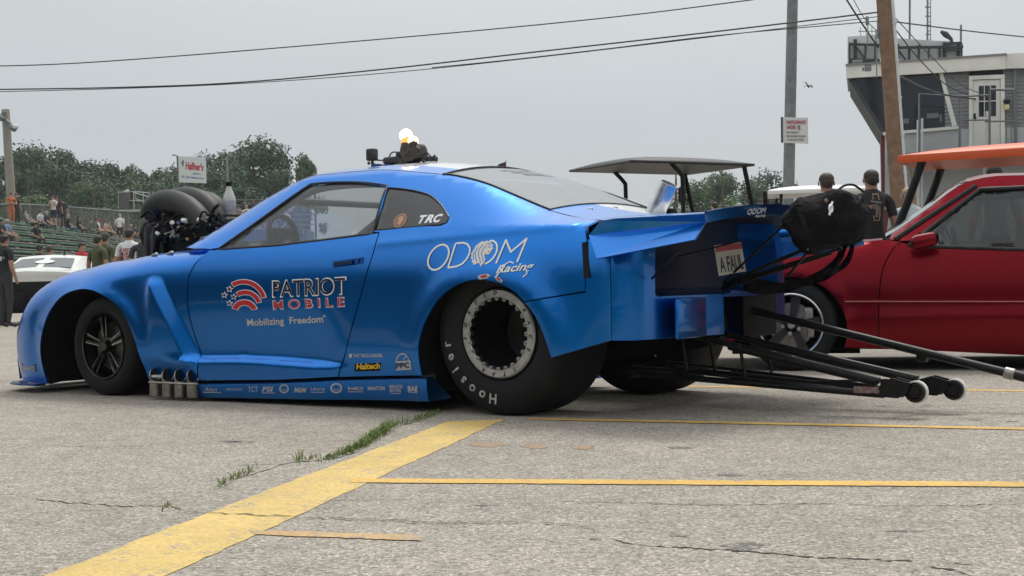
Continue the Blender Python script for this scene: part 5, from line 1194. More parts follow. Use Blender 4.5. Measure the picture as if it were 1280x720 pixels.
# ================================================================== GOLF CARTS
def golf_cart(label, O, ang, roofmat, zr=1.93, x0=-.65, x1=1.0, wd=1.2, posts=None, thick=.07, seatmat=None, mirror=False, bodymat=None):
    t = thing('golf_cart', label, 'golf cart', (O[0], O[1], 0), ang)
    bm = bmesh.new()
    mb = MB(); n = 12; rows = []
    L_ = x1 - x0
    def rp(a, b, top):
        e = max(abs(a), abs(b)) ; c = (1 - abs(a) ** 3) * (1 - abs(b) ** 2.5)
        xx = x0 + L_ * (a + 1) / 2; yy = wd * b / 2
        return (xx, yy, zr + (thick * .55 + .085 * max(0, c) ** .6 if top else -.0 + .015 * max(0, c)))
    q = [-1, -.97, -.9, -.75, -.5, -.25, 0, .25, .5, .75, .9, .97, 1]
    T_ = [[rp(a, b, True) for b in q] for a in q]; B_ = [[rp(a, b, False) for b in q] for a in q]
    mb.grid(T_); mb.grid([r[::-1] for r in B_])
    ring = lambda G: [G[0][j] for j in range(13)] + [G[i][12] for i in range(1, 13)] + [G[12][j] for j in range(11, -1, -1)] + [G[i][0] for i in range(11, 0, -1)]
    rt_, rb_ = ring(T_), ring(B_); K = len(rt_); mid = [((a[0] + b[0]) / 2 + (.012 if a[0] > (x0 + x1) / 2 else -.012), (a[1] + b[1]) / 2 * 1.01, (a[2] + b[2]) / 2) for a, b in zip(rt_, rb_)]
    mb.add(rt_ + mid + rb_, [(i, (i + 1) % K, K + (i + 1) % K, K + i) for i in range(K)] + [(K + i, K + (i + 1) % K, 2 * K + (i + 1) % K, 2 * K + i) for i in range(K)])
    mb.build('roof', roofmat, t, 50)
    hw = wd / 2 - .06
    for g in (-1, 1):
        for pts, r_ in (posts or [([(-.10, .95), (-.10, 1.70), (-.14, 1.84), (-.28, zr)], .022), ([(1.16, .9), (.98, 1.45), (.86, zr)], .022)]):
            mb = MB(); mb.tube(smooth_line2([(p[0], g * hw, p[1]) for p in pts], 4), r_, 8); mb.build('roof_post', CARBON, t, 60)
    bmt = bodymat or mat('cart_body_dark', (.03, .035, .04), .4)
    mb = MB(); mb.rbox((.95, 0, .58), (.55, wd - .12, .5), .16, Matrix.Rotation(.25, 3, 'Y')); mb.rbox((-.30, 0, .52), (.95, wd - .1, .42), .12); mb.rbox((.45, 0, .30), (1.3, wd - .14, .10), .03); mb.build('body', bmt, t, 50)
    sm_ = seatmat or mat('cart_seat', (.02, .02, .022), .7)
    mb = MB(); mb.rbox((.10, 0, .80), (.5, wd - .2, .13), .05); mb.build('seat', sm_, t, 50)
    mb = MB(); mb.rbox((-.17, 0, 1.08), (.12, wd - .22, .42), .05, Matrix.Rotation(-.15, 3, 'Y')); mb.build('backrest', sm_, t, 50)
    mb = MB(); c_ = Vector((.66, .26, 1.08)); mb.tube([c_ + Vector((.07 * sin(a), .17 * cos(a), .155 * sin(a))) for a in np.linspace(0, 2 * pi, 20)[:-1]], .014, 7, closed=True); mb.tube([c_, c_ + Vector((.3, 0, -.3))], .02, 8); mb.tube([c_ + Vector((0, .16, 0)), c_ - Vector((0, .16, 0))], .01, 6); mb.build('steering_wheel', BLACK, t, 60)
    for x in (-.42, 1.12):
        for g in (-1, 1):
            mb = MB(); mb.lathe([(.0, .0), (.1, .01), (.105, -.02), (.2, .0), (.225, -.03), (.225, -.15), (.1, -.17)], (x, g * (hw + .04), .226), (0, g, 0), 28); mb.build('wheel', TYRE, t, 40)
    if mirror:
        mb = MB(); mb.rbox((.80, hw + .02, 1.63), (.10, .06, .19), .03, Matrix.Rotation(.2, 3, 'Z')); mb.tube([(.80, hw, 1.6), (.98, hw, 1.5)], .012, 6); mb.build('mirror', CARBON, t, 40)
        mb = MB(); mb.rbox((1.10, -hw - .02, 1.52), (.05, .05, .17), .02); mb.build('mirror', CARBON, t, 40)
    return t
o_ = at(853, 213, 14.0); a_ = radians(29); off = Vector((-sin(a_), cos(a_), 0)) * .54
KH = golf_cart('golf cart with a black roof and curved posts behind the blue car deck', (o_.x + off.x, o_.y + off.y), a_, mat('cart_roof_charcoal', (.016, .017, .020), .5, noise=.2, nscale=5), zr=1.865, x0=-.70, x1=.92, wd=1.2, thick=.05,
     posts=[([(.0, .95), (.0, 1.66), (-.02, 1.76), (-.14, 1.87)], .024), ([(1.10, .95), (.97, 1.3), (.83, 1.87)], .026)], mirror=True)
o_ = at(1117, 202, 12.6); a_ = radians(153); d_ = Vector((cos(a_), sin(a_), 0)); l_ = Vector((-sin(a_), cos(a_), 0))
OC = o_ - d_ * 1.05 - l_ * .58
golf_cart('golf cart with a bright orange roof beside the tower behind the red coupe', (OC.x, OC.y), a_, mat('orange_roof', (.66, .10, .022), .45), zr=1.71, x0=-1.3, x1=1.0, wd=1.2, thick=.13,
     posts=[([(-.60, .9), (-.60, 1.75)], .025), ([(1.14, .85), (.95, 1.3), (.78, 1.75)], .040)])
o_ = at(1012, 245, 19.5)
golf_cart('golf cart with a flat white roof far behind the metal pole', (o_.x + .1, o_.y + .6), radians(172), mat('white_roof', (.74, .74, .72), .5), zr=1.88, x0=-.9, x1=.62, wd=1.2, thick=.10, posts=[([(-.55, .9), (-.55, 1.9)], .024), ([(.62, .85), (.48, 1.3), (.42, 1.9)], .024)])

# ================================================================== POLES, WIRES, TOWER
WOODP = mat('weathered_wood', (.16, .095, .058), .85, col2=(.24, .155, .10), nscale=7, bump=.4, bscale=30)
GALV = mat('galvanised_steel', (.20, .21, .215), .6, .3, noise=.2, nscale=6)
WPIPE = mat('white_conduit', (.56, .58, .59), .5, noise=.1, nscale=3)
WTRIM = mat('white_trim', (.72, .71, .66), .6, noise=.1, nscale=2)
SIDING = mat('grey_siding', (.40, .415, .415), .6, noise=.06, nscale=2)
SIDD = mat('dark_grey_siding', (.19, .20, .205), .6, noise=.08, nscale=2)
DGLASS = mat('dark_navy_glass', (.010, .014, .022), .08)
def two(x0, y0, x1, y1, Y): return at(x0, y0, Y), at(x1, y1, Y)
# grey metal pole with a notice
p1_, p0_ = at(991.5, -40, 28), at(985.5, 250, 28); d_ = (p1_ - p0_); base = p0_ - d_ * ((p0_.z) / d_.z); 
t = thing('metal_pole', 'tall plain grey metal pole carrying a white notice', 'pole', base)
mb = MB(); mb.lathe([(.125, 0), (.118, 5), (.103, d_.length + 4)], (0, 0, 0), d_, 20); mb.build('shaft', GALV, t, 60)
mb = MB(); mb.lathe([(.2, 0), (.2, .03), (.13, .05)], (0, 0, 0), (0, 0, 1), 20); mb.build('base_plate', GALV, t, 30)
c_ = at(993.8, 162.5, 27.80); s_ = 27.8 / FPX; a_ = -.02
sg = thing('notice_sign', 'white notice about participants in red and grey print fixed to the metal pole', 'sign', c_)
EX, EY = Vector((1, 0, -.03)), Vector((.012, 0, 1))
mb = MB(); mb.prism([(-16.5 * s_, -16 * s_), (16.5 * s_, -17 * s_), (16.5 * s_, 15.5 * s_), (-16.5 * s_, 16 * s_)], (0, 0.02, 0), EX, EY, .012); mb.build('board', mat('sign_white', (.66, .66, .66), .5), sg, 0)
mb = MB(); mb.prism([(-17.6 * s_, -16 * s_), (-15.4 * s_, -16 * s_), (-15.4 * s_, 16 * s_), (-17.6 * s_, 16 * s_)], (0, .012, 0), EX, EY, .03); mb.build('edge_strip', mat('sign_edge', (.05, .05, .055), .5), sg, 0)
def sgl(x, y): return Vector((0, -.006, 0)) + EX * (x * s_) + EY * (y * s_)
def sgline(mb, s, x0, x1, y, h, **k): fit_text(mb, s, (x0, y), (x1, y), h, sgl, **k)
mb = MB(); sgline(mb, 'PARTICIPANTS', -10.5, 13.5, 7.6, 4.2, bold=.03); sgline(mb, 'UNDER', -10.5, 1, 1.4, 4.2, bold=.03); mb.build('red_lettering', mat('sign_red', (.36, .03, .04), .5), sg, 0)
mb = MB(); sgline(mb, '18', 3, 6.5, .4, 5.4, bold=.04)
for i, (s, x1) in enumerate((('MUST PRESENT A', 5), ('PRE SIGNED RELEASE', 13), ('AT THE ENTRY OFFICE', 11))): sgline(mb, s, -10.5, x1, -4.2 - i * 4.6, 2.2, bold=.03)
mb.build('grey_lettering', mat('sign_grey', (.16, .15, .16), .5), sg, 0)
# wooden pole and the white pipe on it
p1_, p0_ = at(1103, -30, 26), at(1122, 230, 26); d_ = p1_ - p0_; base = p0_ - d_ * (p0_.z / d_.z)
t = thing('utility_pole', 'brown wooden utility pole leaning left in front of the control tower', 'pole', base)
mb = MB(); mb.tube([d_ * k - Vector((0, 0, 0)) for k in np.linspace(0, (d_.length + 5) / d_.length * 1.0, 12)], [.160 - .012 * k / 11 for k in range(12)], 18); mb.build('shaft', WOODP, t, 60)
mb = MB(); q0 = at(1130, 230, 25.95) - base; q1 = at(1111.5, -30, 25.95) - base; dq = q1 - q0; mb.tube([q0 - dq * (q0.z - .05) / dq.z, q1], .065, 12)
for k in np.linspace(-.3, .95, 8): mb.lathe([(.078, -.02), (.078, .02)], q0 + dq * k, dq, 12)
mb.build('conduit', WPIPE, t, 60)
mb = MB(); mb.tube([at(1098, 48, 26.0) - base, at(1098, 24, 26.0) - base], .03, 8); mb.rbox(at(1084, 26, 25.8) - base, (.06, .06, .18), .02); mb.tube([at(1085, 30, 25.8) - base, at(1083, 75, 25.8) - base], .010, 6); mb.build('pole_hardware', GALV, t, 40)
# wires
WIRE = mat('wire_black', (.02, .02, .022), .6)
def wire(pts, r, label, name='overhead_wire', n=14):
    P = [at(*p) for p in pts]; c0 = P[0]; mb = MB(); mb.tube(smooth_line2([p - c0 for p in P], n), r, 6)
    return tag(mb.build(name, WIRE, None, 60, loc=c0), label, 'wire')
wire([(-60, 84, 30), (120, 77.5, 30), (470, 49.5, 29), (760, 22, 28), (1000, -8, 27)], .013, 'uppermost single overhead wire crossing the sky from left edge to top')
wire([(-60, 112.5, 30), (140, 109.5, 29.5), (300, 103, 29), (480, 86.5, 28.5), (660, 66, 27.6), (860, 43.5, 26.8), (1100, 15, 26)], .016, 'thick overhead cable sagging across the sky to the upper side of the wooden pole')
wire([(-60, 116, 30), (140, 111, 29.5), (300, 104.5, 29), (480, 91.5, 28.5), (660, 73, 27.6), (860, 49.5, 26.8), (1100, 20.5, 26)], .009, 'thin overhead cable running just beneath the thick sagging one')
wire([(540, 84.6, 28.2), (640, 74.5, 27.7), (760, 60.8, 27.2), (900, 44, 26.6), (1100, 26, 26)], .010, 'lower branch of the overhead cables fanning out towards the wooden pole')
wire([(1117, 27, 26), (1180, 35, 28), (1240, 42, 30), (1330, 51, 32)], .014, 'overhead wire leaving the wooden pole to the right above the tower roof')
wire([(1050, -14, 25.5), (1068, 15, 26), (1098, 60, 26)], .018, 'thick guy wire coming down from the top to the left of the wooden pole')
wire([(1062, -10, 25), (1080, 22, 26), (1104, 46, 26.2)], .008, 'thin guy wire beside the thick one left of the wooden pole')
wire([(1115, 18, 26), (1160, 66, 30), (1200, 105, 34), (1240, 122, 37)], .010, 'upper of two drop wires slanting from the wooden pole to the tower door')
wire([(1117, 34, 26), (1150, 75, 30), (1183, 106, 34), (1218, 122, 37.5)], .014, 'lower of two drop wires slanting from the wooden pole to the tower door')
wire([(1124, 95, 26), (1160, 112, 31), (1190, 120, 35), (1228, 125, 37.6)], .020, 'grey sagging service cable from the wooden pole past the tower window')

# control tower
TW0 = at(1060, 300, 38.0); TF = Frame((TW0.x, TW0.y), radians(-15))
tw = thing('control_tower', 'grey two storey race control tower with outward leaning dark windows and white trim', 'tower', (TF.O[0], TF.O[1], 0), TF.ang)
T2 = lambda x, y, v_=0.: (lambda q: Vector((q[0], -v_, q[1])))(TF.side(x, y, -v_))
def slab(name, pts, m, v0=0., th=.06, parent=tw, sm=0):
    """piece of the front, traced outline, standing th proud of plane v0 and reaching back"""
    P = [TF.side(x, y, -v0) for x, y in pts]; mb = MB(); mb.prism(P, (0, -v0, 0), (1, 0, 0), (0, 0, 1), th); return mb.build(name, m, parent, sm)
def sided(name, pts, m, depth, v0=0., step=.105, parent=tw):
    """lapped siding inside a traced quadrilateral: slanted boards"""
    v0 = -v0; P = [TF.side(x, y, v0) for x, y in pts]; x0, x1 = min(p[0] for p in P), max(p[0] for p in P); z0, z1 = min(p[1] for p in P), max(p[1] for p in P); mb = MB(); z = z0
    while z < z1 - .01:
        za = min(z + step, z1); mb.add([(x0, v0 - .022, z), (x1, v0 - .022, z), (x1, v0 - .002, za), (x0, v0 - .002, za), (x0, v0, z), (x1, v0, z), (x1, v0 + depth, za), (x0, v0 + depth, za), (x0, v0 + depth, z), (x1, v0 + depth, z)], [(0, 1, 2, 3), (0, 4, 5, 1), (1, 5, 9, 6, 2), (0, 3, 7, 8, 4)]); z = za
    return mb.build(name, m, parent, 0)
DEP = 4.0
# body of the upper cabin: a solid with the leaning front end
P = [TF.side(*p) for p in ((1061, 98), (1104, 168), (1290, 168), (1290, 88))]
mb = MB(); mb.prism(P, (0, .06 + DEP, 0), (1, 0, 0), (0, 0, 1), DEP); mb.build('cabin_core', mat('cabin_dark', (.02, .022, .026), .6), tw, 0)
slab('side_window', ((1065, 99.5), (1172, 92.5), (1190, 157.5), (1106, 165.5)), DGLASS, -.045, .03)
slab('window_frame', ((1059.5, 98), (1065.5, 99), (1107, 165.5), (1103, 168)), mat('frame_dark', (.03, .035, .045), .5), -.045, .06)
slab('corner_post', ((1173.5, 91.5), (1178.5, 91), (1196, 157), (1190, 158)), WTRIM, -.045, .07)
slab('roof_fascia', ((1058, 83), (1258, 69.2), (1258, 86.5), (1058, 98.2)), WTRIM, .10, .10)
slab('roof_fascia', ((1258.3, 68.2), (1300, 65.8), (1300, 85), (1258.3, 86.2)), WTRIM, .12, .10)
slab('roof_edge', ((1057, 80.8), (1258, 67.2), (1258, 69.4), (1057, 83.2)), mat('roof_edge_grey', (.22, .22, .215), .6), .12, .12)
mb = MB(); za = TF.side(1060, 90)[1]; mb.box((3.75, DEP / 2 - .02, za + .1), (7.4, DEP + .1, .25)); mb.build('roof', mat('roof_membrane', (.35, .35, .34), .8), tw, 0)
sided('wall_siding', ((1180, 92), (1211.5, 90), (1211.5, 162), (1198, 162)), SIDD, .03, -.02)
sided('wall_siding', ((1255.5, 86), (1300, 84), (1300, 190), (1255.5, 190)), SIDD, .03, -.02)
slab('corner_board', ((1266.5, 86), (1270.5, 86), (1271.5, 190), (1267.5, 190)), SIDD, .0, .05)
slab('window_sill', ((1103, 165.8), (1198, 157.8), (1198, 161.5), (1104, 169.4)), WTRIM, .0, .09)
slab('wall_panel', ((1106, 169.6), (1198, 161.7), (1198, 262), (1106, 262)), mat('panel_pale', (.42, .44, .44), .6, noise=.08, nscale=1.5), -.03, .05)
slab('wall_panel', ((1198.4, 161.7), (1300, 158), (1300, 262), (1198.4, 262)), mat('panel_pale', (.42, .44, .44)), -.035, .05)
sided('lower_siding', ((1152.5, 196), (1231, 196), (1231, 300), (1152.5, 300)), SIDING, .03, .03, .135)
sided('lower_siding', ((1236.5, 196), (1300, 196), (1300, 300), (1236.5, 300)), SIDING, .03, .03, .135)
P = [TF.side(1101, 168), TF.side(1112, 168)]; mb = MB(); w0 = P[0][0]; mb.box((w0 + .13, 1.2, P[0][1] / 2), (.26, 2.3, P[0][1] - .02)); mb.build('red_column', mat('red_brown_panel', (.11, .022, .022), .7, noise=.2, nscale=2), tw, 0)
mb = MB(); mb.box((w0 + 3.8, 1.68, P[0][1] / 2 - .05), (6.6, 3.0, P[0][1] - .3)); mb.build('lower_core', SIDD, tw, 0)
# door
dr = slab('door', ((1216, 101), (1250, 99.5), (1250, 200), (1216, 200)), mat('door_white', (.70, .69, .65), .5), .0, .05)
slab('frame', ((1211, 95.5), (1255.5, 93.6), (1255.5, 98.5), (1211, 100.4)), WTRIM, .0, .10, dr); slab('frame', ((1211, 100.6), (1215.6, 100.4), (1215.6, 200), (1211, 200)), WTRIM, .0, .10, dr); slab('frame', ((1250.4, 99), (1255.5, 98.8), (1255.5, 200), (1250.4, 200)), WTRIM, .0, .10, dr)
for i in range(3):
    for j in range(2): slab('pane', ((1223.5 + 7.6 * i, 107.5 + 20 * j - .3 * i), (1229.8 + 7.6 * i, 107.2 + 20 * j - .3 * i), (1229.8 + 7.6 * i, 125.6 + 20 * j - .3 * i), (1223.5 + 7.6 * i, 126 + 20 * j - .3 * i)), DGLASS, .05, .006, dr)
mb = MB(); p = T2(1218.5, 146, .06); mb.rbox(p, (.06, .05, .20), .02); mb.ball(p + Vector((0, -.05, -.04)), .035, 10, 8); mb.build('handle', CARBON, dr, 40)
mb = MB(); p = T2(1258.5, 134, .12); mb.rbox(p, (.13, .14, .15), .03); mb.build('wall_lamp', mat('lamp_yellow', (.70, .62, .30), .4), tw, 40); mb = MB(); mb.rbox(p + Vector((0, 0, .16)), (.18, .2, .10), .03); mb.build('lamp_hood', CARBON, tw, 40)
# railing of the outside landing
mb = MB(); rl = lambda pts, r=.030: mb.tube([T2(x, y, v) for x, y, v in pts], r, 8)
rl([(1149, 200, 1.3), (1149, 117, 1.3), (1200, 120.5, 1.3), (1200, 190, 1.3)]); rl([(1200, 120.5, 1.3), (1236, 119, 1.2)], .025); rl([(1237, 200, 1.1), (1237, 112, 1.1)], .03); rl([(1238, 112, 1.1), (1268, 112.5, 1.1)], .035); rl([(1231, 152, 1.1), (1270, 151, 1.1)], .022); rl([(1270, 190, 1.1), (1270, 112, 1.1)], .03); rl([(1200, 150, 1.2), (1236, 150, 1.2)], .022)
for x in (1258, 1264): rl([(x, 152, 1.1), (x, 190, 1.1)], .012)
mb.build('landing_rail', mat('rail_grey', (.14, .15, .155), .5, .3), tw, 60)
mb = MB(); mb.box((TF.side(1215, 196)[0], -.75, TF.side(1215, 196)[1]), (4.6, 1.4, .12)); mb.build('landing', mat('landing_wood', (.2, .19, .18), .8), tw, 0)
for x, y0, y1, r_ in ((1147.5, 150, 300, .05), (1152, 148, 300, .035), (1233.5, 139, 300, .045), (1229.5, 200, 300, .03)):
    mb = MB(); mb.tube([T2(x, y1, .6), T2(x + .6, y0, .6)], r_, 10); mb.build('downpipe', WPIPE, tw, 60)
mb = MB(); mb.tube([T2(1141, 215, .9), T2(1144, 262, .9)], .045, 8); mb.tube([T2(1137, 200, .9), T2(1140, 240, .9)], .02, 8); mb.build('timber_prop', mat('timber_pale', (.30, .21, .11), .8), tw, 50)
# things inside the window: monitors on the desk
mb = MB()
for x, y, w_, h_ in ((1166, 145, 15, 6), (1130, 152, 12, 6), (1176, 148, 3, 9)): mb.prism([TF.side(a, b, .01) for a, b in ((x - w_ / 2, y - h_ / 2), (x + w_ / 2, y - h_ / 2 - 1), (x + w_ / 2, y + h_ / 2 - 1), (x - w_ / 2, y + h_ / 2))], (0, .014, 0), (1, 0, 0), (0, 0, 1), .006)
mb.build('window_notice', mat('notice_grey', (.13, .14, .15), .5), tw, 0)
# back of a signboard standing on the roof, aerials and lamps
SBK = mat('sign_back_steel', (.035, .037, .042), .6)
sb = thing('roof_signboard', 'black framed signboard seen from behind on the tower roof', 'signboard', (TF.O[0], TF.O[1], 0), TF.ang)
mb = MB(); S_ = lambda x, y: T2(x, y, -.25)
mb.prism([TF.side(x, y, .40) for x, y in ((1059.5, 46), (1100, 43.5), (1100, 78), (1059.5, 81))], (0, .40, 0), (1, 0, 0), (0, 0, 1), .03); mb.prism([TF.side(x, y, .40) for x, y in ((1118, 48), (1203, 53), (1203, 73), (1118, 78))], (0, .40, 0), (1, 0, 0), (0, 0, 1), .03); mb.build('sheet', mat('sheet_pale', (.56, .58, .58), .6, noise=.12, nscale=2), sb, 0)
mb = MB()
for x, y0, y1, w_ in ((1062, 53, 81, 2), (1069, 49, 80, 4.5), (1082, 55, 79, 3), (1094.5, 53, 78, 3.5), (1122.5, 55, 77, 3), (1136.5, 58, 76, 3), (1148.5, 56, 75, 2.8), (1161, 59, 75, 2), (1174.5, 58, 74, 2.6), (1180.5, 53, 74, 4), (1198, 54, 72.5, 4.5), (1202.3, 54, 72, 2)): mb.prism([TF.side(a, b, .25) for a, b in ((x - w_ / 2, y0), (x + w_ / 2, y0), (x + w_ / 2, y1), (x - w_ / 2, y1))], (0, .31, 0), (1, 0, 0), (0, 0, 1), .06)
for y0, y1, x0, x1, th in ((54, 58, 1061, 1102, 3), (73, 77, 1061, 1100, 6), (58, 60, 1120, 1204, 3.4), (61, 64, 1180, 1202, 3), (54, 55, 1180, 1202, 3)):
    mb.prism([TF.side(a, b, .24) for a, b in ((x0, y0), (x1, y1 - 3), (x1, y1 - 3 + th), (x0, y0 + th))], (0, .245, 0), (1, 0, 0), (0, 0, 1), .05)
mb.tube([S_(1067, 55), S_(1082, 74)], .03, 6); mb.tube([S_(1124, 64), S_(1133, 76)], .03, 6)
mb.build('frame', SBK, sb, 0)
mb = MB(); p = T2(1072, 78.5, .1); mb.rbox(p, (.30, .2, .14), .03); mb.rbox(T2(1085, 85, .14), (.2, .15, .22), .03); mb.rbox(T2(1079, 87, .14), (.1, .12, .14), .02); mb.build('floodlight', GALV, sb, 40)
mb = MB()
mb.tube([T2(1158, 69, -.6), T2(1162.5, 71, -.6), T2(1165, 68, -.6)], [.10, .19, .12], 10); mb.build('horn_speaker', mat('dark_tarpaulin', (.02, .028, .035), .7), sb, 50)
mb = MB(); mb.tube([T2(1190, 55, -.25), T2(1189, 49, -.25), T2(1182, 43, -.25), T2(1176, 39, -.25)], [.05, .05, .09, .04], 8); mb.build('flood_arm', SBK, sb, 50)
for lb, x, y0, y1, r_, nm in (('thin dark aerial mast on the tower roof nearest the wooden pole', 1137, 76, -20, .030, 'aerial_mast'), ('grey lattice aerial mast with cross pieces on the middle of the tower roof', 1160.8, 70, -20, .045, 'aerial_mast'), ('short thin pipe standing at the right end of the roof signboard', 1201, 58, 31, .03, 'roof_pipe')):
    b_ = T2(x, y0, -.5); M_ = Matrix.Rotation(TF.ang, 3, 'Z'); bw = M_ @ b_ + Vector(TF.O); top = M_ @ T2(x + .3, y1, -.5) + Vector(TF.O); mb = MB()
    if 'lattice' in lb:
        for dx, dy in ((-.05, 0), (.05, 0), (0, .07)): mb.tube([Vector((dx, dy, 0)), top - bw + Vector((dx, dy, 0))], .013, 6)
        for k in range(9): z_ = k * .26 + .1; mb.tube([Vector((-.05, 0, z_)), Vector((.05, 0, z_ + .12))], .010, 5); mb.box((0, 0, z_), (.14, .05, .03))
        for x2, y2 in ((1149, 73), (1174, 73)): mb.tube([Vector((0, 0, (top - bw).length * .2)), M_ @ T2(x2, y2, -.4) + Vector(TF.O) - bw], .018, 6)
    else: mb.tube([Vector((0, 0, 0)), top - bw], r_, 8)
    tag(mb.build(nm, GALV, None, 60, loc=bw), lb, 'aerial' if 'mast' in nm else 'pipe')
mb = MB(); b_ = at(1090, 39, 34.0); 
mb.tube([Vector((-.35, 0, 0)), Vector((.35, 0, 0))], .012, 5)
for k in range(5): mb.tube([Vector((-.3 + k * .15, -.0, -.12)), Vector((-.3 + k * .15, 0, .12))], .008, 5)
mb.tube([Vector((.1, 0, 0)), Vector((.1, 0, -1.2))], .018, 6); tag(mb.build('yagi_aerial', GALV, None, 60, loc=b_), 'small comb shaped television aerial left of the wooden pole top', 'aerial')
# bird
mb = MB(); b_ = at(1010, 107.5, 45)
mb.ball((0, 0, 0), (.14, .05, .045), 10, 7, Matrix.Rotation(.5, 3, 'Y')); mb.ball((.14, 0, -.07 + .12), .04, 8, 6)
for g in (-1, 1): mb.add([(.06, g * .03, 0), (-.05, g * .03, .0), (-.10, g * .22, .10), (.02, g * .24, .12), (-.10, g * .40, .02), (-.03, g * .40, .03)], [(0, 1, 2, 3), (3, 2, 4, 5)])
mb.add([(-.12, .03, -.04), (-.12, -.03, -.04), (-.24, -.05, -.09), (-.24, .05, -.09)], [(0, 1, 2, 3)])
o_ = mb.build('bird', mat('bird_dark', (.04, .04, .045), .8), None, 50, loc=b_); o_.rotation_euler = (.5, .2, .6); o_.scale = (.7, .7, .7); tag(o_, 'small dark bird flying in the sky between the two poles', 'bird')
# floodlight pole above the stands
p1_, p0_ = at(7, 137, 75), at(14, 250, 75); d_ = p1_ - p0_; base = p0_ - d_ * (p0_.z / d_.z)
t = thing('floodlight_pole', 'pale wooden pole with floodlights at its top behind the stands', 'pole', base)
mb = MB(); mb.tube([Vector((0, 0, 0)), p1_ - base], [.30, .22], 12); mb.build('shaft', mat('pale_pole_wood', (.30, .27, .23), .85, noise=.15, nscale=1.5), t, 60)
for pts in (((8, 151), (12, 154), (16, 160)), ((6, 139), (3, 143), (1, 147))):
    mb = MB(); mb.tube([at(*p, 74.6) - base for p in pts], .11, 8); e_ = at(*pts[-1], 74.5) - base; mb.rbox(e_, (.42, .4, .30), .08, Matrix.Rotation(.7, 3, 'Y')); lh = mb.build('floodlight', GALV, t, 50)
mb = MB(); mb.rbox(at(19.5, 158, 74.3) - base, (.34, .2, .26), .08); mb.build('reflector', mat('lamp_glass_white', (.78, .78, .76), .2), t, 50)

# ================================================================== TREES
LEAF = []
for i, (a, b) in enumerate((((.038, .074, .038), (.078, .132, .062)), ((.036, .070, .045), (.070, .120, .072)), ((.050, .094, .036), (.100, .158, .060)), ((.065, .120, .034), (.120, .185, .052)))):
    LEAF.append(mat('foliage_%s' % 'abcd'[i], a, .75, col2=b, nscale=.55, detail=6))
BARK = mat('bark', (.075, .06, .048), .9, noise=.3, nscale=6)
def crown_mesh(seed, shape, leaf, n=6600, size=.30):
    r_ = random.Random(seed); mb = MB(); H = 10.
    blobs = []
    if shape == 'round':
        for k in range(26):
            z = r_.uniform(2.4, 9.4); f = sin(pi * min(1, (z - 1.2) / 9)) ** .7; a = r_.uniform(0, 6.28); q = r_.uniform(.2, 1) * 3.0 * f; blobs.append((q * cos(a), q * sin(a), z, r_.uniform(.8, 1.5)))
    elif shape == 'tall':
        for k in range(26):
            z = r_.uniform(2.0, 9.6); f = sin(pi * min(1, (z - .8) / 9.6)) ** .8; a = r_.uniform(0, 6.28); q = r_.uniform(.1, 1) * 1.9 * f; blobs.append((q * cos(a), q * sin(a), z, r_.uniform(.55, 1.1)))
    elif shape == 'loose':
        for k in range(20):
            z = r_.uniform(3.2, 9.5); a = r_.uniform(0, 6.28); q = r_.uniform(.3, 1) * 2.5 * (1.05 - (z - 3) / 9); blobs.append((q * cos(a), q * sin(a), z, r_.uniform(.4, .9)))
    else:
        for k in range(18):
            z = r_.uniform(.8, 6.0); a = r_.uniform(0, 6.28); q = r_.uniform(.1, 1) * 3.4 * (1.1 - z / 8); blobs.append((q * cos(a), q * sin(a), z, r_.uniform(.9, 1.6)))
    wts = [b[3] ** 2 for b in blobs]
    for k in range(n):
        b = r_.choices(blobs, wts)[0]; d = Vector((r_.gauss(0, 1), r_.gauss(0, 1), r_.gauss(0, 1))).normalized(); rr = b[3] * r_.uniform(.55, 1.08) * (1 + .22 * sin(d.x * 5 + b[0]) * sin(d.z * 6 + b[2]))
        c = Vector(b[:3]) + Vector((d.x * rr, d.y * rr, d.z * rr * .8)); n_ = (d + Vector((r_.gauss(0, .55), r_.gauss(0, .55), r_.gauss(.35, .5)))).normalized()
        t_ = n_.cross(Vector((r_.gauss(0, 1), r_.gauss(0, 1), r_.gauss(0, 1)))).normalized(); q_ = n_.cross(t_); s = size * r_.uniform(.5, 1.15)
        mb.add([c - t_ * s * .5, c + q_ * s * .36, c + t_ * s * .5, c - q_ * s * .36], [(0, 1, 2, 3)])
    me_o = mb.build('crown', leaf, None, 0); tm = MB()
    tm.tube([(0, 0, 0), (.06, .03, 2.2), (.02, -.05, 4.6), (.1, 0, 7.6), (.12, .03, 9.3)], [.30, .24, .17, .09, .03], 8)
    for b in blobs[:14]:
        if b[2] > 2: z = b[2] * .55; tm.tube([(0.03, 0, z), (b[0] * .5, b[1] * .5, z + (b[2] - z) * .6), b[:3]], [.09, .055, .02], 5)
    tr_o = tm.build('trunk', BARK, None, 60); return me_o, tr_o
protos = {}
for key, args in (('round1', (11, 'round', LEAF[0])), ('round2', (12, 'round', LEAF[1])), ('tall1', (13, 'tall', LEAF[0])), ('tall2', (14, 'tall', LEAF[1])), ('loose1', (15, 'loose', LEAF[2], 2600)), ('bush1', (16, 'bush', LEAF[3])), ('round3', (17, 'round', LEAF[2])), ('loose2', (18, 'loose', LEAF[1], 2400)), ('bush2', (19, 'bush', LEAF[2]))): protos[key] = crown_mesh(*args)
def tree(key, x, ytop, Y, label, group, wide=1., base=0., ybase=None, name='tree'):
    p = at(x, ytop, Y); h = (p.z - base) / 10.1; t = thing(name, label, 'tree' if name == 'tree' else 'bush', (p.x, p.y, base), rng.uniform(0, 6.28), group)
    if 'bush' in key: h = (p.z - base) / 7.0
    t.scale = (h * wide, h * wide, h)
    for src in protos[key]:
        c = src.copy(); COL.objects.link(c); c.parent = t; c.name = src.name.split('.')[0]
    return t
G1 = 'trees in the wood behind the stands'
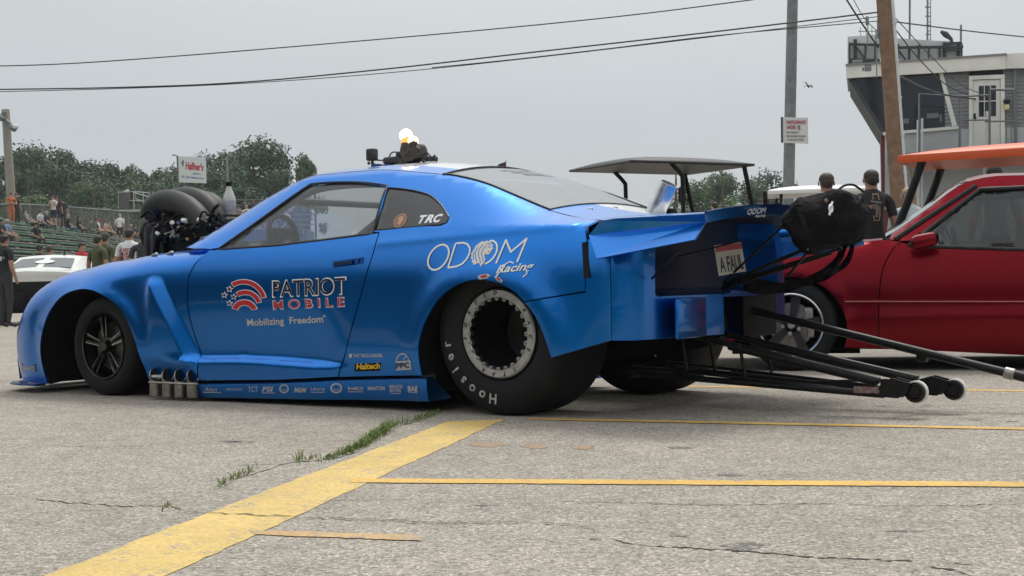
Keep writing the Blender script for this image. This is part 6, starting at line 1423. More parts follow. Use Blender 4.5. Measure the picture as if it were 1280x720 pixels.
LBL = {'round1': 'broad dark green tree in the wood behind the stands', 'round2': 'broad blue green tree in the wood behind the stands', 'round3': 'broad yellowish green tree in the wood behind the stands', 'tall1': 'narrow dark green tree in the wood behind the stands', 'tall2': 'narrow blue green tree in the wood behind the stands', 'loose1': 'thin airy light green tree in the wood behind the stands', 'loose2': 'thin airy dark tree in the wood behind the stands'}
for key, x, yt, Y, wd in (('round1', -60, 196, 120, 1.1), ('round2', -14, 200, 128, 1.), ('tall1', 6, 192, 118, 1.1), ('round2', 26, 194, 122, .95), ('round1', 46, 186, 120, 1.0), ('tall2', 70, 188, 126, .9), ('tall1', 84, 196, 122, .8), ('tall1', 79, 188, 121, .55), ('round1', 62, 206, 116, .9), ('round2', 96, 209, 118, 1.0), ('tall2', 112, 203, 126, .8), ('tall1', 122, 205, 122, .7), ('round3', 108, 222, 112, .9), ('tall2', 138, 204, 126, .75), ('round2', 150, 214, 120, .9), ('loose1', 158, 203, 128, .7), ('loose2', 172, 205, 130, .8), ('round3', 140, 226, 114, 1.), ('loose1', 186, 211, 126, .8), ('round3', 176, 222, 118, .9), ('loose1', 203, 208, 124, .9), ('round3', 206, 224, 118, 1.),
    ('round1', 218, 210, 130, .9), ('round2', 262, 190, 122, .9), ('tall1', 290, 187, 122, .9), ('round1', 314, 178, 118, 1.0), ('round2', 334, 184, 122, .9), ('tall2', 345, 192, 120, .9), ('loose2', 356, 200, 120, .8), ('round1', 350, 212, 114, .8), ('round2', 300, 205, 112, .9), ('round1', 272, 212, 112, .9), ('round1', 240, 215, 114, .9)):
    tree(key, x, yt, Y, LBL[key], G1, wd)
tree('loose1', 383.5, 190, 112, 'lone tree with a small open crown behind the far brown billboard', None, .62)
tree('loose2', 247, 186, 135, 'tree top showing just above the red and white fuel sign', None, .7)
tree('bush1', 34, 240, 92, 'bright green bush low behind the left end of the fence', None, 1.1, 3.0, name='bush')
for x, yt, Y in ((134, 248, 104), (116, 250, 108), (195, 250, 108)): tree('bush2', x, yt, Y, 'yellow green bush along the foot of the wood behind the fence', 'bushes behind the fence', 1.3, 3.0, name='bush')
G2 = 'trees beyond the golf carts'
for key, x, yt, Y, wd, lb in (('round3', 886, 215, 112, .9, 'bushy green tree seen between the black cart posts'), ('round2', 916, 219, 110, .75, 'dark tree seen just right of the black cart front post'), ('tall2', 904, 217, 114, .7, 'narrow tree top between two bushy trees beyond the black golf cart'), ('round3', 938, 222, 112, .8, 'bushy green tree centred between black cart and metal pole'), ('round2', 961, 211, 112, .85, 'tallest tree just left of the metal pole'), ('tall2', 985, 228, 116, .9, 'small tree hidden behind the metal pole'), ('round3', 866, 226, 110, .9, 'low tree beyond the black golf cart mirror'), ('bush1', 905, 246, 98, 1.0, 'pale green bush beyond the black golf cart steering wheel'), ('bush2', 845, 248, 104, 1.2, 'low bush beyond the seat of the black golf cart'), ('round2', 832, 240, 112, .7, 'low dark tree just right of the silver deck tube')): tree(key, x, yt, Y, lb, G2, wd, 0., name='bush' if 'bush' in key else 'tree')
# the wood across the strip behind the photographer; it shows only as the dark band mirrored in the paint
for i in range(18):
    a = radians(-198 + i * 12); R_ = 27 + 4 * (i % 3); key = ('round1', 'round2', 'round1')[i % 3]
    t = thing('tree', 'dark broad tree in the wood across the lot, mirrored in the blue paint', 'tree', (R_ * cos(a), R_ * sin(a), 0), i * 1.3, 'trees across the lot'); t.scale = (1.2, 1.2, .72 + .1 * (i % 3))
    for src in protos[key]:
        c = src.copy(); COL.objects.link(c); c.parent = t; c.name = src.name.split('.')[0]
for i in range(18):
    a = radians(-192 + i * 12); t = thing('bush', 'low dark bush between the trunks across the lot, mirrored in the blue paint', 'bush', (25 * cos(a), 25 * sin(a), -.3), i * 1.3, 'bushes across the lot'); t.scale = (.85, .85, .75)
    for src in protos['bush2']:
        c = src.copy(); COL.objects.link(c); c.parent = t; c.name = src.name.split('.')[0]
for a_, b_ in protos.values():
    for o_ in (a_, b_): bpy.data.objects.remove(o_)
# added low black trailer, unseen on the left: darkens the flank's reflections, blocks sky
t = thing('added_trailer', 'added unseen low black trailer darkening the flank of the blue race car', 'trailer', (-6.6, 2.6, 0), 0)
mb = MB(); mb.rbox((0, 0, .95), (2.2, 13.0, 1.35), .12); mb.build('body', mat('trailer_black', (.012, .012, .014), .35), t, 40)
mb = MB(); mb.rbox((1.105, 2.0, .95), (.03, .9, 1.1), .01); mb.build('side_door', mat('trailer_door', (.02, .02, .022), .4), t, 30)
for y in (-1.2, -.3, .6):
    for g in (-1, 1):
        mb = MB(); mb.lathe([(0, 0), (.18, -.01), (.2, -.03), (.33, 0), (.36, -.05), (.36, -.22), (.2, -.24)], (g * 1.12, y, .36), (g, 0, 0), 28); mb.build('wheel', TYRE, t, 40)
mb = MB(); mb.tube([(-.5, -6.5, .45), (0, -7.9, .45), (.5, -6.5, .45)], .05, 8); mb.build('drawbar', STEELD, t, 50)
# far low wood on the horizon
mb = MB(); r_ = random.Random(3)
for k in range(5200):
    x = r_.uniform(-150, 260); y = 190 + r_.uniform(-8, 8); z = abs(r_.gauss(0, 2.2)) + 2.0 * (1 + sin(x * .13) * .5); c = Vector((x, y, z)); n_ = Vector((r_.gauss(0, .6), -1, r_.gauss(.3, .6))).normalized(); t_ = n_.cross(Vector((r_.gauss(0, 1), r_.gauss(0, 1), 1))).normalized(); q_ = n_.cross(t_); s = r_.uniform(.6, 1.6)
    mb.add([c - t_ * s, c + q_ * s * .7, c + t_ * s, c - q_ * s * .7], [(0, 1, 2, 3)])
tag(mb.build('far_wood', LEAF[1], None, 0), kind='stuff')

# ================================================================== STANDS, FENCE, SIGNS, WHITE CAR
GREEN = mat('stand_green', (.085, .17, .115), .75, noise=.3, nscale=1.2); BOARD = mat('grey_board', (.26, .255, .24), .8, noise=.25, nscale=2); STEEL = mat('stand_steel', (.10, .10, .10), .6)
rowx = lambda k: -16.4 - .72 * k
rowz = lambda k: .40 + .335 * k
stand = thing('bleachers', 'long bleachers with green and grey bench rows stepping up to the left', 'bleachers', (rowx(5), 75, 0))
def sb_(x, y, z): return (x - rowx(5), y - 75, z)
NROW = 12
for k in range(NROW):
    mb = MB(); Y0, Y1 = 46, 104
    y = Y0
    while y < Y1:
        L_ = 3.6; mb.m(0 if (k > 3 and y < 92 and not (k == 6 and 60 < y < 66)) else 1); mb.box(sb_(rowx(k), y + L_ / 2, rowz(k)), (.30, L_ - .04, .10)); mb.m(1); mb.box(sb_(rowx(k) + .42, y + L_ / 2, rowz(k) - .20), (.36, L_ - .04, .045)); y += L_
    mb.build('bench_row', [GREEN, BOARD], stand, 0)
mb = MB()
for y in np.arange(46, 104.1, 3.6):
    a, b = sb_(rowx(0) + .5, y, .0), sb_(rowx(NROW - 1), y, rowz(NROW - 1) - .05); mb.tube([(a[0], a[1], .1), b], .05, 5)
    for k in range(0, NROW, 2): mb.box((rowx(k) - rowx(5), y - 75, (rowz(k) - .1) / 2), (.07, .07, rowz(k) - .1))
mb.build('frame', STEEL, stand, 0)
for y in (62., 78.):
    mb = MB()
    for k in (2, 5, 8): mb.tube([sb_(rowx(k), y, rowz(k)), sb_(rowx(k), y, rowz(k) + .95)], .03, 6)
    mb.tube([sb_(rowx(2), y, rowz(2) + .95), sb_(rowx(8), y, rowz(8) + .95)], .03, 6)
    mb.build('aisle_rail', STEEL, stand, 50)
# grassy bank behind and at the near end of the stands
GRASSB = mat('bank_grass', (.055, .12, .06), .9, col2=(.10, .16, .075), nscale=.6, bump=.6, bscale=5, bdist=.15)
mb = MB(); ysb = np.linspace(44, 160, 40); mb.grid([[(rowx(11) + .2, y, rowz(11) - .55), (rowx(11) - .8, y, rowz(11) + .25 + .9 * sstep(-y, -66, -50) + .1 * sin(y)), (rowx(11) - 3, y, rowz(11) + .5 + 1.5 * sstep(-y, -66, -50) + .12 * sin(y * .7)), (-45, y, 4.2), (-120, y, 3.0)] for y in ysb]); tag(mb.build('bank', GRASSB, None, 60), kind='structure')
mb = MB(); mb.grid([[(-120, y, z), (-45, y, z + .8), (-10, y, z), (40, y, z * .3)] for y, z in ((104, .1), (110, 2.0), (150, 2.4), (200, 2.0))]); tag(mb.build('bank', GRASSB, None, 60), kind='structure')
# chain-link fence behind the top row, with its grey windscreen cloth
def mesh_mat():
    m = bpy.data.materials.new('fence_cloth'); m.use_nodes = True; t = m.node_tree; t.nodes.clear(); o = t.nodes.new('ShaderNodeOutputMaterial'); tr = t.nodes.new('ShaderNodeBsdfTransparent'); d = t.nodes.new('ShaderNodeBsdfDiffuse'); d.inputs[0].default_value = (.13, .125, .115, 1)
    mx = t.nodes.new('ShaderNodeMixShader'); n = t.nodes.new('ShaderNodeTexNoise'); n.inputs['Scale'].default_value = .8; r = t.nodes.new('ShaderNodeMapRange'); r.inputs[3].default_value = .55; r.inputs[4].default_value = .85; tcn = t.nodes.new('ShaderNodeTexCoord'); t.links.new(tcn.outputs['Object'], n.inputs[0]); t.links.new(n.outputs[0], r.inputs[0]); t.links.new(r.outputs[0], mx.inputs[0]); t.links.new(tr.outputs[0], mx.inputs[1]); t.links.new(d.outputs[0], mx.inputs[2]); t.links.new(mx.outputs[0], o.inputs[0]); return m
fpts = [(-40, 256, 62), (27, 255.5, 70), (70, 257.5, 76), (110, 260.5, 82), (160, 264.5, 90), (190, 266, 95), (330, 254, 96)]
F3 = [at(*p) for p in fpts]; fo = F3[0]
fen = thing('chain_link_fence', 'long chain link fence with grey screen cloth behind the bleachers', 'fence', (fo.x, fo.y, 0))
FL = smooth_line2([Vector((p.x - fo.x, p.y - fo.y, p.z)) for p in F3[:-1]], 5)
mb = MB(); mb.tube(FL, .045, 6); mb.build('top_rail', GALV, fen, 60)
mb = MB(); mb.grid([[p - Vector((0, 0, .05)), p - Vector((0, 0, 2.6))] for p in FL]); mb.build('screen_cloth', mesh_mat(), fen, 0)
for p in FL[::2]:
    mb = MB(); mb.tube([p, p - Vector((0, 0, 2.9))], .05, 6); mb.build('post', GALV, fen, 60)
# raised viewing platform
pf = at(168, 262.5, 92); pt = thing('viewing_platform', 'small railed viewing platform raised on legs above the fence', 'platform', (pf.x, pf.y, 0))
mb = MB(); mb.box((0, 0, pf.z - .08), (1.7, 1.6, .16)); mb.build('deck', mat('platform_pale', (.42, .42, .40), .7), pt, 0)
mb = MB(); rh = (262.5 - 240.5) / FPX * 92
for x, y in ((-.85, -.8), (.2, -.8), (.85, -.8), (-.85, .8), (.85, .8)): mb.tube([(x, y, pf.z), (x, y, pf.z + rh)], .03, 6)
for z in (rh, rh * .5): mb.tube([(-.85, .8, pf.z + z), (-.85, -.8, pf.z + z), (.2, -.8, pf.z + z)], .03, 6); mb.tube([(.85, .8, pf.z + z), (.2, -.8, pf.z + z)], .035, 6)
mb.tube([(.2, -.8, pf.z + rh * .95), (1.7, -.8, pf.z + rh * .55)], .04, 6); mb.tube([(.3, -.8, pf.z + rh * .6), (1.7, -.8, pf.z + rh * .2)], .04, 6); mb.build('railing', mat('rail_white', (.45, .46, .46), .5), pt, 60)
mb = MB()
for x in (-.8, .8):
    for y in (-.7, .7): mb.box((x, y, (pf.z - .16) / 2), (.12, .12, pf.z - .16))
mb.build('leg', STEEL, pt, 0)
mb = MB(); mb.prism([(-.84, .02), (-.1, .02), (-.1, rh - .05), (-.84, rh - .05)], (0, -.82, pf.z), (1, 0, 0), (0, 0, 1), .01); mb.build('screen_panel', mesh_mat(), pt, 0)
# fuel sign
def board(x0, y0, x1, y1, Y, name, label, cat, m, skew=0.):
    c = at((x0 + x1) / 2, (y0 + y1) / 2, Y); k = Y / FPX; W_, H_ = (x1 - x0) * k, (y1 - y0) * k; t = thing(name, label, cat, (c.x, c.y, 0)); EXb, EYb = Vector((1, 0, -skew)), Vector((0, 0, 1))
    mb = MB(); mb.prism([(-W_ / 2, -H_ / 2), (W_ / 2, -H_ / 2), (W_ / 2, H_ / 2), (-W_ / 2, H_ / 2)], (0, .05, c.z), EXb, EYb, .1); b = mb.build('board', m, t, 0)
    mb = MB()
    for s in (-.32, .36): mb.tube([(W_ * s, .12, 0), (W_ * s, .12, c.z + H_ * .3)], .09, 8)
    mb.build('post', STEEL, t, 60)
    return t, (lambda x, y: Vector((0, -.06, c.z)) + EXb * ((x - (x0 + x1) / 2) * k) + EYb * (((y0 + y1) / 2 - y) * k)), k, b
SW = mat('sign_board_white', (.66, .67, .67), .5)
t, fs_, k_, b_ = board(222.5, 196, 257.5, 228.5, 105, 'fuel_sign', 'white roadside sign with red name and blue line above the engine', 'sign', SW, .06)
f2 = lambda x, y: fs_(x, -y)
mb = MB(); fit_text(mb, "Haffner's", (232.0, -211.5), (254.5, -213), 8.6, f2, bold=.045, shear=.15); mb.build('lettering', mat('sign_bright_red', (.50, .03, .05), .5), b_, 0)
mb = MB(); fit_text(mb, 'OIL - GAS', (227, -222.6), (237, -223), 2.7, f2, bold=.03); fit_text(mb, 'haffners.com', (238.5, -223), (254.5, -223.6), 2.5, f2, bold=.03); mb.build('blue_lettering', mat('sign_blue', (.06, .14, .36), .5), b_, 0)
mb = MB(); mb.add([fs_(x, y) for x, y in ((239, 218.5), (243, 216), (248, 216.5), (253, 219), (249, 217.8), (243, 217.6))], [(0, 1, 2, 3, 4, 5)]); mb.add([fs_(x, y) for x, y in ((226.5, 205), (229, 200), (230.5, 202), (230, 207), (228.5, 210), (228, 205.5))], [(0, 1, 2, 3, 4, 5)]); mb.build('emblem', mat('sign_slate', (.10, .16, .24), .5), b_, 0)
mb = MB(); q = lambda x, y: fs_(x, y) + Vector((0, -.2, 0)); mb.tube([fs_(222.5, 240), fs_(222.3, 195.5), q(217, 195)], .07, 6); mb.tube([fs_(222.5, 211.5), q(218.5, 211)], .07, 6); mb.build('lamp_arm', STEEL, t, 50)
t, fs_, k_, b_ = board(371.5, 211, 396.5, 227, 112, 'billboard', 'small far billboard half brown half pale above the windshield pillar', 'billboard', mat('billboard_pale', (.46, .46, .44), .6))
mb = MB()
for x0, x1, y0, y1, c_ in ((376.5, 384, 213, 221, 0), (384.5, 391, 212, 221.5, 1), (391.5, 396.3, 211.3, 216.5, 2), (372, 376, 217, 225, 3)): mb.m(c_).add([fs_(x, y) for x, y in ((x0, y0), (x1, y0), (x1, y1), (x0, y1))], [(0, 1, 2, 3)])
mb.build('picture', [mat('bb_tan', (.38, .27, .14), .6), mat('bb_brown', (.17, .09, .06), .6), mat('bb_grey', (.16, .18, .20), .6), mat('bb_cream', (.5, .46, .36), .6)], b_, 0)
mb = MB(); mb.tube([fs_(371, 240), fs_(371, 211), fs_(367, 210.8)], .07, 6); mb.build('lamp_arm', STEEL, t, 50)
# thin aerial pole far behind the engine
a0, a1 = at(286.5, 262, 100), at(283.5, 195, 100); mb = MB(); mb.tube([Vector((0, 0, -a0.z)), a1 - a0], .10, 6); tag(mb.build('flag_pole', GALV, None, 60, loc=a0), 'thin plain pole rising behind the plastic overflow bottle', 'pole')
# small dark flag behind the roof
a0 = at(632.5, 212, 20); mb = MB(); mb.tube([(0, 0, -a0.z), (0, 0, .14)], .008, 6); mb.build('flag_staff', GALV, None, 60, loc=a0); o_ = bpy.context.scene.objects[-1] if False else bpy.data.objects['flag_staff']; tag(o_, 'small dark pennant on a thin staff behind the car roof', 'flag'); o_.name = 'pennant'
mb = MB(); mb.grid([[(-.012 * i * 1.0, .01 * sin(i), .14 - .02 - .004 * i), (-.012 * i, .01 * sin(i + 1), .03 + .0 * i)] for i in range(11)]); mb.build('cloth', mat('flag_dark', (.07, .03, .045), .8), o_, 60)

# white coupe with its tail towards the camera
WF = Frame((-10.1, 29.45), radians(95))
wc_ = thing('white_coupe', 'white coupe with dark rear window and black bare tail parked left of the blue car', 'car', (WF.O[0], WF.O[1], 0), WF.ang); wc_.scale = (1.07, 1.07, 1.07)
WHITE = mat('white_car_paint', (.70, .70, .66), .3, coat=.5)
def wq(y, x, z): return (x, y, z)
# cross-section loft along x (forward), rear end at x = -2.3
def wsec(x):
    if x < -1.75: h = 1.00 + (x + 2.3) * .05
    elif x < -.55: h = 1.03 + (x + 1.75) * .275
    elif x < .55: h = 1.36
    elif x < 1.3: h = 1.36 - (x - .55) * .55
    else: h = .95 - (x - 1.3) * .12
    return h
mb = MB(); rows = []
for x in np.linspace(-2.3, 2.4, 34):
    h = wsec(x); hb = min(h - .02, .93); gh = .90 if h > 1.05 else .93; top = .62 if h > 1.05 else .80
    sec = [(.86, .28), (.94, .42), (.95, .62), (.93, .82), (.88, hb), (top + (.88 - top) * .45, hb + (h - hb) * .55), (top, h - .012), (top * .6, h + .015), (0, h + .03)]
    full = [wq(a, x, b) for a, b in sec] + [wq(-a, x, b) for a, b in sec[::-1][1:]]; rows.append(full)
mb.grid(rows); mb.add(rows[0], [tuple(range(len(rows[0])))]); mb.add(rows[-1], [tuple(range(len(rows[-1])))]); mb.build('body', WHITE, wc_, 30)
mb = MB(); mb.grid([[wq(y, x, z) for y in np.linspace(-.80 * s, .80 * s, 9)] for x, z, s in ((-2.305, .92, 1.), (-2.31, .98, 1.), (-2.2, 1.012, 1.))]); mb.build('boot_lid', WHITE, wc_, 30)
mb = MB(); mb.grid([[wq(y * w_, x, wsec(x) + .028 - .02 * abs(y) ** 2) for y in np.linspace(-1, 1, 11)] for x, w_ in ((-1.52, .62), (-1.2, .58), (-.80, .52))]); rw = mb.build('rear_window', mat('white_car_glass', (.045, .05, .055), .15), wc_, 60)
mb = MB(); mb.add([wq(.19 * cos(a) - .02, -1.15 + .14 * sin(a), wsec(-1.15 + .14 * sin(a)) + .040) for a in np.linspace(0, 6.283, 21)[:-1]], [tuple(range(20))]); mb.build('sticker', WHITE, rw, 0)
mb = MB(); mb.rbox(wq(0, -2.28, .53), (.10, 1.84, .60), .03); mb.rbox(wq(.3, -2.34, .45), (.1, .5, .34), .04); mb.rbox(wq(-.45, -2.34, .72), (.06, .42, .14), .02); mb.build('tail_panel', BLACK, wc_, 40)
mb = MB(); mb.rbox(wq(-.70, -2.34, .70), (.05, .10, .12), .02); mb.rbox(wq(-.2, -2.34, .46), (.05, .3, .12), .02); mb.rbox(wq(.62, -2.34, .42), (.06, .12, .10), .03); mb.build('tail_bracket', mat('dull_bracket', (.22, .21, .18), .5), wc_, 40)
for g in (-1, 1):
    for x in (-1.45, 1.35):
        mb = MB(); mb.lathe([(0, 0), (.19, -.01), (.2, -.03), (.30, .0), (.33, -.05), (.33, -.32), (.2, -.34)], wq(g * .96, x, .335), (0, g, 0), 28); mb.build('wheel', TYRE, wc_, 40)
    mb = MB(); mb.grid([[wq(g * (.925 - .2 * (z - .95)), x, z) for z in (.94, 1.28)] for x in (-.62, .5)]); mb.build('side_window', mat('white_car_glass', (.045, .05, .055), .15), wc_, 0)
mb = MB(); mb.lathe([(0, 0), (.016, 0), (.01, .05), (.014, .10), (0, .12)], wq(-.25, -.5, 1.37), (0, 0, 1), 8); mb.rbox(wq(-.25, -.5, 1.385), (.10, .05, .03), .01); mb.build('roof_aerial', BLACK, wc_, 40)

# ================================================================== PEOPLE
SKIN = [mat('skin_%s' % n, c, .55) for n, c in (('light', (.42, .25, .18)), ('tan', (.34, .19, .125)), ('brown', (.16, .085, .055)))]
HAIRS = {'black': mat('hair_black', (.012, .010, .009), .6), 'brown': mat('hair_brown', (.045, .026, .016), .6), 'dark': mat('hair_dark', (.022, .015, .011), .6), 'blond': mat('hair_blond', (.36, .26, .15), .6, noise=.2, nscale=30), 'grey': mat('hair_grey', (.34, .33, .31), .6), 'red': mat('hair_red', (.12, .04, .02), .6)}
CLO = {}
def cloth(c):
    if c not in CLO:
        pal = {'black': (.012, .012, .014), 'white': (.62, .62, .63), 'cream': (.60, .52, .42), 'olive': (.065, .075, .035), 'navy': (.018, .022, .045), 'grey': (.20, .20, .21), 'orange': (.50, .14, .06), 'red': (.38, .018, .022), 'blue': (.16, .24, .40), 'denim': (.06, .10, .20), 'khaki': (.26, .21, .14), 'dark': (.025, .025, .028), 'maroon': (.10, .018, .03), 'pink': (.52, .26, .26), 'pale': (.48, .53, .56), 'camo': (.15, .16, .12)}
        CLO[c] = mat('cloth_' + c, pal[c], .85, noise=.15, nscale=9, bump=.35, bscale=14, bdist=.03)
    return CLO[c]
def person(label, loc, facing, pose='stand', H=1.75, shirt='black', pants='dark', hair='dark', skin=0, group=None, sleeves='short', shorts=False, long_hair=False, detail=False, arm=None, cap=None, lean=0., sub=2):
    k = H / 1.75; t = thing('person', label, 'person', loc, facing, group); r_ = random.Random(label + str(loc[0]))
    V_ = {}; E_ = []
    def j(n, p, r, par=None):
        V_[n] = (Vector(p), r)
        if par: E_.append((par, n))
    sit = pose == 'sit'; zo = -.47 if sit else 0
    ln = lean
    j('pelvis', (0, 0, .95 + zo), (.135, .115)); j('spine', (.0 + ln * .1, 0, 1.12 + zo), (.13, .105), 'pelvis'); j('chest', (.0 + ln * .25, 0, 1.33 + zo), (.155, .115), 'spine'); j('upper', (ln * .33, 0, 1.44 + zo), (.10, .085), 'chest'); j('neck', (.005 + ln * .38, 0, 1.53 + zo), .052, 'upper'); j('head', (.015 + ln * .42, 0, 1.615 + zo), (.078, .090), 'neck'); j('crown', (.01 + ln * .45, 0, 1.685 + zo), (.072, .085), 'head')
    for s, g in (('l', 1), ('r', -1)):
        a = arm or ('lap' if sit else 'down')
        sh = (ln * .3, g * .185, 1.425 + zo)
        if a == 'down': el, wr, hd_ = (-.03, g * .245, 1.14 + zo), (.06, g * .255, .90 + zo), (.09, g * .25, .81 + zo)
        elif a == 'cross': el, wr, hd_ = (.06, g * .26, 1.17 + zo), (.22, g * .06, 1.20 + zo), (.24, -g * .04, 1.23 + zo)
        elif a == 'face': el, wr, hd_ = (.14, g * .22, 1.2 + zo), (.2, g * .1, 1.40 + zo), (.19, g * .07, 1.48 + zo)
        else: el, wr, hd_ = (.10, g * .25, 1.16 + zo), (.32, g * .14, 1.05 + zo), (.40, g * .1, 1.03 + zo)
        j('sh' + s, sh, .066, 'upper'); j('el' + s, el, .044, 'sh' + s); j('wr' + s, wr, .030, 'el' + s); j('hd' + s, hd_, (.022, .036), 'wr' + s)
        j('hip' + s, (0, g * .092, .90 + zo), .088, 'pelvis')
        if sit: j('kn' + s, (.43, g * .13, .53), .060, 'hip' + s); j('an' + s, (.40, g * .13, .09), .040, 'kn' + s); j('to' + s, (.56, g * .14, .035), .036, 'an' + s)
        else: j('kn' + s, (.03, g * .105, .50), .060, 'hip' + s); j('an' + s, (-.02, g * .11, .085), .040, 'kn' + s); j('to' + s, (.14, g * .13, .035), .036, 'an' + s)
    names = list(V_); idx = {n: i for i, n in enumerate(names)}
    me = bpy.data.meshes.new('b'); me.from_pydata([V_[n][0] * k for n in names], [(idx[a], idx[b]) for a, b in E_], []); o = bpy.data.objects.new('b', me); COL.objects.link(o)
    sk_ = o.modifiers.new('s', 'SKIN'); sk_.use_smooth_shade = True
    for n in names:
        r = V_[n][1]; r = (r, r) if not isinstance(r, tuple) else r; me.skin_vertices[0].data[idx[n]].radius = (r[0] * k, r[1] * k)
    me.skin_vertices[0].data[0].use_root = True
    sd_ = o.modifiers.new('d', 'SUBSURF'); sd_.levels = sub
    bpy.context.view_layer.update(); m2 = bpy.data.meshes.new_from_object(o.evaluated_get(bpy.context.evaluated_depsgraph_get())); bpy.data.objects.remove(o); bpy.data.meshes.remove(me)
    bones = [(a, b, V_[a][0] * k, V_[b][0] * k) for a, b in E_]
    sl = SKIN[skin]; cs, cp_ = cloth(shirt), cloth(pants); ho = HAIRS[hair]
    for m_ in (sl, cs, cp_, ho, cloth('dark')): m2.materials.append(m_)
    hc = V_['head'][0] * k + Vector((0, 0, .03 * k))
    for p in m2.polygons:
        c = p.center; best = None
        for a, b, pa, pb in bones:
            d = pb - pa; tt = max(0, min(1, (c - pa).dot(d) / d.length_squared)); q = (c - pa - d * tt).length - (.05 if a in ('pelvis', 'spine', 'chest') else 0)
            if best is None or q < best[0]: best = (q, a, b, tt)
        _, a, b, tt = best; mi = 1
        if b in ('head', 'crown') or (b == 'neck' and tt > .45):
            rel = c - hc; mi = 3 if (rel.z > .045 * k or (rel.x < -.012 * k and rel.z > -.035 * k)) else 0
        elif b[:2] == 'el': mi = 1 if sleeves != 'none' and (sleeves == 'long' or tt < .62) else 0
        elif b[:2] == 'wr': mi = 1 if sleeves == 'long' else 0
        elif b[:2] == 'hd': mi = 0
        elif b[:3] == 'hip' or b[:2] == 'kn': mi = 2 if not (shorts and b[:2] == 'kn' and tt > .8) else 0
        elif b[:2] == 'an': mi = 0 if shorts else 2
        elif b[:2] == 'to': mi = 4
        elif b == 'spine' and tt < .25: mi = 2
        p.material_index = mi; p.use_smooth = True
    if detail:
        # hands get five fingers, the head ears and a nose
        bm = bmesh.new(); bm.from_mesh(m2); f0 = len(bm.faces); extra = MB()
        for s, g in (('l', 1), ('r', -1)):
            w_, h_ = V_['wr' + s][0] * k, V_['hd' + s][0] * k; d = (h_ - w_).normalized(); sd2 = d.cross(Vector((0, g, 0))).normalized(); 
            for i, (of, L2) in enumerate(((-.028, .062), (-.010, .075), (.010, .078), (.028, .066))):
                b0 = h_ + sd2 * of; extra.tube([b0, b0 + d * L2 * .5 + Vector((0, -g * .006, 0)), b0 + d * L2 * .85 + Vector((0, -g * .022, 0))], [.0095, .0085, .007], 6)
            b0 = w_ + d * .035 + sd2 * .03; extra.tube([b0, b0 + sd2 * .03 + d * .02, b0 + sd2 * .036 + d * .055], [.012, .010, .008], 6)
        for g in (-1, 1): extra.ball(hc + Vector((-.002, g * .082, -.018)) * k, (.018, .009, .031), 8, 6)
        extra.ball(hc + Vector((.088, 0, -.02)) * k, (.018, .014, .022), 8, 6)
        vs = [bm.verts.new(v) for v in extra.v]
        for f in extra.f:
            try: q = bm.faces.new([vs[i] for i in f]); q.material_index = 0; q.smooth = True
            except ValueError: pass
        bm.to_mesh(m2); bm.free()
    body = bpy.data.objects.new('body', m2); COL.objects.link(body); body.parent = t
    mb = MB(); c_ = hc + Vector((-.012, 0, .028)) * k
    mb.ball(c_, (.092 * k, .081 * k, .072 * k), 14, 10); mb.ball(c_ + Vector((-.030, 0, -.035)) * k, (.066 * k, .071 * k, .075 * k), 12, 8)
    mb.v = [(x + .0, y, z) if z > c_.z - .03 * k or x < c_.x - .01 * k else (x - .02 * k, y * .9, z + .03 * k) for x, y, z in mb.v]
    if long_hair: mb.ball(c_ + Vector((-.045, 0, -.10)) * k, (.055 * k, .085 * k, .15 * k), 12, 8)
    mb.build('hair', ho, t, 180)
    if cap: 
        mb = MB(); mb.ball(c_ + Vector((.005, 0, .02)) * k, (.098 * k, .088 * k, .068 * k), 14, 8); mb.prism([(.06, -.07), (.15, -.05), (.17, 0), (.15, .05), (.06, .07)], c_ + Vector((0, 0, .03)) * k, (1, 0, 0), (0, 1, 0), .012); mb.build('cap', cloth(cap), t, 60)
    return t, body
def back_print(body, t, items, name, m):
    """print on the back of a shirt: flat outlines laid on the cloth by casting onto the body from behind"""
    from mathutils.bvhtree import BVHTree
    bv = BVHTree.FromPolygons([v.co for v in body.data.vertices], [tuple(p.vertices) for p in body.data.polygons]); mb = MB()
    for vs, fs in items:
        P = []
        for y, z in vs:
            h = bv.ray_cast(Vector((-2, y, z)), Vector((1, 0, 0)))[0]; P.append((h if h is not None else Vector((-.12, y, z))) - Vector((.004, 0, 0)))
        mb.add(P, fs)
    return mb.build(name, m, body, 0)
def ribbon(pts, w_):
    P = [Vector(p) for p in pts]; A_, B_ = [], []
    for i, p in enumerate(P):
        t = (P[min(i + 1, len(P) - 1)] - P[max(i - 1, 0)]).normalized(); n = Vector((-t.y, t.x)) * w_ / 2; A_.append(p + n); B_.append(p - n)
    K = len(P); return [(p.x, p.y) for p in A_ + B_], [(i, i + 1, K + i + 1, K + i) for i in range(K - 1)]
AWAY = radians(90)
def stand_at(x, ytop, Y, H=1.75):
    """feet position of somebody whose head top is photographed at x, ytop, standing on level ground: the depth follows from the height"""
    p = at(x, ytop, Y); return (p.x, p.y, p.z - H * .995)
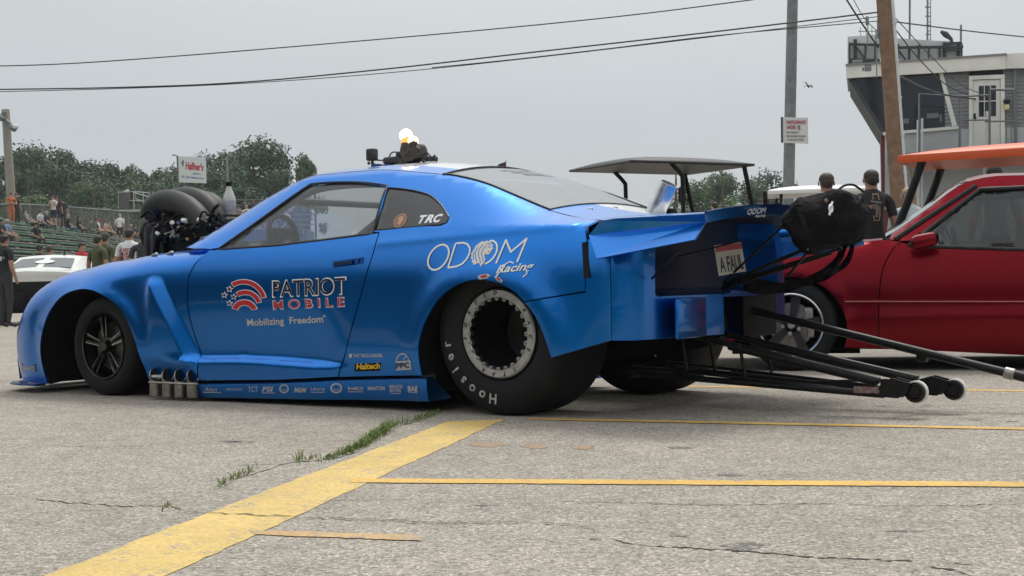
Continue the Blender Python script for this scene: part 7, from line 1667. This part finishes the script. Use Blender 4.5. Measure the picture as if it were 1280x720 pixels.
# right hand side
def on_ground(x, ytop, H): r = ray(x, ytop); tt = (H * .995 - CAM_H) / r[2]; p = CPOS + r * tt; return (p[0], p[1], 0)
pz = on_ground(1089, 212, 1.80); t_, b_ = person('man in black tee with outlined cross on its back between parachutes and red coupe', pz, AWAY + .1, H=1.80, shirt='black', hair='dark', skin=1, detail=True, sub=3)
zc = lambda x, y: ((1089 - x) * pz[1] / FPX * 1.0, at(x, y, pz[1]).z)
cr = [ribbon([zc(x, y) for x, y in pts], .012) for pts in (((1098, 262), (1098, 257), (1087, 257), (1087, 249), (1098, 249), (1098, 243), (1105, 243), (1105, 250), (1114.5, 253), (1113, 260), (1105, 258), (1105, 270)), ((1097, 270), (1098, 276), (1104, 276), (1105, 270)), ((1092, 258), (1096, 260)))]
cr = [([(y + 12 * pz[1] / FPX, z) for y, z in v], f) for v, f in cr]
back_print(b_, t_, cr, 'cross_print', mat('print_tan', (.40, .22, .14), .7))
back_print(b_, t_, [ribbon([(y + 12 * pz[1] / FPX, z) for y, z in [zc(x, y) for x, y in pts]], w_) for pts, w_ in ((((1094, 252), (1100, 253), (1108, 254)), .02), (((1101, 256), (1101.5, 264), (1100.5, 272)), .03), (((1084, 253), (1085, 257)), .02), (((1092.5, 258), (1095.5, 261)), .03))], 'figure_print', mat('print_grey', (.16, .15, .16), .7))
person('man with braided dark hair and white tee standing behind the parachute packs', on_ground(1033, 216, 1.78), AWAY - .05, H=1.78, shirt='white', hair='brown', skin=1, detail=True, sub=3)
person('woman with short pale blond hair beside the slanted post of the orange cart', on_ground(1136, 234, 1.62), AWAY, H=1.62, shirt='pale', hair='blond', skin=0, detail=True, sub=3)
pz = on_ground(1243, 206, 1.83); person('man with short black hair seen just above the roof of the red coupe', pz, AWAY, H=1.83, shirt='grey', hair='black', skin=1, detail=True, sub=3)
person('man in bright white shirt standing behind the red coupe at the right edge', (pz[0] + .42, pz[1] - .4, 0), AWAY + .2, H=1.86, shirt='white', hair='dark', skin=1, cap='black', detail=True, sub=3)
for x, yt, H, kw, lb in ((955.5, 247, 1.78, dict(facing=-AWAY - .1, shirt='dark', hair='red', skin=1), 'sunburnt man facing the camera right above the spoiler lettering'), (923.5, 253, 1.7, dict(facing=AWAY, shirt='grey', hair='grey'), 'grey haired person just left of the sunburnt man above the spoiler'), (906, 256, 1.7, dict(facing=AWAY, shirt='dark', hair='black'), 'dark haired person right of the cart steering wheel above the spoiler'), (893, 252, 1.75, dict(facing=AWAY + .5, shirt='dark', hair='dark'), 'dark haired person behind the steering wheel of the black cart')):
    r = ray(x, yt); Yp = 33; p = at(x, yt, Yp); person(lb, (p.x, p.y, p.z - H), H=H, **kw)
pc_ = at(988, 250, 19.0); person('driver with black hair sitting under the flat white cart roof', (pc_.x + .15, pc_.y + .5, .34), radians(172), pose='sit', shirt='black', hair='black', skin=1)
pc_ = at(1003, 252, 19.2); person('passenger in dark clothes sitting beside the driver of the white roofed cart', (pc_.x + .2, pc_.y + 1.0, .34), radians(172), pose='sit', shirt='dark', hair='dark', skin=1)
# near group left of the engine
G3 = 'people standing in front of the bleachers'
for x, yt, Y, H, fc, kw, lb in ((122, 294, 27, 1.76, AWAY - .5, dict(shirt='olive', hair='dark', skin=1), 'man in dark olive shirt standing right behind the white coupe'), (131, 291.5, 28.2, 1.80, AWAY - .3, dict(shirt='olive', hair='brown', skin=1, cap='olive'), 'man in olive shirt and cap beside the dark olive one'), (161, 286, 25.5, 1.80, AWAY - .15, dict(shirt='white', hair='black', skin=1, detail=True, sub=3), 'man in white tee with red lines of print on its back'), (178.5, 289, 24.5, 1.78, AWAY + .25, dict(shirt='dark', hair='brown', skin=1, detail=True, sub=3), 'man in charcoal tee between the white tee and the engine'), (188, 294.5, 26, 1.66, AWAY, dict(shirt='black', hair='red', skin=0, long_hair=True), 'woman with long reddish hair close to the front of the engine'), (198, 299, 23.5, 1.6, AWAY, dict(shirt='white', hair='dark', skin=1), 'short person in white top half hidden by the engine bracket'), (102, 302.5, 36, 1.74, radians(-20), dict(shirt='red', hair='dark', skin=1), 'person in bright red shirt behind the roof of the white coupe'), (61, 306.5, 38, 1.6, AWAY, dict(shirt='maroon', hair='brown', skin=1), 'person in maroon just showing above the white coupe roof'), (49, 305, 38, 1.65, AWAY, dict(shirt='dark', hair='dark', skin=1), 'dark haired person just left of the maroon one above the white coupe'), (5, 293, 25.2, 1.78, AWAY - .6, dict(shirt='black', hair='black', skin=1, sleeves='short'), 'man in black shirt with white side print at the left edge')):
    p = at(x, yt, Y); t_, b_ = person(lb, (p.x, p.y, 0), fc, H=p.z / .995, group=None, **kw)
    if 'red lines' in lb:
        items = []; zb = p.z
        for i, (s, w_) in enumerate((('ST RESCUE', .30), ('CLUB 50', .25), ('RACING', .28), ('CREW 22', .24))):
            vs, fs = text_mesh(s, size=.085, bold=.004); x0 = max(abs(v[0]) for v in vs); items.append(([(-v[0] / x0 * w_ / 2, zb - .44 - .075 * i + v[1]) for v in vs], fs))
        back_print(b_, t_, items, 'shirt_print', mat('print_red', (.30, .05, .05), .7))
    if 'side print' in lb:
        vs, fs = text_mesh('VP', size=.10, bold=.006); back_print(b_, t_, [([(-v[0] - .04, p.z - .50 + v[1]) for v in vs], fs)], 'shirt_print', mat('print_white', (.6, .6, .6), .7))
# on the stands: whoever sits is put on the row that passes through the photographed seat
def seat_on(x, y):
    best = None
    for k in range(NROW):
        Y = rowx(k) * FPX / (x - 640.0); px = rowz(k); yy = 360 - FPX * ((np.array([rowx(k), Y, px]) - CPOS) @ upv) / ((np.array([rowx(k), Y, px]) - CPOS) @ fw)
        if best is None or abs(yy - y) < best[0]: best = (abs(yy - y), k, Y)
    return best[1], best[2]
FACE = radians(0)
def sitter(x, y, lb, **kw):
    k, Y = seat_on(x, y); kw.setdefault('facing', FACE + rng.uniform(-.4, .4)); return person(lb, (rowx(k) - .02, Y, rowz(k) + .025 - .45), pose='sit', **kw)
def stander(x, y, lb, **kw):
    k, Y = seat_on(x, y); kw.setdefault('facing', FACE); return person(lb, (rowx(k) + (.0 if k == 11 else .4), Y, rowz(k) + .03 if k == 11 else rowz(k) - .17), **kw)
sitter(12, 297, 'spectator in blue shirt and khaki trousers sitting at the left end of the rows', shirt='blue', pants='khaki', hair='grey', skin=1)
sitter(5, 300, 'dark dressed spectator beside the one in blue shirt', shirt='dark', hair='dark', skin=1)
sitter(47, 301, 'lone spectator in black shirt with cap sitting upright in the middle rows', shirt='black', pants='dark', hair='dark', skin=1, cap='black', facing=radians(-30))
p = at(13.5, 240.5, 66); person('person in orange shirt with folded arms standing on the top of the bank', (p.x, p.y, p.z - 1.75), radians(-60), H=1.75, shirt='orange', pants='orange', hair='brown', skin=0, arm='cross')
p = at(20.5, 241, 66.5); person('person in dark clothes standing right beside the orange shirt', (p.x, p.y, p.z - 1.72), radians(-20), H=1.72, shirt='dark', pants='dark', hair='brown', skin=0)
for x, yt, Y, kw, lb in ((66.5, 244.5, 70, dict(shirt='cream', pants='navy', hair='brown', skin=0, shorts=True, arm='face', facing=radians(-100)), 'person in cream tee and navy shorts standing on the top row'), (71, 245, 71, dict(shirt='navy', pants='navy', hair='dark', skin=1, shorts=True, facing=radians(-60)), 'person in navy shirt standing close behind the cream tee'), (78.5, 249, 74, dict(shirt='black', pants='dark', hair='black', skin=1, facing=radians(-90)), 'person in black with a bag standing against the fence')):
    p = at(x, yt, Y); person(lb, (p.x, p.y, p.z - 1.78), H=1.78, **kw)
for x, y, lb, kw in ((38, 272, 'reclining spectator in patterned grey top on the upper rows', dict(shirt='grey', pants='dark', hair='dark', lean=-.4)), (50, 275, 'leaning spectator in white shirt and black trousers on the upper rows', dict(shirt='white', pants='black', hair='brown', lean=.5, skin=0)), (61, 272, 'spectator in navy sitting between the white shirt and the cream tee', dict(shirt='navy', pants='navy', hair='grey')), (88, 281, 'blond spectator in black top and jeans sitting alone', dict(shirt='black', pants='denim', hair='blond', skin=0, long_hair=True)), (101, 282, 'spectator with long black hair and maroon trousers', dict(shirt='black', pants='maroon', hair='black', long_hair=True)), (112, 290, 'spectator in grey camouflage jacket bending forward', dict(shirt='camo', pants='camo', hair='brown', lean=.6, sleeves='long')), (119, 290, 'second spectator in camouflage behind the bending one', dict(shirt='camo', pants='khaki', hair='dark', lean=.4, sleeves='long')), (125, 277, 'spectator in red cap and white top in the seated cluster', dict(shirt='white', pants='dark', hair='red', cap='red', skin=0)), (132, 278, 'spectator in pink top reaching forward in the seated cluster', dict(shirt='pink', pants='black', hair='red', skin=0, lean=.3)), (122, 281, 'spectator in black behind the white top in the seated cluster', dict(shirt='black', pants='dark', hair='black')), (138, 293, 'bare armed spectator in tan low in the seated cluster', dict(shirt='khaki', pants='khaki', hair='brown', skin=0, sleeves='none')), (147, 291, 'spectator with dark bag on the lap under the white tee', dict(shirt='navy', pants='navy', hair='dark')), (166, 283, 'blond spectator in dark blue seated near the platform', dict(shirt='navy', pants='dark', hair='blond', skin=0)), (171, 286, 'spectator in dark grey seated next to the blond one', dict(shirt='dark', pants='dark', hair='brown'))): sitter(x, y, lb, **kw)
p = at(149, 267, 74); person('person in white tee seen from behind standing among the seated cluster', (p.x, p.y, p.z - 1.78), AWAY, H=1.78, shirt='white', pants='dark', hair='grey', skin=0, lean=.35, shorts=True)
for x, yt, kw, lb in ((159.5, 233.5, dict(shirt='white', hair='red', facing=-1.2), 'person in white on the raised viewing platform'), (165, 233, dict(shirt='dark', hair='dark', facing=-.8), 'person in dark clothes on the raised viewing platform')):
    p = at(x, yt, 91.8); person(lb, (p.x, p.y, pf.z), H=max(1.5, p.z - pf.z), **kw)
# second, farther stand whose crowd shows between the bottle and the windshield pillar
fs2 = at(312, 282, 70); st2 = thing('bleachers', 'far small bleachers full of people behind the overflow bottle', 'bleachers', (fs2.x, fs2.y, 0))
for k in range(4):
    mb = MB(); mb.box((0, k * .8, fs2.z - .3 + k * .32), (6.5, .3, .06)); mb.build('bench_row', BOARD, st2, 0)
mb = MB(); [mb.box((x, 1.2, fs2.z / 2), (.1, 2.6, fs2.z - .6)) for x in (-3, 0, 3)]; mb.tube([(-3.3, 3.1, fs2.z + 1.6), (3.5, 3.1, fs2.z + 1.5)], .05, 6); mb.build('frame', STEEL, st2, 0)
i = 0
for k in range(4):
    for q in range(7):
        x = -1.4 + q * .50 + rng.uniform(-.12, .12) + .2 * (k % 2)
        col = ('pink', 'dark', 'cream', 'black', 'maroon', 'grey', 'navy', 'white')[(i * 5 + k) % 8]; hr = ('dark', 'brown', 'blond', 'black')[(i * 3 + k) % 4]
        person('%s haired spectator in %s in %s of the far stand behind the bottle' % (hr, col, ('the front row', 'the second row', 'the third row', 'the back row')[k]), (fs2.x + x, fs2.y + k * .8, fs2.z - .3 + k * .32 - .42), -AWAY + rng.uniform(-.5, .5), pose='sit', shirt=col, hair=hr, skin=i % 2, group='crowd on the far stand', sub=1); i += 1
# ================================================================== DAMP SUMMER AIR
mb = MB(); mb.box((0, 710, 9.5), (1800, 1580, 21)); hz = mb.build('haze', [], None, 0)
hm = bpy.data.materials.new('haze_air'); hm.use_nodes = True; t_ = hm.node_tree; t_.nodes.clear(); o_ = t_.nodes.new('ShaderNodeOutputMaterial'); pv = t_.nodes.new('ShaderNodeVolumePrincipled')
pv.inputs['Color'].default_value = (.88, .93, .97, 1); pv.inputs['Density'].default_value = .0005; pv.inputs['Anisotropy'].default_value = .1; t_.links.new(pv.outputs[0], o_.inputs['Volume']); hz.data.materials.append(hm); tag(hz, kind='stuff')
